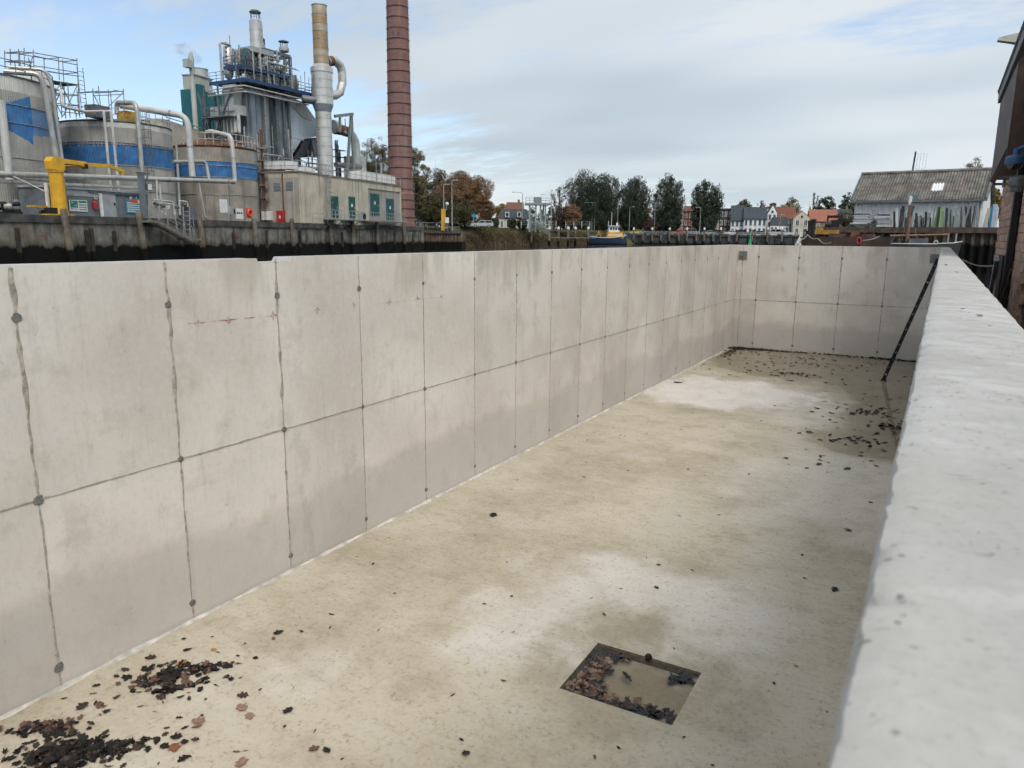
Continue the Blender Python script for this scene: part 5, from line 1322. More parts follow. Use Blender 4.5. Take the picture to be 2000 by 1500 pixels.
for k in range(9): x = fq(655+k*2.2, 300, 1.5).x; MB().cyl((x, 1.5+k*.1, HB), (x, 1.5+k*.1, zz(262+rt2.uniform(0, 30))), .07, None, 5).build('support', M_STEEL, fd)
for k in range(4): MB().box(fq(654, 300, 1.4).x, fq(676, 300, 1.4).x, 1.3, 2.0, zz(285+14*k)-.06, zz(285+14*k)).build('grating', M_CASE_D, fd)

# ================================================================== trees
def leaf_mat(name, cols, rough=.8):
    g = G(name); r_ = g.n('ShaderNodeValToRGB'); g.put(r_.inputs[0], g.isl()); r_.color_ramp.interpolation = 'LINEAR'
    el = r_.color_ramp.elements
    while len(el) < len(cols): el.new(.5)
    for i, c in enumerate(cols): el[i].position = i/(len(cols)-1); el[i].color = (*c, 1)
    c = g.mix(1.0, r_.outputs[0], g.mr(g.noise(.35, 2, .5), .3, .7, .7, 1.3), 'MULTIPLY')
    return g.done(c, rough, 0, None, .2)
M_LEAF_DK = leaf_mat('dark_green_foliage', [(.026, .038, .028), (.05, .068, .046), (.08, .10, .064)])
M_LEAF_OL = leaf_mat('olive_autumn_foliage', [(.10, .09, .045), (.17, .145, .07), (.26, .21, .11)])
M_LEAF_BR = leaf_mat('brown_autumn_foliage', [(.13, .08, .045), (.21, .125, .065), (.29, .18, .095)])
M_LEAF_YE = leaf_mat('yellow_autumn_foliage', [(.16, .09, .02), (.25, .16, .035), (.33, .22, .06)])
M_LEAF_GB = leaf_mat('green_brown_foliage', [(.05, .06, .036), (.10, .095, .05), (.16, .125, .065)])
M_LEAF_PU = leaf_mat('purple_brown_foliage', [(.045, .028, .024), (.075, .045, .036), (.10, .065, .045)])
M_BARK = P('bark', (.065, .055, .045), .95, var=.35, scale=4)
def quads_mesh(name, cen, ax_a, ax_b):
    n = len(cen); v = np.empty((n, 4, 3), dtype=np.float32)
    v[:, 0] = cen - ax_a - ax_b*.2; v[:, 1] = cen - ax_b; v[:, 2] = cen + ax_a - ax_b*.1; v[:, 3] = cen + ax_b
    me = bpy.data.meshes.new(name); me.vertices.add(n*4); me.vertices.foreach_set('co', v.reshape(-1))
    me.loops.add(n*4); me.loops.foreach_set('vertex_index', np.arange(n*4, dtype=np.int32))
    me.polygons.add(n); me.polygons.foreach_set('loop_start', np.arange(0, n*4, 4, dtype=np.int32)); me.polygons.foreach_set('loop_total', np.full(n, 4, dtype=np.int32))
    me.update(calc_edges=True); return me
def tree(label, fr, base, h, w_, kind, leafmat, n_leaf, leaf, seed, trunk_h=.25, group='trees beyond the river', fill=1.0, name='tree'):
    rs = np.random.RandomState(seed); b = Vector(base)
    t = thing(name, label, 'tree', fr, tuple(b), group)
    cl = []; limbs = []; th = h*trunk_h
    if kind == 'fan':                       # ascending limbs, feathered upright twigs
        nb = 84; cz_ = h*.615; az_ = h*.385; ax_ = w_*.5
        for i in range(nb):
            a_ = rs.uniform(0, 6.283); ph = 1.3*rs.uniform(0, 1)**.8; sn, cs = math.sin(ph), math.cos(ph); st_ = np.array([0, 0, th*rs.uniform(.5, 1.1)])
            A2 = (sn/ax_)**2 + (cs/az_)**2; B2 = 2*(st_[2]-cz_)*cs/az_**2; C2 = ((st_[2]-cz_)/az_)**2 - 1
            L_ = (-B2 + math.sqrt(max(.01, B2*B2-4*A2*C2)))/(2*A2)*rs.uniform(.9, 1.03)
            top = st_ + L_*np.array([math.cos(a_)*sn, math.sin(a_)*sn, cs])
            md = st_*.5 + top*.5 + np.array([math.cos(a_)*w_*.05*sn, math.sin(a_)*w_*.05*sn, -h*.03*sn])
            limbs.append((st_, md, top))
            for q in np.linspace(.34, .97, 11):
                p_ = (1-q)**2*st_ + 2*q*(1-q)*md + q*q*top
                cl.append((*(p_ + rs.normal(0, w_*.02, 3)), w_*(.05+.035*q)))
        k = 0
        while k < (260 if fill > .7 else 0):
            p_ = rs.uniform(-1, 1, 3); rr = np.linalg.norm(p_)
            if rr > 1: continue
            if p_[2] < 0: p_[:2] *= 1-.6*p_[2]**2
            cl.append((p_[0]*ax_*.93, p_[1]*ax_*.93, cz_+p_[2]*az_*.93, w_*.06)); k += 1
    else:
        nc = 210
        k = 0
        while k < nc:
            p_ = rs.uniform(-1, 1, 3)
            if np.linalg.norm(p_) > 1: continue
            if np.linalg.norm(p_) < .4 and rs.rand() < .5: continue
            sh = 1.0 if p_[2] > 0 else .85
            q_ = np.array([p_[0]*w_*.42*sh, p_[1]*w_*.40*sh, th + (h-th)*(.5+.46*p_[2])])
            r_ = w_*rs.uniform(.05, .105); cl.append((*q_, r_)); k += 1
            if k % 4 == 0: limbs.append((np.array([0, 0, th*rs.uniform(.6, 1.4)]), np.array([q_[0]*.4, q_[1]*.4, (th+q_[2])*.52]), q_))
    cl = np.array(cl); pr = cl[:, 3]**2; pr /= pr.sum()
    ix = rs.choice(len(cl), int(n_leaf*fill), p=pr); d = rs.normal(0, 1, (len(ix), 3)); d /= np.linalg.norm(d, axis=1)[:, None]
    rad = rs.uniform(.25, 1.15, (len(ix), 1))**.6
    cen = cl[ix, :3] + d*rad*cl[ix, 3:4]*np.array([1, 1, 1.15 if kind == 'fan' else .8])
    a_ = rs.normal(0, 1, (len(ix), 3)); 
    if kind == 'fan': a_ = a_*.55 + np.array([0, 0, 1.1]) + cen*np.array([.9/w_, .9/w_, 0])
    a_ /= np.linalg.norm(a_, axis=1)[:, None]
    b_ = np.cross(a_, rs.normal(0, 1, (len(ix), 3))); b_ /= np.linalg.norm(b_, axis=1)[:, None]
    sz = leaf*rs.uniform(.55, 1.25, (len(ix), 1))
    me = quads_mesh('crown', cen.astype(np.float32), a_*sz*(1.3 if kind == 'fan' else .75), b_*sz*.42); me.materials.append(leafmat)
    o = bpy.data.objects.new('crown', me); COL.objects.link(o); o.parent = t
    m = MB(); tr_ = max(.12, h*.018)
    m.tube([(0,0,-.3), (rs.normal(0,.05)*h*.02, 0, th*.6), (0, 0, th), (rs.normal(0,.3), rs.normal(0,.3), h*.55)], tr_, 7, tr_*.4)
    for s_, md, e_ in limbs:
        m.tube([tuple((1-q)**2*s_ + 2*q*(1-q)*md + q*q*e_) for q in np.linspace(0, 1, 5)], tr_*.42, 5, tr_*.06)
        if kind != 'fan' or fill < .7:
            for _ in range(3):
                e2 = e_ + rs.normal(0, w_*.07, 3) + np.array([0, 0, w_*.05]); m.tube([tuple(md*.35+e_*.65), tuple(e2)], tr_*.12, 4, tr_*.03)
    me2 = m.mesh('trunk', smooth=True); me2.materials.append(M_BARK)
    o2 = bpy.data.objects.new('trunk', me2); COL.objects.link(o2); o2.parent = t
    return t
C0 = view_frame(950)
def tree_px(label, fr, px, py_top, wpx, d, z0, *a, **k):
    b_ = fr.pt(px, 450, d); tp_ = fr.pt(px, py_top, d); s_ = fr.pt(px+wpx, 450, d).x-b_.x
    return tree(label, fr, (b_.x, d, z0), tp_.z-z0, s_, *a, **k)
GL = 'trees behind the factory and the grass bank'
tree_px('loose olive tree between the flue stack and the brick chimney', C0, 737, 260, 88, 150, 5.0, 'round', M_LEAF_OL, 22000, .16, 1, .2, GL, .85)
tree_px('sparse olive tree hugging the right side of the brick chimney', C0, 816, 286, 62, 150, 5.0, 'round', M_LEAF_OL, 20000, .16, 2, .1, GL, .85)
tree_px('dark green tree right of the brick chimney', C0, 850, 325, 84, 172, 5.0, 'round', M_LEAF_GB, 24000, .17, 3, .08, GL)
tree_px('broad russet tree with drooping crown above the grass bank', C0, 908, 335, 128, 168, 5.2, 'round', M_LEAF_BR, 52000, .18, 4, .06, GL)
tree_px('low brown tree at the right foot of the russet tree', C0, 950, 382, 40, 165, 5.2, 'round', M_LEAF_BR, 10000, .17, 5, .06, GL)
tree_px('low dark tree below the dark green one, next to the chimney foot', C0, 842, 374, 80, 160, 5.0, 'round', M_LEAF_GB, 18000, .17, 6, .04, GL)
tree_px('low dark bushy tree behind the yellow post', C0, 890, 388, 100, 164, 5.0, 'round', M_LEAF_GB, 18000, .17, 7, .03, GL)
tree_px('small golden tree behind the slate-roofed house', C0, 980, 396, 40, 255, 5.2, 'round', M_LEAF_YE, 4000, .34, 8, .1, GL)

# ================================================================== centre: sheet piling, grass bank, posts and signs
M_SHEET = quay_mat('brown_sheet_piling', (.19, .135, .105), 2.3, .12)
M_GRASS = P('bank_grass', (.075, .07, .032), .95, var=.35, scale=.3)
M_REED = leaf_mat('dry_reeds', [(.055, .042, .025), (.095, .07, .04), (.14, .105, .06)])
def corrugated(x0, x1, y, z0, z1, pitch, d, flip=1):
    m = MB(); n = max(1, int(round((x1-x0)/pitch))); pts = []
    for i in range(n):
        a_ = x0+(x1-x0)*i/n; w_ = (x1-x0)/n; pts += [(a_, y), (a_+w_*.32, y), (a_+w_*.5, y+d*flip), (a_+w_*.82, y+d*flip)]
    pts.append((x1, y)); k = len(pts)
    return m.add([(a_, b_, z0) for a_, b_ in pts] + [(a_, b_, z1) for a_, b_ in pts], [(i, i+1, i+1+k, i+k) for i in range(k-1)])
cp = C0.pt
ds_ = 133
x0_, x1_ = cp(826, 460, ds_).x, cp(899, 460, ds_).x; zsp = cp(860, 456, ds_).z
sp = thing('sheet_pile_quay', 'short brown sheet-pile quay at the right end of the factory wall', 'sheet piling', C0, ((x0_+x1_)/2, ds_, WZ))
npl = 14
for i in range(npl):
    a_, b_ = x0_+(x1_-x0_)*i/npl, x0_+(x1_-x0_)*(i+1)/npl
    corrugated(a_, b_, ds_, -1.5, zsp, .6, .22).build('sheet_pile', M_SHEET, sp, fix=False)
MB().box(x0_-.3, x1_+.15, ds_-.25, ds_+.6, zsp, zsp+.5).build('cap_beam', M_QCAP, sp)
MB().box(x0_-3, x1_, ds_+.6, ds_+30, -1.5, zsp+.45).thing('quay_apron', M_YARD, None, None, C0, (x0_, ds_+10, 4), kind='structure')
MB().box(x1_+.005, x1_+.3, ds_+.2, ds_+25, -1.5, zsp+.3).build('return_wall', M_SHEET, sp)
def pile(px, py, fr, d, lab, group, cap=False, r_=.25):
    t_ = fr.pt(px, py, d); o = thing('mooring_post', lab, 'mooring post', fr, (t_.x, d, WZ), group)
    MB().cyl((t_.x, d, -1.2), (t_.x, d, t_.z), r_, r_*.9, 9).build('post', M_TIMBER, o, smooth=True)
    if cap: MB().lathe(t_.x, d, [(r_*1.1, t_.z-.25), (r_*1.1, t_.z+.1), (r_*.5, t_.z+.45), (.02, t_.z+.5)], 9).build('cap', M_WHITE, o, smooth=True)
pile(823, 436, C0, 127, 'leaning timber pile at the left end of the brown sheet piling', 'timber piles along the factory quay', False, .42)
# grass bank as terrain
bk = MB(); vs = []; nxb, nyb = 60, 10; rb = random.Random(2)
for i in range(nxb+1):
    px = 880 + (1240-880)*i/nxb; d0 = 150 + (px-895)*.30 if px < 1075 else 204 + (px-1075)*.26
    for j in range(nyb+1):
        q = j/nyb; dd = d0 + q*26; p_ = gd(px, dd); z = WZ-.3 + (5.0-WZ+.3)*(min(1, q*2.1)**.85) + rb.gauss(0, .06)
        vs.append((p_.x, p_.y, z))
bk.add(vs, [(i*(nyb+1)+j, (i+1)*(nyb+1)+j, (i+1)*(nyb+1)+j+1, i*(nyb+1)+j+1) for i in range(nxb) for j in range(nyb)])
bk.thing('grass_bank', M_GRASS, None, None, W0, (-70, 150, 3), kind='structure', smooth=True, fix=False)
far_ = [gd(px, dd) for px, dd in ((880, 172), (1075, 228), (1240, 270), (1240, 900), (700, 900), (700, 172))]
MB().prism([(p_.x, p_.y) for p_ in far_], 'z', 0, 4.97).thing('far_bank', M_GRASS, None, None, W0, (-150, 300, 4.9), kind='structure')
def reeds(n, px0, px1, q0, q1, h0, h1, seed):
    rs = np.random.RandomState(seed); cen = []; A_ = []; B_ = []
    for _ in range(n):
        px = rs.uniform(px0, px1); d0 = 150 + (px-895)*.30 if px < 1075 else 204 + (px-1075)*.26; q = rs.uniform(q0, q1)
        p_ = gd(px, d0+q*26); z = WZ-.3 + (5.0-WZ+.3)*(min(1, q*2.1)**.85); h = rs.uniform(h0, h1)
        cen.append((p_.x, p_.y, z+h*.45)); A_.append((rs.normal(0, .12)*h, rs.normal(0, .12)*h, h*.55)); B_.append((rs.normal(0, .08), rs.normal(0, .08), 0))
    return np.array(cen, dtype=np.float32), np.array(A_), np.array(B_)
for nm, lab, mm, args in (('reeds', 'dry brown reeds fringing the foot of the grass bank', M_REED, (7500, 898, 1225, .0, .26, .4, 1.0, 1)), ('bank_weeds', 'rough green and straw weeds covering the grass bank', leaf_mat('bank_weeds', [(.05, .055, .022), (.085, .085, .035), (.13, .11, .05)]), (9000, 898, 1230, .2, .55, .2, .5, 2))):
    c_, a_, b_ = reeds(*args); me = quads_mesh(nm, c_, a_, b_); me.materials.append(mm)
    o = bpy.data.objects.new(nm, me); COL.objects.link(o); tag(o, lab, 'plants', None, 'stuff')
rs = np.random.RandomState(12); nf = 9000; cen = []
for k in range(nf):
    px = rs.uniform(640, 1760); d = rs.uniform(420, 470); p_ = gd(px, d); hh = 15 + 3.0*math.sin(px*.031) + 2.2*math.sin(px*.11+1) + 1.3*math.sin(px*.37)
    cen.append((p_.x, p_.y, 2 + (hh-2)*rs.uniform(0, 1)**.8 + rs.normal(0, .5)))
a_ = rs.normal(0, 1, (nf, 3)); a_ /= np.linalg.norm(a_, axis=1)[:, None]; b_ = np.cross(a_, rs.normal(0, 1, (nf, 3))); b_ /= np.linalg.norm(b_, axis=1)[:, None]
me = quads_mesh('distant_wood', np.array(cen, dtype=np.float32), a_*1.2, b_*.9); me.materials.append(leaf_mat('distant_foliage', [(.06, .07, .06), (.085, .09, .075), (.11, .105, .085)]))
o = bpy.data.objects.new('distant_wood', me); COL.objects.link(o); tag(o, 'low hazy line of distant woodland behind the town', 'woodland', None, 'stuff')
# yellow post, masts and signs on the sheet-pile quay
zq = zsp+.5
c = cp(866, 452, 138); yt = cp(865, 408, 138).z
yp = thing('yellow_post', 'thick yellow post on the sheet-pile quay', 'post', C0, (c.x, 138, zq))
MB().box(c.x-.36, c.x+.24, 137.7, 138.3, zq, yt).build('column', M_YEL, yp); MB().box(c.x+.26, c.x+.46, 137.7, 138.3, yt-1.6, yt-.1).build('bracket', M_YEL_D, yp)
MB().sphere((c.x+.7, 138, yt+.9), .32, 10).build('lamp_globe', M_WHITE, yp, smooth=True); MB().cyl((c.x+.5, 138, yt-.2), (c.x+.6, 138, yt+.7), .06, None, 5).build('lamp_stem', M_GALV, yp)
def lamp_px(px, py_top, fr, d, z0, arm, label, py_x=None):
    b_ = fr.pt(px, 440, d); tz = fr.pt(px, py_top, d).z; return street_lamp(fr, (b_.x, d, z0), tz-z0, arm, label, 'street lamps along the river', M_GALV, .13)
lamp_px(867, 362, C0, 142, zq, .3, 'short-armed lamp post directly above the yellow post')
lamp_px(883, 354, C0, 141, zq, .3, 'tall slender lamp post right of the yellow post')
fn = thing('quay_railing', 'thin grey railing along the sheet-pile quay', 'railing', C0, (x0_, 146, zq))
m = MB(); railing(m, [(cp(814, 445, 146).x, 146, zq), (cp(897, 445, 146).x, 146, zq)], 1.5, .05, 2.2); m.build('rail', M_GALV_D, fn)
def sign_post(px, py, fr, d, z0, label, mm, round_=True, s_=.5, name='road_sign'):
    c = fr.pt(px, py, d); o = thing(name, label, 'sign', fr, (c.x, d, z0))
    MB().cyl((c.x, d+.06, z0), (c.x, d+.06, c.z+s_), .06, None, 6).build('post', M_GALV, o)
    if round_: MB().cyl((c.x, d, c.z), (c.x, d-.05, c.z), s_, None, 18).build('disc', mm, o)
    else: MB().box(c.x-s_, c.x+s_, d-.05, d, c.z-s_*1.4, c.z+s_*1.4).build('plate', mm, o)
sign_post(925, 421, C0, 158, 5.0, 'round blue road sign beside the silver car', M_SIGNBLUE, True, .42)
sign_post(873, 430, C0, 137, zq, 'small white plate on a post beside the yellow post', M_WHITE, False, .35)

# ------------------------------------------------------------------ cars
def car(fr, x, y, z, label, col, kind='hatch', flip=1, L=4.3, group='cars parked along the quay', rz=0):
    mm = P('car_paint_'+label.split()[0]+str(int(x*10)), col, .3, .1, var=.06, scale=2)
    fr2 = Frame(fr.world((x, y, 0)), fr.x*math.cos(rz)+fr.y*math.sin(rz))
    t = thing('car', label, 'car', fr2, (0, 0, z), group); W_ = 1.75; H = {'hatch': 1.48, 'van': 2.0, 'suv': 1.75, 'estate': 1.5}[kind]
    f = flip
    def px_(pts): return [(f*a_*L/2, z+b_) for a_, b_ in pts]
    body = [(-1,.35),(-.99,.62),(-.93,.86),(-.42,.95),(.98,.97),(1,.6),(.99,.34)] if kind != 'van' else [(-1,.35),(-.99,.8),(-.86,1.05),(-.6,1.15),(.99,1.15),(1,.6),(.99,.34)]
    MB().prism(px_(body), 'y', -W_/2, W_/2).build('body', mm, t)
    if kind == 'van': top = [(-.62,1.14),(-.42,H-.05),(-.35,H),(.97,H),(.99,1.14)]
    elif kind == 'hatch': top = [(-.46,.94),(-.16,H-.04),(.1,H),(.62,H-.05),(.92,.96)]
    else: top = [(-.48,.94),(-.2,H-.04),(.05,H),(.86,H-.05),(.97,.96)]
    MB().prism(px_(top), 'y', -W_/2+.1, W_/2-.1).build('cabin', mm, t)
    gl = [(top[0][0]+.08, top[0][1]+.06), (top[1][0]+.05, H-.14), (top[-2][0]-.06, H-.14), (top[-1][0]-.1, top[-1][1]+.06)]
    mid2 = (gl[0][0]+gl[3][0])/2
    for sgn in (-1, 1):
        yy = sgn*(W_/2-.1)
        for part in ([gl[0], gl[1], (mid2-.03, H-.14), (mid2-.03, gl[0][1])], [(mid2+.03, gl[0][1]), (mid2+.03, H-.14), gl[2], gl[3]]):
            MB().prism(px_(part), 'y', yy-.008, yy+.012*(1 if sgn > 0 else -1)+.004).build('window', M_GLASS, t)
        for a_ in (-.62, .62):
            wh = MB().cyl((f*a_*L/2, sgn*(W_/2-.2), z+.32), (f*a_*L/2, sgn*(W_/2+.02), z+.32), .32, None, 14).build('wheel', M_BLK, t)
            MB().cyl((f*a_*L/2, sgn*(W_/2+.02), z+.32), (f*a_*L/2, sgn*(W_/2+.035), z+.32), .19, None, 10).build('rim', M_GALV, wh)
    for yy in (-.6, .6): MB().box(min(f*-.985*L/2, f*-1.01*L/2), max(f*-.985*L/2, f*-1.01*L/2), yy-.2, yy+.2, z+.62, z+.78).build('headlight', M_WHITE, t)
    return t
M_GLASS = P('dark_window_glass', (.02, .025, .03), .08, 0, var=.3, scale=.7, spec=.8)
c = cp(942, 441, 158); car(C0, c.x, 158, 5.0, 'silver estate car parked under the russet tree', (.42, .46, .46), 'estate', 1, 4.6, None)

# ------------------------------------------------------------------ lock bridge and slate-roofed house
M_PALE = P('pale_green_steel', (.27, .31, .29), .6, .1, var=.12, scale=1)
M_SLATE = P('slate_roof', (.045, .055, .07), .7, var=.25, scale=1.2)
M_WINFR = P('white_window_frame', (.7, .7, .68), .6, var=.06)
M_HWHITE = P('white_house_wall', (.76, .77, .76), .8, var=.08, scale=.6, streak=.2)
M_HCREAM = P('cream_house_wall', (.52, .48, .38), .8, var=.1, scale=.6, streak=.2)
M_HBRICK = brick_mat('red_house_brick', (.34, .075, .05), (.28, .06, .045), (.3, .2, .17), .22, .07)
M_HDARK = brick_mat('dark_house_brick', (.085, .075, .07), (.07, .06, .058), (.14, .13, .12), .22, .07)
M_HTAN = brick_mat('tan_house_brick', (.23, .16, .12), (.19, .13, .10), (.28, .22, .18), .22, .07)
M_RTILE = P('orange_roof_tiles', (.29, .115, .075), .8, var=.22, scale=1.5)
M_RBROWN = P('brown_roof_tiles', (.16, .065, .042), .8, var=.25, scale=1.5)
db = 190
bx0, bx1 = cp(1033, 430, db).x, cp(1066, 430, db).x; bz = cp(1050, 400, db).z
br = thing('lift_bridge', 'pale green lift-bridge gantry with railed top beam', 'bridge', C0, ((bx0+bx1)/2, db, 5))
for x in (bx0, bx0+.36*(bx1-bx0), bx0+.64*(bx1-bx0), bx1-.3): MB().box(x, x+.38, db, db+.5, 4.4, bz).build('column', M_PALE, br)
for x in (bx0+.2, bx1-.5): MB().box(x, x+.35, db+4, db+4.4, 4.4, bz).build('column', M_PALE, br)
MB().box(bx0-.9, bx1+.9, db-.5, db+4.8, bz, bz+.45).build('beam', M_PALE, br); MB().box(bx0+1.4, bx1-1.2, db, db+3.5, bz+.45, bz+1.9).build('machine_house', M_PALE, br)
m = MB(); railing(m, [(bx0-.9, db-.5, bz+.45), (bx1+.9, db-.5, bz+.45)], 1.2, .05, 1); m.build('railing', M_PALE, br)
for z in (6.6, 8.4): MB().box(bx0+.1, bx1, db+.1, db+.35, z, z+.25).build('tie_beam', M_PALE, br)
for a_, b_ in ((.1, .3), (.7, .9)): MB().box(bx0+a_*(bx1-bx0), bx0+b_*(bx1-bx0), db+1, db+3.6, 4.6, 8.2).build('counterweight', M_CASE, br)
def white_rail(px0, px1, py, d, label):
    a_, b_ = cp(px0, py, d), cp(px1, py, d); o = thing('white_railing', label, 'railing', C0, (a_.x, d, a_.z))
    n = max(3, int((b_.x-a_.x)/1.6))
    for k in range(3): MB().beam((a_.x, d, a_.z+.25+.42*k), (b_.x, d, a_.z+.25+.42*k), .05, .05).build('rail', M_PALE, o)
    for i in range(n+1): x = a_.x+(b_.x-a_.x)*i/n; MB().box(x-.05, x+.05, d-.06, d+.06, a_.z-.6, a_.z+1.12).build('post', M_WINFR, o)
white_rail(1018, 1086, 440, 188, 'white railing in front of the pale lift bridge'); white_rail(1105, 1152, 440.5, 200, 'white railing behind the jetty, right of the bare brown tree')
st0, st1 = cp(1046, 441, 186), cp(1070, 457, 178)
sr = thing('bank_stairs', 'pale stairs with handrails running down the bank to the jetty', 'stairs', C0, tuple(st1))
for i in range(14):
    p_ = st0.lerp(st1, i/13); MB().box(p_.x-.35, p_.x+.35, p_.y-.7, p_.y+.7, p_.z-.2, p_.z).build('step', M_GANG, sr)
for dy in (-.8, .8):
    m = MB(); railing(m, [(st0.x, st0.y+dy, st0.z), (st1.x, st1.y+dy, st1.z)], 1.1, .06, 1.2); m.build('handrail', M_PALE, sr)

def house(fr, label, px0, px1, d, dep, z0, py_e, py_r, typ, wall, roof, nx=2, nz=2, chim=True, door_=True, lo=.0, wfrac=.33, cat='house', group='houses of the town across the river', setw=.5):
    x0, x1 = fr.pt(px0, 440, d).x, fr.pt(px1, 440, d).x; xm_ = (px0+px1)/2
    ze = fr.pt(xm_, py_e, d).z; zr = fr.pt(xm_, py_r, d if typ in ('front', 'flat', 'mansard') else d+dep/2).z
    t = thing('house', label, cat, fr, ((x0+x1)/2, d+dep/2, z0), group); mx_ = (x0+x1)/2; my = d+dep/2
    if typ == 'front':
        wm = MB().prism([(x0, z0), (x1, z0), (x1, ze), (mx_, zr), (x0, ze)], 'y', d, d+dep).build('wall', wall, t)
        sl = (zr-ze)/(mx_-x0)
        rf_ = MB(); rf_.prism([(x0-.25, ze-.25*sl+.02), (mx_, zr+.02), (mx_, zr+.3), (x0-.25, ze-.25*sl+.28)], 'y', d+.25, d+dep+.2)
        r1 = rf_.build('roof', roof, t)
        rf_ = MB(); rf_.prism([(x1+.25, ze-.25*sl+.02), (mx_+.003, zr+.02), (mx_+.003, zr+.3), (x1+.25, ze-.25*sl+.28)], 'y', d+.25, d+dep+.2); rf_.build('roof', roof, t)
    elif typ == 'side':
        MB().prism([(d, z0), (d+dep, z0), (d+dep, ze), (my, zr), (d, ze)], 'x', x0, x1).build('wall', wall, t)
        sl = (zr-ze)/(my-d)
        r1 = MB().prism([(d-.35, ze-.35*sl+.02), (my, zr+.02), (my, zr+.3), (d-.35, ze-.35*sl+.25)], 'x', x0-.2, x1+.2).build('roof', roof, t)
        MB().prism([(d+dep+.3, ze-.3*sl+.02), (my+.003, zr+.02), (my+.003, zr+.3), (d+dep+.3, ze-.3*sl+.25)], 'x', x0-.2, x1+.2).build('roof', roof, t)
    elif typ == 'mansard':
        MB().box(x0, x1, d, d+dep, z0, ze).build('wall', wall, t)
        r1 = MB().add([(x0-.1, d-.1, ze), (x1+.1, d-.1, ze), (x1+.1, d+dep, ze), (x0-.1, d+dep, ze), (x0+.8, d+1.0, zr), (x1-.8, d+1.0, zr), (x1-.8, d+dep-1, zr), (x0+.8, d+dep-1, zr)], [(0,1,5,4),(1,2,6,5),(2,3,7,6),(3,0,4,7),(4,5,6,7)]).build('roof', roof, t)
    else:
        MB().box(x0, x1, d, d+dep, z0, ze).build('wall', wall, t)
        r1 = MB().box(x0-.15, x1+.15, d-.2, d+dep, ze, max(zr, ze+.3)).build('roof', roof, t)
    fh = (ze-z0-lo)/nz; fw_ = (x1-x0)/nx
    for i in range(nx):
        for j in range(nz):
            if door_ and j == 0 and i == nx//2:
                a_ = x0+fw_*(i+.5); dd_ = MB().box(a_-.5, a_+.5, d-.06, d-.002, z0+.02, z0+2.1).build('door', M_SLATE, t); MB().box(a_+.28, a_+.38, d-.1, d-.06, z0+1, z0+1.12).build('handle', M_GALV, dd_); continue
            cx_ = x0+fw_*(i+.5); w2 = fw_*wfrac/2+.05; z_a = z0+lo+fh*j+fh*.25; z_b = z0+lo+fh*j+fh*.82
            wn_ = MB().box(cx_-w2-.1, cx_+w2+.1, d-.05, d-.002, z_a-.1, z_b+.1).build('window', M_WINFR if wall is not M_HWHITE else M_CASE, t)
            for s_ in (-1, 1): MB().box(cx_+s_*w2/2-w2/2+.04, cx_+s_*w2/2+w2/2-.04, d-.075, d-.051, z_a, z_b).build('pane', M_GLASS, wn_)
            MB().box(cx_-w2-.18, cx_+w2+.18, d-.16, d-.002, z_a-.2, z_a-.104).build('sill', M_GREYBOX, wn_)
    if typ == 'front' and zr-ze > 1.2:
        wn_ = MB().box(mx_-.45, mx_+.45, d-.05, d-.002, ze+.1, ze+1.1).build('window', M_WINFR, t); MB().box(mx_-.35, mx_+.35, d-.075, d-.051, ze+.2, ze+1.0).build('pane', M_GLASS, wn_)
    if chim: MB().box(x1-1.6, x1-.9, my-.4, my+.4, zr-.8, zr+1.1).build('chimney', M_HTAN, r1)
    return t
house(C0, 'slate mansard house with white dormers left of the lift bridge', 974, 1034, 215, 9, 5, 428, 408, 'mansard', M_HCREAM, M_SLATE, 5, 1, False, True, cat='house', group=None)
h2 = house(C0, 'brown-roofed upper gable rising behind the slate mansard house', 991, 1022, 226, 8, 5, 409, 397, 'side', M_HWHITE, M_RBROWN, 3, 3, True, False, group=None)
for px in (990.5, 1014):
    c = cp(px, 419, 214.3); o = thing('dormer_window', 'white dormer window on the slate mansard roof, ' + ('left one' if px < 1000 else 'right one'), 'window', C0, (c.x, 214, c.z-1))
    f_ = MB().box(c.x-.55, c.x+.55, 214.2, 217, c.z-.7, c.z+.7).build('frame', M_WINFR, o); MB().box(c.x-.4, c.x+.4, 214.17, 214.2, c.z-.55, c.z+.55).build('pane', M_GLASS, f_)
for px, w_, lab in ((1000, 22, 'round dark hedge shrub below the left dormer'), (1020, 26, 'round dark hedge shrub below the right dormer'), (966, 22, 'dark hedge shrub right of the silver car')):
    tree_px(lab, C0, px, 426, w_, 200, 4.6, 'round', M_LEAF_DK, 900, .4, px, .05, 'garden shrubs by the mansard house', name='shrub')

# ================================================================== the town quay across the river
T0 = view_frame(1390)
tp2 = T0.pt
DQ = 248
M_ROAD = P('town_road', (.10, .10, .098), .9, var=.2, scale=.2)
xl, xr = tp2(1190, 455, DQ).x, tp2(1720, 455, DQ).x
MB().box(xl, xr, DQ+.8, DQ+420, -1.5, TZ).thing('town_ground', M_ROAD, None, None, T0, (0, DQ+100, TZ), kind='structure')
M_QTOWN = quay_mat('dark_town_quay', (.075, .085, .095), 1.5, .2)
tw = thing('town_quay_wall', 'dark blue-grey quay wall with timber bays below the parked cars', 'quay wall', T0, (0, DQ, WZ))
nb = 30
for i in range(nb):
    a_, b_ = xl+(xr-xl)*i/nb, xl+(xr-xl)*(i+1)/nb
    MB().box(a_+.12, b_-.12, DQ+.2*(i % 2), DQ+.8, -1.4, TZ-.45).build('wall_bay', M_QTOWN, tw)
    MB().box(a_-.1, a_+.12, DQ-.25, DQ+.8, -1.4, TZ-.5-.3*(i % 2)).build('timber_fender', M_TIMBER_D, tw)
MB().box(xl, xr, DQ-.15, DQ+.8, TZ-.45, TZ+.1).build('cap_beam', M_QCAP, tw)
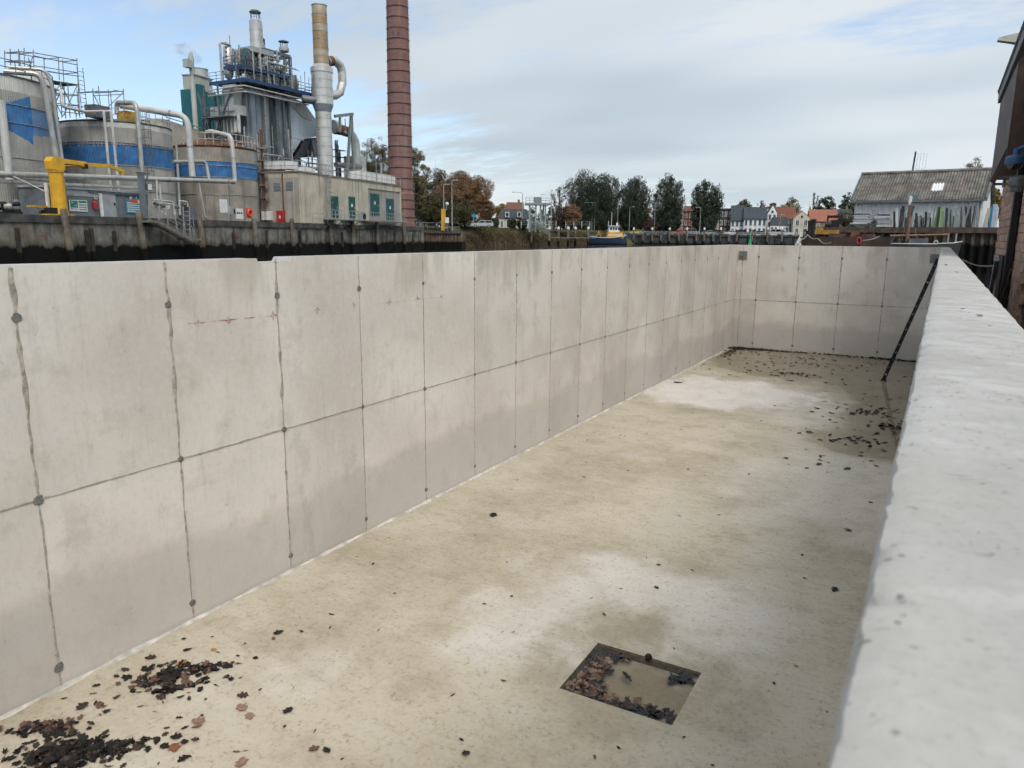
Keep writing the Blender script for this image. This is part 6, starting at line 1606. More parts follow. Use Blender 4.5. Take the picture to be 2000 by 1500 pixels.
rl_ = thing('quay_guard_rail', 'low pale guard rail along the town quay', 'railing', T0, (0, DQ+1, TZ))
m = MB(); railing(m, [(xl, DQ+.6, TZ+.1), (xr, DQ+.6, TZ+.1)], .8, .05, 3.0, 1); m.build('rail', M_GALV, rl_)
nth = ('first', 'second', 'third', 'fourth', 'fifth', 'sixth', 'seventh', 'eighth', 'ninth', 'tenth')
for i, px in enumerate((1238, 1274, 1308, 1342, 1376, 1408, 1440, 1470, 1500, 1528)):
    pile(px, 447, T0, DQ-1.2, 'white-capped mooring post along the town quay, ' + nth[i] + ' from the tug', 'white-capped posts along the town quay', True, .3)
for i, px in enumerate((1256, 1291, 1326, 1360, 1393, 1424)):
    pile(px, 458, T0, DQ-.8, 'short bare timber stump before the town quay, ' + nth[i] + ' from the left', 'short stumps before the town quay', False, .28)
for i, px in enumerate((1073, 1091, 1110, 1124, 1149)):
    pile(px, 446, C0, 196+i*3, 'white-capped jetty post left of the tug, ' + nth[i] + ' from the left', 'white-capped posts of the jetty', True, .32)
pile(1038, 444, C0, 158, 'lone dark mooring pole standing in the water before the grass bank', None, False, .16)
jt = thing('jetty', 'low grey timber jetty with railing left of the tug', 'jetty', C0, (cp(1110, 463, 200).x, 202, 3))
ja, jb = cp(1072, 463, 197), cp(1160, 463, 210)
for k in range(10):
    p_, r_ = ja.lerp(jb, k/10), ja.lerp(jb, (k+.93)/10); MB().beam((p_.x, p_.y, p_.z-.2), (r_.x, r_.y, r_.z-.2), 1.6, .22).build('deck_plank', M_GANG, jt)
MB().beam((ja.x, ja.y-.8, ja.z+1.6), (jb.x, jb.y-.8, jb.z+1.6), .12, .14).build('handrail', M_GANG, jt)
# tug
tg0, tg1 = cp(1150, 465, 222), cp(1223, 465, 222); LT = tg1.x-tg0.x; yT = 222
M_HULLB = P('blue_hull', (.018, .035, .07), .5, var=.2, scale=2)
tug = thing('tug_boat', 'small blue-hulled workboat with yellow deckhouse and white wheelhouse', 'boat', C0, ((tg0.x+tg1.x)/2, yT, WZ))
vs = []; fs = []; nst = 13
for i in range(nst):
    u_ = i/(nst-1); x = tg0.x+LT*u_; bw = 1.9*(1-abs(2*u_-1)**3.0)+.12; sh = 2.35+.9*(abs(u_-.42)*1.6)**2+ (.5 if u_ > .9 else 0)
    for a_, z in ((0, .2), (bw*.75, .6), (bw, sh-.3), (bw*.97, sh)): vs.append((x, yT-a_, WZ-.4+z))
    for a_, z in ((bw*.97, sh), (bw, sh-.3), (bw*.75, .6), (0, .2)): vs.append((x, yT+a_, WZ-.4+z))
for i in range(nst-1):
    for j in range(7): fs.append((i*8+j, (i+1)*8+j, (i+1)*8+j+1, i*8+j+1))
    fs.append((i*8+3, i*8+4, (i+1)*8+4, (i+1)*8+3))
MB().add(vs, fs).build('hull', M_HULLB, tug, smooth=True)
m = MB()
m.tube([(tg0.x+LT*i/12, yT-(1.95*(1-abs(2*i/12-1)**3)+.14), WZ-.4+2.3+.9*(abs(i/12-.42)*1.6)**2) for i in range(13)], .09, 5); m.build('rubbing_strake', M_WHITE, tug)
zk = WZ+1.75
q0, q1 = cp(1185, 460, yT).x, cp(1215, 460, yT).x
MB().box(q0, q1, yT-1.3, yT+1.3, zk, zk+1.75).build('deckhouse', M_YEL, tug)
w0, w1 = cp(1188, 445, yT).x, cp(1209, 445, yT).x
wh = MB().prism([(w0, zk+1.75), (w1, zk+1.75), (w1-.15, zk+3.5), (w0+.2, zk+3.5)], 'y', yT-1.15, yT+1.15).build('wheelhouse', M_WHITE, tug)
for k in range(4): MB().box(w0+.35+k*.75, w0+.9+k*.75, yT-1.2, yT-1.152, zk+2.4, zk+3.2).build('window', M_GLASS, wh)
MB().box(w0-.1, w1+.1, yT-1.4, yT+1.4, zk+3.503, zk+3.65).build('roof', M_WHITE, tug)
for k in range(6): MB().box(q0+.3+k*.7, q0+.75+k*.7, yT-1.36, yT-1.303, zk+.7, zk+1.2).build('porthole', M_WHITE, tug)
for k, x in enumerate((q0+.4, q0+1.3)): MB().cyl((x, yT, zk+3.6), (x, yT, zk+5.0+2.5*k), .07, None, 6).build('mast', M_WHITE, tug)
MB().cyl((w1-.6, yT, zk+3.6), (w1-.6, yT, zk+4.4), .3, None, 10).build('funnel', M_WHITE, tug)
a_ = cp(1170, 452, yT).x; m = MB(); m.beam((a_-.7, yT, zk), (a_, yT, zk+2.2), .14); m.beam((a_+.7, yT, zk), (a_, yT, zk+2.2), .14); m.beam((a_-.4, yT, zk+1), (a_+.4, yT, zk+1), .1); m.build('derrick', M_YEL_D, tug)
m = MB(); railing(m, [(q1+.2, yT-1.4, zk), (tg1.x-.6, yT-.9, zk+.5)], .9, .04, .9); m.build('railing', M_WHITE, tug)
MB().box(tg0.x+.9, a_-.6, yT-1, yT+1, zk-.1, zk+.75).build('hatch', M_SIGNBLUE, tug)

# cars and vans on the quay
for px, kind, col, lab, fl in ((1243, 'hatch', (.55, .50, .10), 'yellow hatchback parked on the town quay nearest the tug', 1), (1262, 'hatch', (.07, .08, .10), 'dark grey car parked right of the yellow hatchback', -1), (1290, 'hatch', (.04, .045, .05), 'black car parked left of the red car', 1),
                               (1325, 'hatch', (.33, .06, .055), 'dull red car parked below the red brick house', 1), (1353, 'van', (.20, .215, .24), 'grey van parked right of the dull red car', -1), (1385, 'estate', (.25, .32, .29), 'pale green estate car under the rightmost poplar', 1),
                               (1404, 'suv', (.035, .037, .042), 'dark four-wheel drive left of the white hatchback', -1), (1427, 'hatch', (.66, .67, .68), 'white hatchback parked left of the white town houses', 1), (1453, 'suv', (.06, .075, .10), 'dark blue car parked before the white town houses', -1),
                               (1481, 'hatch', (.12, .13, .14), 'charcoal car parked before the white bay-windowed house', 1), (1512, 'van', (.45, .46, .47), 'pale van parked before the slate shop house', 1), (1537, 'hatch', (.62, .63, .64), 'white car parked beside the cream gabled house', -1)):
    c = tp2(px, 452, DQ+6); car(T0, c.x, DQ+6, TZ, lab, col, kind, fl)

# poplar-like trees on the quay
for px, pt_, w_, sd, lab in ((1137, 335, 84, 21, 'leftmost dark green fan-shaped tree above the tug'), (1178, 337, 78, 22, 'dark green fan-shaped tree merging with the leftmost one'), (1238, 344, 66, 23, 'middle dark green fan-shaped tree on the town quay'),
                             (1303, 343, 67, 24, 'dark green fan-shaped tree left of the red brick house'), (1376, 352, 66, 25, 'rightmost dark green fan-shaped tree on the town quay, standing apart')):
    tree_px(lab, T0, px, pt_, w_, DQ+13+(sd % 3), TZ, 'fan', M_LEAF_DK, 26000, .24, sd, .13, 'dark fan-shaped trees along the town quay', 1.0)
tree_px('thin grey-brown tree with few leaves left of the dark fan-shaped trees', C0, 1094, 362, 46, 214, 5, 'fan', M_LEAF_PU, 6000, .24, 31, .12, None, .5)
tree_px('rusty brown small tree in front of the leftmost dark tree', C0, 1117, 398, 46, 212, 5, 'round', M_LEAF_BR, 6000, .26, 32, .1, None, .8)
tree_px('round purple-brown bush between two dark fan-shaped trees', T0, 1272, 427, 46, DQ+11, TZ, 'round', M_LEAF_PU, 4500, .28, 33, .02, None, name='shrub')
for px, pt_, arm, lab in ((1020, 377, -2, 'lamp post left of the pale lift bridge'), (1076, 382, -2, 'lamp post right of the pale lift bridge')): lamp_px(px, pt_, C0, 200, 5.0, arm, lab)
for px, pt_, arm, lab in ((1156, 397, -1.6, 'lamp post in front of the leftmost dark tree'), (1161, 397, -1, 'second lamp post close beside the one before the leftmost dark tree'), (1206, 402, .8, 'lamp post between the second and middle dark trees'), (1229, 405, .8, 'lamp post just left of the middle dark tree trunk'), (1278, 398, .8, 'lamp post above the purple-brown bush'), (1367, 406, -1, 'lamp post before the rightmost dark tree'), (1523, 420, .5, 'white lamp post before the slate shop house')):
    lamp_px(px, pt_, T0, DQ+9, TZ, arm, lab)

# houses
HZ = DQ+26
house(T0, 'long grey terrace half hidden behind the leftmost dark trees', 1150, 1196, HZ+4, 9, TZ, 428, 418, 'side', M_BLD_S, M_SLATE, 5, 2)
house(T0, 'pale grey house between the second and middle dark trees', 1197, 1236, HZ, 9, TZ, 425, 413, 'side', M_HTAN, M_RBROWN, 4, 2)
house(T0, 'white house behind the middle dark tree', 1247, 1274, HZ, 9, TZ, 420, 410, 'front', M_HWHITE, M_SLATE, 3, 2)
house(T0, 'low brick house behind the purple-brown bush', 1276, 1306, HZ+3, 9, TZ, 424, 413, 'side', M_HTAN, M_RBROWN, 3, 2)
house(T0, 'cream house with tall windows left of the red brick house', 1307, 1334, HZ, 9, TZ, 414, 411, 'flat', M_HCREAM, M_GREYBOX, 3, 3, False)
house(T0, 'red brick house with white windows and shop front', 1334.5, 1361, HZ, 9, TZ, 413, 404, 'side', M_HBRICK, M_RBROWN, 3, 3)
house(T0, 'cream white house behind the rightmost dark tree', 1366, 1404, HZ, 9, TZ, 416, 406, 'side', M_HCREAM, M_SLATE, 4, 3)
house(T0, 'dark brick flat-roofed block right of the rightmost dark tree', 1404.5, 1437, HZ+2, 10, TZ, 411, 407, 'flat', M_HDARK, M_SLATE, 4, 3, False)
house(T0, 'white wing with steep slate roof at the left of the white houses', 1427, 1452, HZ-3, 9, TZ, 430, 403, 'side', M_HWHITE, M_SLATE, 3, 2, False)
house(T0, 'white bay-windowed house with slate roof', 1452.5, 1497, HZ-5, 10, TZ, 427, 406, 'side', M_HWHITE, M_SLATE, 5, 2)
house(T0, 'narrow white house with pointed gable end', 1498, 1516, HZ-2, 10, TZ, 417, 401, 'front', M_HWHITE, M_SLATE, 2, 3, False)
house(T0, 'house with red-brown tiled roof behind the slate shop house', 1512, 1553, HZ+10, 10, TZ, 426, 405, 'side', M_HWHITE, M_RBROWN, 4, 2)
house(T0, 'low slate-roofed shop house with white ground floor', 1505, 1541, HZ-9, 8, TZ, 441, 424, 'mansard', M_HWHITE, M_SLATE, 5, 1, False)
house(T0, 'cream house with gable end facing the river', 1549, 1581, HZ-14, 14, TZ, 427, 413, 'front', M_HCREAM, M_RTILE, 2, 2, False, True)
house(T0, 'long house with bright orange tiled roof', 1581.5, 1636, HZ-12, 10, TZ, 432, 411, 'side', M_HTAN, M_RTILE, 5, 1)
house(T0, 'house with dark grey roof right of the orange-roofed house', 1619, 1664, HZ+8, 11, TZ, 431, 410, 'side', M_HTAN, M_SLATE, 4, 1)
GB = 'trees rising behind the town roofs'
for px, pt_, w_, sd, mm, kd, fi, lab in ((1451, 387, 42, 41, M_LEAF_GB, 'round', 1, 'brown-green tree behind the dark brick block'), (1483, 388, 26, 42, M_LEAF_PU, 'fan', .25, 'small bare tree behind the white bay-windowed house'), (1506, 394, 24, 43, M_LEAF_GB, 'round', 1, 'dark tree top behind the white pointed gable'),
                                         (1543, 383, 50, 44, M_LEAF_OL, 'round', .75, 'loose olive tree behind the red-brown roof'), (1588, 376, 28, 45, M_LEAF_PU, 'fan', .25, 'bare branching tree behind the orange roof'), (1609, 378, 46, 46, M_LEAF_DK, 'round', 1, 'dense dark tree behind the orange roof'), (1652, 374, 44, 47, M_LEAF_DK, 'round', 1, 'dark tree at the left end of the grey shed')):
    tree_px(lab, T0, px, pt_, w_, HZ+45, TZ, kd, mm, 6000, .38, sd, .12, GB, fi)

# green buoy and white marker
for px, d, lab, mm, hh in ((1465, 95, 'green conical buoy floating before the town quay', P('buoy_green', (.01, .33, .12), .5), 1.0),):
    c = tp2(px, 470, d); o = thing('buoy', lab, 'buoy', T0, (c.x, d, WZ))
    MB().lathe(c.x, d, [(.05, WZ-.6), (.45, WZ-.3), (.5, WZ+.3), (.32, WZ+.9), (.14, WZ+1.9), (.05, WZ+2.3)], 14).build('body', mm, o, smooth=True)
    MB().sphere((c.x, d, WZ+2.35), .13, 8).build('top_mark', mm, o)

# ================================================================== right bank: yard quay, shed and what leans on it
R0 = view_frame(1790)
rp_ = R0.pt
RZ = 4.27
DR = 62
M_RQ = quay_mat('rusty_quay', (.12, .085, .065), 2.9, .4)
M_RCAP = P('rusty_cap', (.085, .06, .048), .85, var=.45, scale=2, streak=.4)
M_SHEETR = quay_mat('muddy_sheet_piling', (.17, .14, .105), 3.1, .5)
xq0, xq1 = rp_(1592, 450, DR).x, rp_(1975, 450, DR).x
MB().box(xq0, xq1+60, DR+.7, DR+150, -1.5, RZ).thing('yard_ground', M_YARD, None, None, R0, (xq0+20, DR+40, RZ), kind='structure')
yw = thing('yard_quay_wall', 'rusty sheet-pile quay wall carrying the grey shed', 'quay wall', R0, (xq0, DR, WZ))
npl = 22
for i in range(npl):
    a_, b_ = xq0+(xq1-xq0)*i/npl, xq0+(xq1-xq0)*(i+1)/npl
    corrugated(a_, b_, DR, -1.5, RZ-.38, .62, .3, 1).build('sheet_pile', M_SHEETR, yw, fix=False)
for i in range(6):
    a_, b_ = xq0+(xq1-xq0)*i/6, xq0+(xq1-xq0)*(i+1)/6
    MB().box(a_+.01, b_-.01, DR-.3, DR+.72, RZ-.38, RZ+.02).build('cap_beam', M_RCAP, yw)
SH = frame2(1664, 73.5, 1917, 72.0)
sq = SH.pt
M_SHEDW = P('pale_ribbed_steel', (.70, .72, .72), .55, .15, var=.12, scale=.6, streak=.4, stain=(.3, .29, .26))
M_ASB = P('lichened_fibre_cement', (.165, .158, .14), .9, var=.45, scale=1.4, streak=.5, stain=(.07, .066, .052))
M_SKYL = P('translucent_sheet_brown', (.165, .14, .12), .5, var=.35, scale=1.5)
M_SKYW = P('bright_roof_sheet', (.75, .78, .80), .4, var=.1, scale=2)
LS = sq(1916, 430, 0).x
zse = (sq(1665, 391, 0).z + sq(1915, 386, 0).z)/2; DS = 6.0; zsr = (sq(1676, 343, DS/2).z + sq(1921, 336, DS/2).z)/2
sh_ = thing('boat_shed', 'white ribbed shed with weathered corrugated grey roof', 'shed', SH, (LS/2, 3, RZ))
m = MB().box(0, LS, .06, DS, RZ-.1, zse); m.build('core', M_SHEDW, sh_)
npn = 12
for i in range(npn):
    m = MB(); ribbed(m, LS*i/npn, LS*(i+1)/npn-.01, .04, RZ-.08, zse, .24, .06); m.build('wall_panel', M_SHEDW, sh_, fix=False)
MB().prism([(.06, zse), (DS, zse), (DS/2, zsr-.1)], 'x', .02, LS-.02).build('gable', M_SHEDW, sh_)
# roof in rows of corrugated sheets
ov = .35; slx = (zsr-zse)/(DS/2)
def roof_sheet(x0, x1, q0, q1, lift):
    m = MB(); n = max(2, int(round((x1-x0)/.25))); vs = []; k = n*2+1
    for q in (q0, q1):
        y = -ov + (DS/2+ov)*q; z = zse - ov*slx + (zsr-zse+ov*slx)*q + .1 + lift
        for i in range(k): vs.append((x0+(x1-x0)*i/(k-1), y, z + (.10 if i % 2 else -.04)))
    return m.add(vs, [(i, i+1, i+1+k, i+k) for i in range(k-1)])
nc_ = 12
for i in range(nc_):
    for j, (q0, q1) in enumerate(((0, .3), (.27, .56), (.53, .80), (.77, 1.0))):
        x0, x1 = -.3+(LS+.6)*i/nc_, -.3+(LS+.6)*(i+1)/nc_
        mm = M_ASB
        if j == 1 and 1 <= i <= 9: mm = M_SKYW if i == 7 else M_SKYL
        roof_sheet(x0, x1+.03, q0, q1, .012*(3-j)+RN.uniform(0, .02)).build('roof_sheet', mm, sh_, smooth=False, fix=False)
MB().prism([(DS/2, zsr+.1), (DS+ov, zse-ov*slx+.1), (DS+ov, zse-ov*slx+.2), (DS/2, zsr+.22)], 'x', -.3, LS+.3).build('roof_slope', M_ASB, sh_)
MB().cyl((-.35, DS/2, zsr+.16), (LS+.35, DS/2, zsr+.16), .16, None, 8).build('ridge_cap', M_ASB, sh_)
MB().box(-.3, LS+.3, -.52, -.38, zse-.28, zse-.1).build('gutter', M_GALV_D, sh_)
for x in (-.28, LS+.2): MB().beam((x, -.4, zse-.1), (x, DS/2, zsr+.12), .12, .3).build('barge_board', M_GALV_D, sh_)
MB().cyl((LS-.15, -.35, RZ), (LS-.15, -.35, zse-.2), .06, None, 6).build('down_pipe', M_GALV_D, sh_)
# panels and frames leaning on the shed
M_PD = P('dark_panel', (.035, .038, .042), .6, var=.3, scale=3); M_PG = P('grey_panel', (.25, .26, .27), .6, var=.2, scale=3); M_PW = P('off_white_panel', (.55, .56, .55), .6, var=.12, scale=3)
M_PGR = P('lime_green_panel', (.21, .36, .12), .5, var=.12, scale=3); M_PBL = P('pale_blue_panel', (.42, .50, .60), .5, var=.1, scale=3)
rl2 = random.Random(31)
nthp = ('first', 'second', 'third', 'fourth', 'fifth', 'sixth', 'seventh', 'eighth', 'ninth', 'tenth', 'eleventh', 'twelfth', 'thirteenth', 'fourteenth', 'fifteenth', 'sixteenth', 'seventeenth', 'eighteenth', 'nineteenth', 'twentieth')
pcount = {}
def lean(px, py_t, wpx, mm, tilt, lab, nm='leaning_panel', grp='panels leaning on the shed'):
    a_ = sq(px, 440, -1.0); b_ = sq(px+wpx, 440, -1.0); tz = sq(px, py_t, -.7).z; h = tz-RZ; dx = tilt*h
    MB().prism([(a_.x, RZ), (b_.x, RZ), (b_.x+dx, tz), (a_.x+dx, tz)], 'y', -1.05-rl2.uniform(0, .25), -.98).thing(nm, mm, lab, 'panel', SH, (a_.x, -1, RZ), grp)
px = 1746
while px < 1910:
    if not (1822 < px < 1846):
        mm = rl2.choice((M_PD, M_PD, M_PG, M_PD, M_PW, M_PG, M_PD)); nm_ = {M_PD: 'dark narrow panel', M_PG: 'grey narrow panel', M_PW: 'off-white narrow panel'}[mm]
        side = 'left of the lime green panels' if px < 1830 else 'right of the lime green panels'
        pcount[nm_] = pcount.get(nm_, -1)+1
        lean(px, rl2.uniform(402, 426) - (6 if px > 1870 else 0), rl2.uniform(1.5, 5.5), mm, rl2.uniform(-.16, .16), nthp[pcount[nm_]] + ' ' + nm_ + ' from the left among those leaning on the shed')
    px += rl2.uniform(2.6, 5.2)
lean(1822, 405, 5, M_PGR, .13, 'lime green panel leaning to the right on the shed'); lean(1836, 405, 4, M_PGR, -.06, 'lime green panel leaning to the left on the shed'); lean(1829, 404, 4, M_PD, .02, 'dark panel standing between the two lime green panels'); lean(1841, 412, 3, M_PG, -.1, 'grey panel just right of the lime green panels')
for px, pt_, w_, mm, tl, lab in ((1919, 407, 8, M_HCREAM, .1, 'cream panel leaning beyond the right end of the shed'), (1931, 402, 5, M_SIGNBLUE, 0, 'dark blue panel beyond the right end of the shed'), (1935, 399, 9, M_PBL, 0, 'large pale blue panel beyond the right end of the shed'), (1945, 404, 3, M_PW, -.02, 'thin white panel at the far right beside the stone building')):
    a_ = sq(px, 440, .5); b_ = sq(px+w_, 440, .5); tz = sq(px, pt_, .5).z
    MB().prism([(a_.x, RZ), (b_.x, RZ), (b_.x+tl*2, tz), (a_.x+tl*2, tz)], 'y', .3, .42).thing('standing_panel', mm, lab, 'panel', SH, (a_.x, .4, RZ), 'panels beyond the shed')
# stacks of flat frames left of them
def stack(px0, px1, rows, lab, seed, z_lift=0):
    rs = random.Random(seed); a_, b_ = sq(px0, 440, -1.6).x, sq(px1, 440, -1.6).x
    t = thing('frame_stack', lab, 'stack', SH, ((a_+b_)/2, -1.6, RZ), 'stacks of frames before the shed')
    z = RZ
    for x in (a_+.3, b_-.5): MB().box(x, x+.25, -2.1, -1.1, z, z+.18).build('bearer', M_GANG, t)
    z += .18
    for k in range(rows):
        h = rs.uniform(.06, .13); o = rs.uniform(-.15, .15)
        MB().box(a_+o, b_+o-rs.uniform(0, .5), -2.2, -1.0+rs.uniform(-.1, .1), z+.004, z+h).build('frame', rs.choice((M_PG, M_PW, M_PD, M_PD, M_CASE_L)), t); z += h+rs.choice((.0, .03, .07))
stack(1657, 1703, 8, 'long stack of grey and white frames at the left end of the shed', 1); stack(1711, 1739, 7, 'short stack of frames next to the long one', 2)
c = sq(1707, 440, -1.4); MB().box(c.x-.2, c.x+.25, -1.7, -1.2, RZ, RZ+1.6).thing('upright_crate', M_PG, 'upright grey crate between the two frame stacks', 'crate', SH, (c.x, -1.4, RZ))
# black machine and rough pile at the edge of the yard
c = rp_(1627, 446, 66); mc = thing('black_machine', 'black winch machine with open frame on the yard quay', 'machine', R0, (c.x, 66, RZ))
MB().box(c.x-.5, c.x+.4, 65.5, 66.6, RZ, RZ+.3).build('base', M_BLK, mc); MB().box(c.x-.2, c.x+.65, 65.6, 66.5, RZ+.3, RZ+.62).build('housing', M_BLK, mc)
for x in (-.45, .55): MB().box(c.x+x-.06, c.x+x+.06, 65.9, 66.1, RZ+.28, RZ+.9).build('frame_post', M_BLK, mc)
MB().box(c.x-.5, c.x+.62, 65.85, 66.15, RZ+.78, RZ+.98).build('frame_head', M_BLK, mc); MB().cyl((c.x-.55, 65.4, RZ+.28), (c.x-.1, 65.4, RZ+.28), .2, None, 12).build('drum', M_PD, mc)
for px, hh, lab in ((1582, .45, 'left of the pair of black bollards near the yard corner'), (1588, .55, 'right of the pair of black bollards near the yard corner')):
    c = rp_(px, 446, 60.5); MB().lathe(c.x, 60.5, [(.16, WZ), (.16, RZ+hh-.2), (.2, RZ+hh-.15), (.2, RZ+hh), (.05, RZ+hh+.05)], 10).thing('bollard_pile', M_BLK, 'black steel pile, ' + lab, 'pile', R0, (c.x, 60.5, WZ), 'black piles at the yard corner', smooth=True)
rs = np.random.RandomState(8); c = rp_(1647, 446, 66)
tree('scrubby bramble heap on the yard quay between machine and shed', R0, (c.x, 67, RZ), 1.5, 1.7, 'round', M_LEAF_GB, 900, .1, 61, .05, None, name='bramble_bush')
# yellow pontoon and rusty barge
M_HULLR = P('rusty_barge', (.06, .036, .03), .8, var=.4, scale=1, streak=.4)
M_YEL_O = P('old_ochre_paint', (.36, .20, .04), .7, var=.3, scale=3)
a_, b_ = rp_(1593, 450, 56).x, rp_(1634, 450, 56).x; zy = rp_(1612, 449, 56).z
yo = thing('yellow_pontoon', 'yellow pontoon lying before the yard quay', 'pontoon', R0, ((a_+b_)/2, 56.5, WZ))
MB().box(a_, b_, 55.6, 58, zy-.3, zy).build('deck', M_YEL_O, yo); MB().box(a_+.2, b_-.2, 55.8, 57.8, WZ-.3, zy-.42).build('float', M_BLK, yo); MB().box(a_+.05, a_+.3, 55.7, 57.8, zy, zy+.16).build('upstand', M_YEL_O, yo)
a_, b_ = rp_(1575, 470, 48).x, rp_(1735, 470, 48).x; zb = rp_(1650, 463, 48).z
bg = thing('rusty_barge', 'low rust-brown barge moored below the yard quay', 'barge', R0, ((a_+b_)/2, 49, WZ))
MB().prism([(a_-.3, zb), (a_+.3, WZ-.3), (b_-.3, WZ-.3), (b_+.2, zb)], 'y', 47.5, 51).build('hull', M_HULLR, bg)
MB().box(a_+1.2, b_-.8, 48, 50.5, zb+.003, zb+.2).build('hatch', M_RCAP, bg)
c = rp_(1672, 460, 47.6); MB().box(c.x-.3, c.x+.2, 47.7, 48.3, zb, zb+.28).build('winch', M_RUST, bg); MB().box(c.x-.42, c.x+.36, 47.7, 48.4, zb+.28, zb+.34).build('winch_top', M_RUST, bg)
c = rp_(1578, 460, 47.7); MB().cyl((c.x, 47.7, zb-.2), (c.x, 47.7, zb+.35), .12, None, 10).build('bollard', M_BLK, bg)
def rope(pts, r_, lab, mm, nm='mooring_rope'):
    m = MB(); P_ = []
    for (a0, b0_) in zip(pts, pts[1:]):
        a0, b0_ = Vector(a0), Vector(b0_); L_ = (b0_-a0).length
        for q in range(9): t_ = q/8; p_ = a0.lerp(b0_, t_); p_.z -= .07*L_*math.sin(math.pi*t_); P_.append(p_)
    m.tube(P_, r_, 5).thing(nm, mm, lab, 'rope', R0, tuple(P_[0]), 'mooring ropes by the yard')
M_ROPE = P('old_rope', (.30, .27, .22), .9, var=.2)
rope([rp_(1577, 458, 47.5), rp_(1598, 466, 46), rp_(1622, 474, 44)], .03, 'mooring rope sagging right from the barge bollard', M_ROPE)
rope([rp_(1577, 458, 47.5), rp_(1566, 466, 46), rp_(1556, 476, 44)], .03, 'mooring rope falling left from the barge bollard', M_ROPE)
rope([rp_(1685, 470, 44), rp_(1719, 461, 44)], .03, 'mooring rope rising to the old sailing boat', M_ROPE)
rope([rp_(1880, 507, 27), rp_(1941, 519, 26)], .022, 'rope stretched from the basin corner to the stone building', M_ROPE)
c = rp_(1678, 470, 43); o = thing('life_ring', 'small red lifebuoy hanging on the barge', 'lifebuoy', R0, tuple(c)); MB().tube([(c.x+.09*math.cos(t), 43, c.z+.16*math.sin(t)) for t in [i*2*math.pi/16 for i in range(17)]], .04, 6).build('ring', M_RED, o, smooth=True); MB().box(c.x-.05, c.x+.05, 43.08, 43.2, c.z-.5, c.z+.3).build('bracket', M_BLK, o)
c = rp_(1563, 470, 52); o = thing('marker_flag', 'small white triangular marker flag left of the barge', 'flag', R0, (c.x, 52, WZ)); tz = rp_(1564, 454, 52).z
MB().cyl((c.x, 52, WZ-.5), (c.x, 52, tz), .05, None, 6).build('pole', M_WHITE, o); MB().prism([(c.x-.32, c.z-.3), (c.x+.3, c.z-.3), (c.x+.04, tz)], 'y', 51.96, 52.0).build('cloth', M_WHITE, o)
# old sailing boat behind the end wall
YB = 33
x0, x1 = rp_(1742, 474, YB).x, rp_(1862, 474, YB).x; zs_ = rp_(1800, 476, YB).z
sb = thing('sailing_boat', 'old grey sailing boat with wooden mast moored behind the end wall', 'boat', R0, ((x0+x1)/2, YB, WZ))
M_HULLG = P('grey_green_hull', (.03, .036, .034), .6, var=.2, scale=1.5, streak=.3)
vs = []; fs = []; nst = 15
for i in range(nst):
    u_ = i/(nst-1); x = x0+(x1-x0)*u_; bw = 1.05*(1-max(0, (u_-.45)/.55)**2.4)*(1-.35*max(0, (.3-u_)/.3)**2)+.03; shz = zs_+.10*max(0, (u_-.6)/.4)**2 - .02
    for a_, z in ((0, WZ-.3), (bw*.85, WZ+.25), (bw, shz-.06), (bw*.96, shz)): vs.append((x + (.25*(z-WZ)/2 if u_ > .85 else 0), YB-a_, z))
    for a_, z in ((bw*.96, shz), (bw, shz-.06), (bw*.85, WZ+.25), (0, WZ-.3)): vs.append((x + (.25*(z-WZ)/2 if u_ > .85 else 0), YB+a_, z))
for i in range(nst-1):
    for j in range(7): fs.append((i*8+j, (i+1)*8+j, (i+1)*8+j+1, i*8+j+1))
    fs.append((i*8+3, i*8+4, (i+1)*8+4, (i+1)*8+3))
MB().add(vs, fs).build('hull', M_HULLG, sb, smooth=True)
m = MB(); m.tube([Vector(vs[i*8+3])+Vector((0, -.02, .02)) for i in range(nst)], .018, 5); m.build('rubbing_strake', M_WHITE, sb)
m0, m1_ = rp_(1772, 466, YB), rp_(1779, 385, YB)
M_SPAR = P('varnished_spar', (.20, .115, .065), .5, var=.25, scale=3)
ms_ = MB().cyl((m0.x, YB, zs_-.1), (m1_.x, YB, m1_.z), .075, .05, 9).build('mast', M_SPAR, sb, smooth=True)
MB().cyl((m1_.x-.02, YB, m1_.z-.3), (m1_.x, YB, m1_.z+.05), .065, None, 9).build('mast_head', M_WHITE, ms_); MB().box(m1_.x, m1_.x+.2, YB-.04, YB+.04, m1_.z, m1_.z+.06).build('block', M_SIGNBLUE, ms_)
MB().cyl(rp_(1738, 461, YB), rp_(1855, 458.5, YB), .05, None, 8).build('boom', M_SPAR, sb, smooth=True)
a_, b_ = rp_(1775, 469, YB).x, rp_(1813, 469, YB).x; MB().prism([(YB-.5, zs_), (YB+.5, zs_), (YB+.35, zs_+.2), (YB-.35, zs_+.2)], 'x', a_, b_).build('cabin_roof', M_CASE_D, sb)
for px in (1851, 1866): p_ = rp_(px, 470, YB); MB().cyl((p_.x, YB-.2, zs_), (p_.x, YB-.2, rp_(px, 456, YB).z), .035, None, 6).build('stanchion', M_GALV, sb)
p_ = rp_(1861, 464, YB); MB().box(p_.x-.12, p_.x+.14, YB-.2, YB+.2, zs_, zs_+.26).build('engine_cover', M_BLK, sb)
p_ = rp_(1828, 473.5, YB-1.1); MB().tube([(p_.x+.06*math.cos(t), p_.y, p_.z+.06*math.sin(t)) for t in [i*2*math.pi/12 for i in range(13)]], .018, 5).build('fairlead', M_WHITE, sb)
for a0, b0_ in (((1779, 386), (1743, 470)), ((1779, 386), (1790, 470)), ((1779, 386), (1762, 470))): MB().cyl(rp_(a0[0], a0[1], YB), rp_(b0_[0], b0_[1], YB-.4), .008, None, 4).build('stay', M_GALV_D, sb)
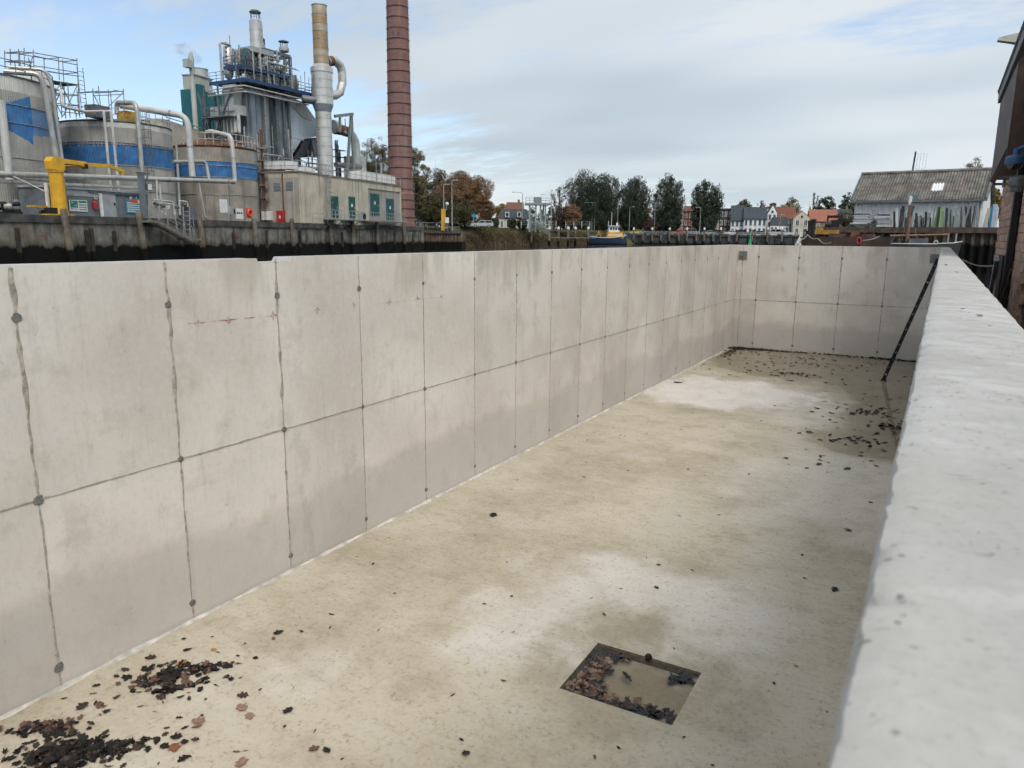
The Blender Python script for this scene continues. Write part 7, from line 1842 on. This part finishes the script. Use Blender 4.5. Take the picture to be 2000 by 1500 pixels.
# windmill sail behind the shed roof
c0, c1 = rp_(1780, 348, 150), rp_(1788.5, 296, 150)
wm = thing('windmill_sail', 'tip of a windmill sail rising above the shed roof', 'windmill sail', R0, (c0.x, 150, 9))
base_ = c0 + (c0-c1)*1.6
MB().beam(base_, c1, .27, .25).build('stock', M_CASE_D, wm)
dv_ = (c1-base_).normalized(); sdv = Vector((dv_.z, 0, -dv_.x))
for k in range(1, 5): MB().beam(base_+sdv*.45*k, c1+sdv*.45*k-dv_*.2, .03).build('hemlath', M_GALV_D, wm)
for k in range(3): p_ = base_.lerp(c1, (k+1)/4); MB().beam(p_, p_+sdv*1.85, .03).build('sail_bar', M_GALV_D, wm)
mt = base_ - dv_*1.5
MB().lathe(base_.x-.4, 152.5, [(3.6, RZ), (2.2, base_.z-1.2), (2.4, base_.z-.8), (1.6, base_.z+1.2), (.2, base_.z+1.8)], 16).build('mill_tower', M_CASE_D, wm, smooth=True)
# trees and fence behind the shed
tree_px('sparse pale tree above the right end of the shed roof', R0, 1889, 304, 56, 100, RZ, 'round', M_LEAF_OL, 7000, .085, 71, .3, 'trees behind the shed', .6)
tree_px('yellow-green bush in the gap right of the shed', R0, 1932, 364, 46, 92, RZ, 'round', M_LEAF_YE, 6000, .15, 72, .05, 'trees behind the shed', name='tree')
tree_px('thin grey-green shrub beside the stone building', R0, 1958, 388, 30, 85, RZ, 'round', M_LEAF_OL, 2500, .13, 73, .05, 'trees behind the shed', .6)

# ================================================================== stone-faced building at the right edge
XB = 1.4; YF = 26.7
M_STONE = P('split_face_block', (.50, .315, .23), .92, var=.35, scale=5, obj=.18, bump=.9, bscale=22)
M_MORT = P('block_mortar', (.12, .09, .08), .95, var=.2, scale=5)
M_BRN = P('dark_brown_boards', (.06, .036, .03), .6, var=.35, scale=3)
M_DKGREY = P('weathered_fascia', (.16, .16, .17), .6, var=.2, scale=3)
sbld = thing('stone_building', 'reddish-brown block building with dark eaves at the right edge', 'building', W0, (XB+2, 22, 1))
ZT = 6.62
MB().box(XB+.035, XB+7, 11, YF-.03, -1.5, ZT).build('wall', M_MORT, sbld)
CH, BL = .19, .58
bmesh_ = []
rbk = random.Random(6)
for v_ in range(5):
    m = MB(); nx_, nz_ = 7, 3; vs = []
    for i in range(nx_):
        for j in range(nz_):
            edge = i in (0, nx_-1) or j in (0, nz_-1)
            vs.append((-(.012 if edge else .012+rbk.uniform(.0, .012)), BL*(.01+.98*i/(nx_-1)), CH*(.035+.93*j/(nz_-1))))
    fs = [(i*nz_+j, (i+1)*nz_+j, (i+1)*nz_+j+1, i*nz_+j+1) for i in range(nx_-1) for j in range(nz_-1)]
    per = [i*nz_ for i in range(nx_)] + [(nx_-1)*nz_+j for j in range(1, nz_)] + [i*nz_+nz_-1 for i in range(nx_-2, -1, -1)] + [j for j in range(nz_-2, 0, -1)]
    b = len(vs); vs += [(.04, vs[i][1], vs[i][2]) for i in per]
    fs += [(per[i], b+i, b+(i+1)%len(per), per[(i+1)%len(per)]) for i in range(len(per))]
    m.add(vs, fs); me = m.mesh('block'); me.materials.append(M_STONE); bmesh_.append(me)
nrow = int((ZT-1.9)/CH); cnt = 0; rest = MB()
for j in range(nrow):
    z = 1.9+j*CH; y = YF-.02-(BL/2 if j % 2 else 0); first = True
    while y > 17.4:
        if j % 2 and first: pass
        y0 = y-BL; first = False
        vis = y0 > 18.4 and z < 6.9
        if vis and cnt < 330: child('block', bmesh_[rbk.randrange(5)], sbld, (XB, y0, z)); cnt += 1
        else: rest.box(XB-.025-rbk.uniform(0, .015), XB+.04, y0+.005, y0+BL-.005, z+.006, z+CH-.006)
        y = y0
    if j % 2: rest.box(XB-.03, XB+.04, YF-.02-BL/2+.006, YF-.02, z+.006, z+CH-.006)
rest.build('block_courses', M_STONE, sbld, kind='stuff')
def wx(px, py, x): r_ = ray(px, py); k_ = x/r_.x; return CAM + r_*k_       # point on the plane x = const
# dark hoist box, its braces and the eaves
pa_, pb_ = wx(1953, 208, .95), wx(1957, 305, .95)
hb = MB().box(.95, XB+.1, wx(1972, 250, .95).y-.1, pa_.y, pb_.z-.25, pa_.z+.05).build('hoist_box', M_BRN, sbld)
MB().prism([(.95, pa_.z+.05), (XB+.1, pa_.z+.05), (XB+.1, pa_.z+.9), (1.2, pa_.z+.62)], 'y', wx(1972, 250, .95).y-.1, pa_.y).build('box_cap', M_BRN, hb)
for dy in (0, -.2): MB().beam((.78, wx(1938, 356, .78).y+dy, wx(1938, 356, .78).z), (1.15, wx(1938, 356, .78).y+dy, pb_.z+.5), .06, .1).build('bracket', M_BRN, sbld)
e0 = wx(1938, 356, .78); 
for dz in (0, -.14): MB().beam((.78, e0.y, e0.z+.1+dz), (XB, e0.y, e0.z+.1+dz), .05).build('bracket_stay', M_GALV_D, sbld)
ea, eb = wx(1961, 178, 1.15), wx(1996, 70, 1.15)
zea = ea.z
MB().prism([(.98, zea), (1.02, zea-.1), (5, zea+5.0), (5, zea+5.3)], 'y', 12.2, ea.y).build('roof', M_SLATE, sbld)
MB().prism([(1.02, zea-.35), (1.2, zea-.35), (1.2, zea+.16), (1.02, zea-.06)], 'y', 12.2, ea.y-.03).build('fascia', M_DKGREY, sbld)
MB().box(1.2, XB+.03, 12.2, ea.y-.05, zea-.4, zea-.28).build('soffit', M_BRN, sbld)
# steel column, window niche and slanting bar
yc = 1.4/.0705
cl_ = MB().box(XB-.16, XB-.04, yc-.22, yc+.22, -1, 5.9).build('steel_column', M_BLK, sbld)
nw = wx(1952, 497, XB-.05); n2 = wx(1958, 497, XB-.05)
MB().box(XB-.055, XB-.02, n2.y-.35, nw.y, 1.2, nw.z).build('niche', M_BLK, sbld)
MB().beam((XB-.1, nw.y-.25, nw.z-.12), (XB-.12, nw.y+.85, 1.6), .1, .16).build('slanting_bar', M_GALV, sbld)
MB().beam((XB-.2, 20.2, 1.2), (XB-.2, 17.3, 2.9), .04).build('tie_rod', M_RUST, sbld)
MB().box(XB-.05, XB-.02, wx(1966, 340, XB).y-.3, wx(1966, 340, XB).y+.5, wx(1966, 362, XB).z, wx(1966, 322, XB).z).build('shutter', M_BRN, sbld)
# floodlight, camera dome and vent on the wall
c = wx(1966, 80, 1.0); fl_ = thing('floodlight', 'pale floodlight on the eaves at the top right', 'floodlight', W0, tuple(c))
m = MB(); m.add([(c.x-.23, c.y-.13, c.z+.02), (c.x-.23, c.y+.13, c.z+.02), (c.x-.2, c.y+.11, c.z+.10), (c.x-.2, c.y-.11, c.z+.10), (c.x+.24, c.y-.16, c.z-.10), (c.x+.24, c.y+.16, c.z-.10), (c.x+.3, c.y+.12, c.z+.17), (c.x+.3, c.y-.12, c.z+.17)],
      [(0,1,2,3),(4,7,6,5),(0,4,5,1),(1,5,6,2),(2,6,7,3),(3,7,4,0)])
m.build('housing', P('floodlight_grey', (.50, .50, .42), .5, var=.08), fl_); MB().tube([(c.x+.28, c.y, c.z+.05), (c.x+.55, c.y, c.z+.02), (XB+.1, c.y, c.z-.1)], .05, 8).build('arm', M_GALV_D, fl_)
MB().add([(c.x-.18, c.y-.1, c.z+.006), (c.x+.2, c.y-.13, c.z-.098), (c.x+.2, c.y+.13, c.z-.098), (c.x-.18, c.y+.1, c.z+.006)], [(0,1,2,3)]).build('lens', M_SKYW, fl_)
c = wx(1983, 318, 1.0); M_BDOME = P('blue_camera_paint', (.035, .10, .22), .45, var=.12, scale=6)
cd_ = thing('camera_dome', 'blue domed surveillance camera on a wall bracket', 'camera', W0, tuple(c)); r_ = 14.0/FPX*c.y*1.03
MB().lathe(c.x, c.y, [(r_*.98, c.z-r_*.15), (r_, c.z), (r_*.98, c.z+r_*.55), (r_*.8, c.z+r_*.75), (r_*.3, c.z+r_*.85), (r_*.28, c.z+r_*1.5)], 20).build('housing', M_BDOME, cd_, smooth=True)
MB().lathe(c.x, c.y, [(.01, c.z-r_*.85), (r_*.45, c.z-r_*.72), (r_*.72, c.z-r_*.4), (r_*.78, c.z-r_*.16)], 18).build('dome', M_GLASS, cd_, smooth=True)
MB().tube([(c.x, c.y, c.z+r_*1.35), (c.x+r_*.6, c.y, c.z+r_*1.6), (XB+.05, c.y, c.z+r_*1.6)], r_*.26, 10).build('arm', M_BDOME, cd_, smooth=True)
c = wx(1988, 356, 1.15); vt = thing('wall_vent', 'grey drum-shaped wall vent below the blue camera', 'vent', W0, tuple(c)); r_ = 13/FPX*c.y
MB().lathe(c.x, c.y, [(r_*.7, c.z-r_*1.1), (r_*.72, c.z-r_*.5), (r_, c.z-r_*.45), (r_*1.05, c.z+r_*.2), (r_*.9, c.z+r_*.5), (r_*.9, c.z+r_*.6)], 18).build('drum', M_GALV_D, vt, smooth=True); MB().box(c.x, XB+.02, c.y-r_*.4, c.y+r_*.4, c.z-.1, c.z+.08).build('bracket', M_GALV_D, vt)

# ================================================================== fallen leaves in the basin
LM = {'black': P('wet_black_leaf', (.009, .0075, .007), .6, var=.4, scale=30), 'dark': P('dark_brown_leaf', (.045, .028, .020), .6, var=.4, scale=30), 'brown': P('brown_oak_leaf', (.13, .075, .05), .7, var=.3, scale=30),
      'tan': P('pinkish_tan_oak_leaf', (.27, .165, .115), .75, var=.25, scale=30), 'orange': P('orange_leaf', (.42, .19, .03), .6, var=.25, scale=30), 'rust': P('rust_red_leaf', (.25, .085, .04), .6, var=.25, scale=30)}
def leaf_geo(seed):
    r_ = random.Random(seed); n = 12; vs = []; lob = r_.uniform(.22, .42); curl = r_.uniform(-.1, .5); tw = r_.uniform(-.3, .3)
    for i in range(n):
        u_ = i/(n-1); wd = .34*math.sin(math.pi*min(1, u_*.94+.05))**.7*(1 + lob*(1 if (i//2) % 2 else -1)) + .01
        for s_ in (-1, 0, 1):
            x = u_-.5; y = wd*s_*(1+r_.uniform(-.12, .12)); z = curl*(y*y)*1.6 + .25*curl*(x*x) + tw*x*y + r_.uniform(0, .03)
            vs.append((x, y, z + .02))
    fs = [(3*i+j, 3*i+3+j, 3*i+4+j, 3*i+1+j) for i in range(n-1) for j in (0, 1)]
    b = len(vs); vs += [(-.5, -.012, .02), (-.5, .012, .02), (-.78, .006, .05), (-.78, -.006, .05)]; fs.append((b, b+1, b+2, b+3))
    return vs, fs
LGEO = [leaf_geo(200+i) for i in range(7)]; LMESH = {}
def leaf_mesh(k, mk):
    if (k, mk) not in LMESH:
        me = MB().add(*LGEO[k]).mesh('fallen_leaf', smooth=True, fix=False); me.materials.append(LM[mk]); LMESH[k, mk] = me
    return LMESH[k, mk]
rlf = random.Random(99)
def leaf(x, y, z, size, mk, label, group=None, name='fallen_leaf', rz=None, stretch=1.0):
    o = bpy.data.objects.new(name, leaf_mesh(rlf.randrange(7), mk)); COL.objects.link(o)
    o.location = (x, y, z); o.rotation_euler = (rlf.gauss(0, .12), rlf.gauss(0, .12), rlf.uniform(0, 6.28) if rz is None else rz); o.scale = (size, size*stretch, size)
    return tag(o, label, 'leaf', group)
for px, py, sz_, mk, lab in ((544, 1237, .10, 'black', 'long black curled leaf lying alone beside the left wall'), (534, 1248, .05, 'brown', 'small brown leaf next to the long black curled leaf'), (294, 1286, .09, 'dark', 'dark leaf between the left wall and the main leaf pile'),
                             (366, 1270, .075, 'black', 'black leaf just above the main leaf pile'), (354, 1297, .095, 'orange', 'bright orange leaf on top of the main leaf pile'), (417, 1270, .055, 'orange', 'small tan-orange leaf right above the main leaf pile'), (562, 1389, .09, 'black', 'black broad leaf right of the tan leaves'),
                             (387, 1410, .10, 'tan', 'pinkish tan oak leaf, left of the three tan leaves'), (384, 1420, .09, 'tan', 'pinkish tan oak leaf overlapping the left tan leaf from below'), (472, 1384, .10, 'tan', 'pinkish tan oak leaf, upper of the right pair'), (488, 1400, .085, 'tan', 'pinkish tan oak leaf, lower of the right pair'),
                             (340, 1462, .11, 'rust', 'rust-red leaf lying between two black leaves near the bottom'), (322, 1459, .075, 'black', 'black leaf left of the rust-red leaf'), (360, 1450, .07, 'black', 'black leaf right of the rust-red leaf'), (344, 1441, .08, 'black', 'black leaf just above the rust-red leaf'),
                             (614, 1464, .08, 'brown', 'brown curled leaf at the bottom, left of a pair'), (638, 1466, .07, 'black', 'black curled leaf at the bottom, right of a pair'), (471, 1490, .11, 'tan', 'pinkish tan leaf at the bottom edge of the picture'), (357, 1484, .075, 'black', 'glossy black leaf at the bottom below the rust-red leaf'),
                             (474, 1360, .085, 'dark', 'dark leaf above the tan oak leaves'), (161, 1381, .10, 'dark', 'dark pointed leaf near the foot of the left wall'), (194, 1379, .08, 'brown', 'brown leaf right of the dark pointed leaf'), (208, 1391, .07, 'black', 'black oval leaf below the brown leaf near the left wall'), (188, 1340, .06, 'black', 'black heart-shaped leaf at the foot of the left wall'),
                             (245, 1309, .07, 'dark', 'dark folded leaf touching the left wall foot'), (963, 1007, .13, 'black', 'black ragged leaf alone in the middle of the floor'), (1287, 1104, .05, 'black', 'tiny black leaf on the pale patch above the sump'), (1282, 1148, .06, 'dark', 'small stalked leaf on the pale patch above the sump'), (910, 1473, .07, 'black', 'small black leaf at the bottom, left of centre'),
                             (1630, 1153, .09, 'black', 'black leaf near the foot of the right wall'), (1324, 747, .28, 'black', 'small black leaf clump near the left wall beside the dry white patch'), (1656, 1036, .10, 'brown', 'brown leaf near the right wall, midway along')):
    x, y = fz(px, py); leaf(x, y, .006, sz_, mk, lab)
for k in range(150):                                     # small dark litter on the open floor
    while True:
        x, y = rlf.uniform(-5.4, -.15), 2.2 + 17*rlf.random()**.95
        if not (SX0-.1 < x < SX1+.1 and SY0-.1 < y < SY1+.1): break
    leaf(x, y, .005, rlf.uniform(.02, .05)*(1+y*.03), rlf.choice(('black', 'black', 'dark', 'brown')), 'small dead leaf scattered singly on the damp basin floor', 'single small leaves on the basin floor', stretch=rlf.uniform(.3, 1))
for k in range(46):                                     # along the left half of the foreground
    x, y = rlf.gauss(-4.7, .45), rlf.gauss(3.0, .6)
    if x > -5.45: leaf(x, y, .006, rlf.uniform(.025, .06), rlf.choice(('black', 'dark', 'brown', 'black')), 'small dark leaf fragment around the leaf piles in the foreground', 'leaf fragments round the foreground piles', stretch=rlf.uniform(.3, 1))
for k in range(260):                                    # drifting in the puddle
    if k < 190: x, y = max(-5.4, min(-.3, rlf.gauss(-3.2, 1.5))), min(24.2, 18.9+5.3*rlf.random()**.75)
    else: x, y = -.1-1.9*rlf.random()**1.3, 11.5+7*rlf.random()
    leaf(x, y, .007, rlf.uniform(.06, .14), rlf.choice(('black', 'black', 'dark')), 'dark dead leaf floating in the puddle at the far end', 'leaves floating in the puddle', 'floating_leaf', stretch=rlf.uniform(.5, 1))
def pile_stuff(name, label, spots, mats_, seed):
    r_ = random.Random(seed); m = MB()
    for cx_, cy_, sx_, sy_, rot_, n_, hgt, s0_, s1_ in spots:
        for i in range(n_):
            a_, b_ = r_.gauss(0, .6), r_.gauss(0, .6); d_ = math.hypot(a_, b_); x = cx_ + (a_*sx_*math.cos(rot_) - b_*sy_*math.sin(rot_)); y = cy_ + (a_*sx_*math.sin(rot_) + b_*sy_*math.cos(rot_))
            z = .006 + .55*hgt*max(0, 1-d_)*r_.uniform(.2, 1); vs, fs = LGEO[r_.randrange(7)]; s_ = r_.uniform(s0_, s1_)
            mt_ = Matrix.Rotation(r_.uniform(0, 6.28), 3, 'Z') @ Matrix.Rotation(r_.gauss(0, .35), 3, 'X') @ Matrix.Rotation(r_.gauss(0, .3), 3, 'Y'); m.mi = r_.randrange(len(mats_))
            m.add([tuple(Vector((x, y, z)) + mt_ @ (Vector(v_)*s_)) for v_ in vs], fs)
    return m.thing(name, [LM[q] for q in mats_], label, 'leaves', W0, (spots[0][0], spots[0][1], 0), None, 'stuff', True, False)
def sp_(px, py): return fz(px, py)
a_, b_, c_, d_ = sp_(335, 1328), sp_(132, 1470), sp_(92, 1422), sp_(226, 1462)
e_ = sp_(405, 1305)
pile_stuff('leaf_pile', 'main heap of wet black and brown leaves at the left foreground', [(*a_, .26, .16, .5, 120, .05, .045, .085), (*e_, .2, .05, .75, 44, .04, .04, .075), (a_[0]-.14, a_[1]-.1, .16, .08, .4, 16, .02, .04, .075), (a_[0]-.02, a_[1]+.22, .16, .06, .4, 10, .02, .05, .08)], ['black', 'black', 'dark', 'black', 'brown'], 1)
pile_stuff('leaf_pile', 'heap of wet black leaves in the bottom left corner', [(*b_, .27, .13, .5, 150, .05, .045, .085), (b_[0]+.02, b_[1]-.12, .25, .12, .5, 50, .04, .045, .085)], ['black', 'black', 'black', 'dark'], 2)
pile_stuff('leaf_pile', 'small heap of dark leaves above the bottom left heap', [(*c_, .2, .07, .6, 70, .04, .04, .08), (c_[0]+.1, c_[1]+.02, .12, .1, .4, 12, .02, .04, .075)], ['black', 'black', 'dark', 'brown'], 3)
pile_stuff('leaf_pile', 'loose strip of black leaves right of the bottom left heap', [(*d_, .2, .07, .7, 44, .02, .04, .075), (d_[0]+.12, d_[1]+.16, .16, .04, .8, 10, .02, .035, .07)], ['black', 'black', 'dark'], 4)
pile_stuff('leaf_drift', 'black leaf drift in the far left corner of the basin', [(-5.15, 24.05, .6, .22, 0, 130, .06, .08, .14), (-4.4, 24.15, .9, .12, 0, 80, .03, .07, .12), (-5.35, 23.2, .15, .8, 0, 50, .03, .07, .12)], ['black', 'black', 'dark'], 5)
pile_stuff('leaf_drift', 'black leaf drift along the foot of the end wall at the right', [(-.9, 24.2, .9, .1, 0, 110, .04, .07, .13), (-2.8, 24.25, 1.2, .07, 0, 60, .02, .06, .1)], ['black', 'black', 'dark'], 6)
pile_stuff('leaf_drift', 'ragged leaf clusters in the puddle beside the right wall', [(-.9, 16.4, .35, .35, 0, 26, .02, .07, .13), (-.5, 15.3, .3, .5, 0, 34, .02, .07, .13), (-1.0, 13.9, .4, .25, 0, 22, .02, .07, .12), (-2.9, 20.2, .5, .2, .3, 26, .02, .07, .12)], ['black', 'black', 'dark'], 7)
zs2 = -.03
def sump_pile(label, spots, mats_, seed):
    o = pile_stuff('sump_leaves', label, spots, mats_, seed); o.location.z += zs2; return o
sump_pile('tan and brown oak leaves gathered in the left half of the sump', [(SX0+.14, SY0+.28, .09, .24, 0, 60, .02, .06, .10), (SX0+.3, SY0+.10, .22, .09, 0, 55, .02, .06, .1)], ['tan', 'brown', 'tan', 'dark', 'black'], 11)
sump_pile('grey-black leaves under water along the back left of the sump', [(SX0+.10, SY0+.58, .08, .16, 0, 26, .01, .06, .1), (SX0+.2, SY1-.08, .16, .05, 0, 14, .01, .06, .09)], ['black', 'dark', 'dark'], 12)
sump_pile('black leaves in the right corners of the sump', [(SX1-.12, SY1-.13, .09, .11, 0, 24, .015, .06, .1), (SX1-.16, SY0+.10, .15, .07, 0, 30, .015, .06, .1), (SX1-.32, SY0+.05, .1, .05, 0, 12, .015, .06, .09)], ['black', 'black', 'dark'], 13)
leaf(SX0+.4, SY0+.42, -.006, .12, 'black', 'black curled leaf floating in the middle of the sump', None, 'floating_leaf', -.5, .5)
leaf(SX0+.58, SY0+.17, -.006, .09, 'brown', 'brown leaf floating near the front of the sump', None, 'floating_leaf')
leaf(SX0+.2, SY1-.22, -.006, .05, 'tan', 'small tan leaf near the back edge of the sump', None, 'floating_leaf')
MB().sphere((SX0+.46, SY1-.01, .012), .032, 8, .8).thing('leaf_clod', LM['black'], 'black sodden clod on the back edge of the sump', 'clod', W0, (SX0+.46, SY1-.01, 0))
for px, py, s_ in ((1881, 606, .02), (1892, 613, .012), (1912, 619, .03), (1847, 519, .05), (1868, 533, .04), (1932, 640, .012)):
    r_ = ray(px, py); k_ = (CAMZ-WT)/-r_.z; leaf(r_.x*k_, r_.y*k_, WT+.004, s_, 'black', 'tiny dark crumb of leaf lying on the rim of the right wall', 'leaf crumbs on the rim', 'leaf_crumb', stretch=.6)

# ================================================================== smoke from the teal boiler house
def smoke_mat(dens):
    g = G('smoke_%g' % dens); v_ = g.n('ShaderNodeVolumePrincipled'); v_.inputs['Color'].default_value = (.42, .42, .44, 1)
    g.put(v_.inputs['Density'], g.m('MULTIPLY', g.mr(g.noise(.55, 3, .6), .42, .68), dens)); g.t.links.new(v_.outputs[0], g.out.inputs['Volume']); return g.mat
pth = [lq(388, 124, 3), lq(380, 114, 3), lq(368, 103, 3), lq(354, 94, 3), lq(340, 86, 3)]
m = MB(); vs = []; n = 10
for i, p_ in enumerate(pth):
    rr_ = (.7, .9, 1.15, 1.4, .25)[i]
    for j in range(n): t_ = 2*math.pi*j/n; vs.append((p_.x+rr_*.6*math.cos(t_), p_.y+rr_*math.sin(t_), p_.z+rr_*.7*math.cos(t_)+.25*math.sin(j*2.3+i)))
m.add(vs, [(i*n+j, i*n+(j+1)%n, (i+1)*n+(j+1)%n, (i+1)*n+j) for i in range(len(pth)-1) for j in range(n)] + [tuple(range(n))[::-1], tuple(range((len(pth)-1)*n, len(pth)*n))])
m.thing('smoke', smoke_mat(.28), 'thin grey smoke drifting left from the teal boiler house', 'smoke', TL, tuple(pth[0]), None, 'stuff')
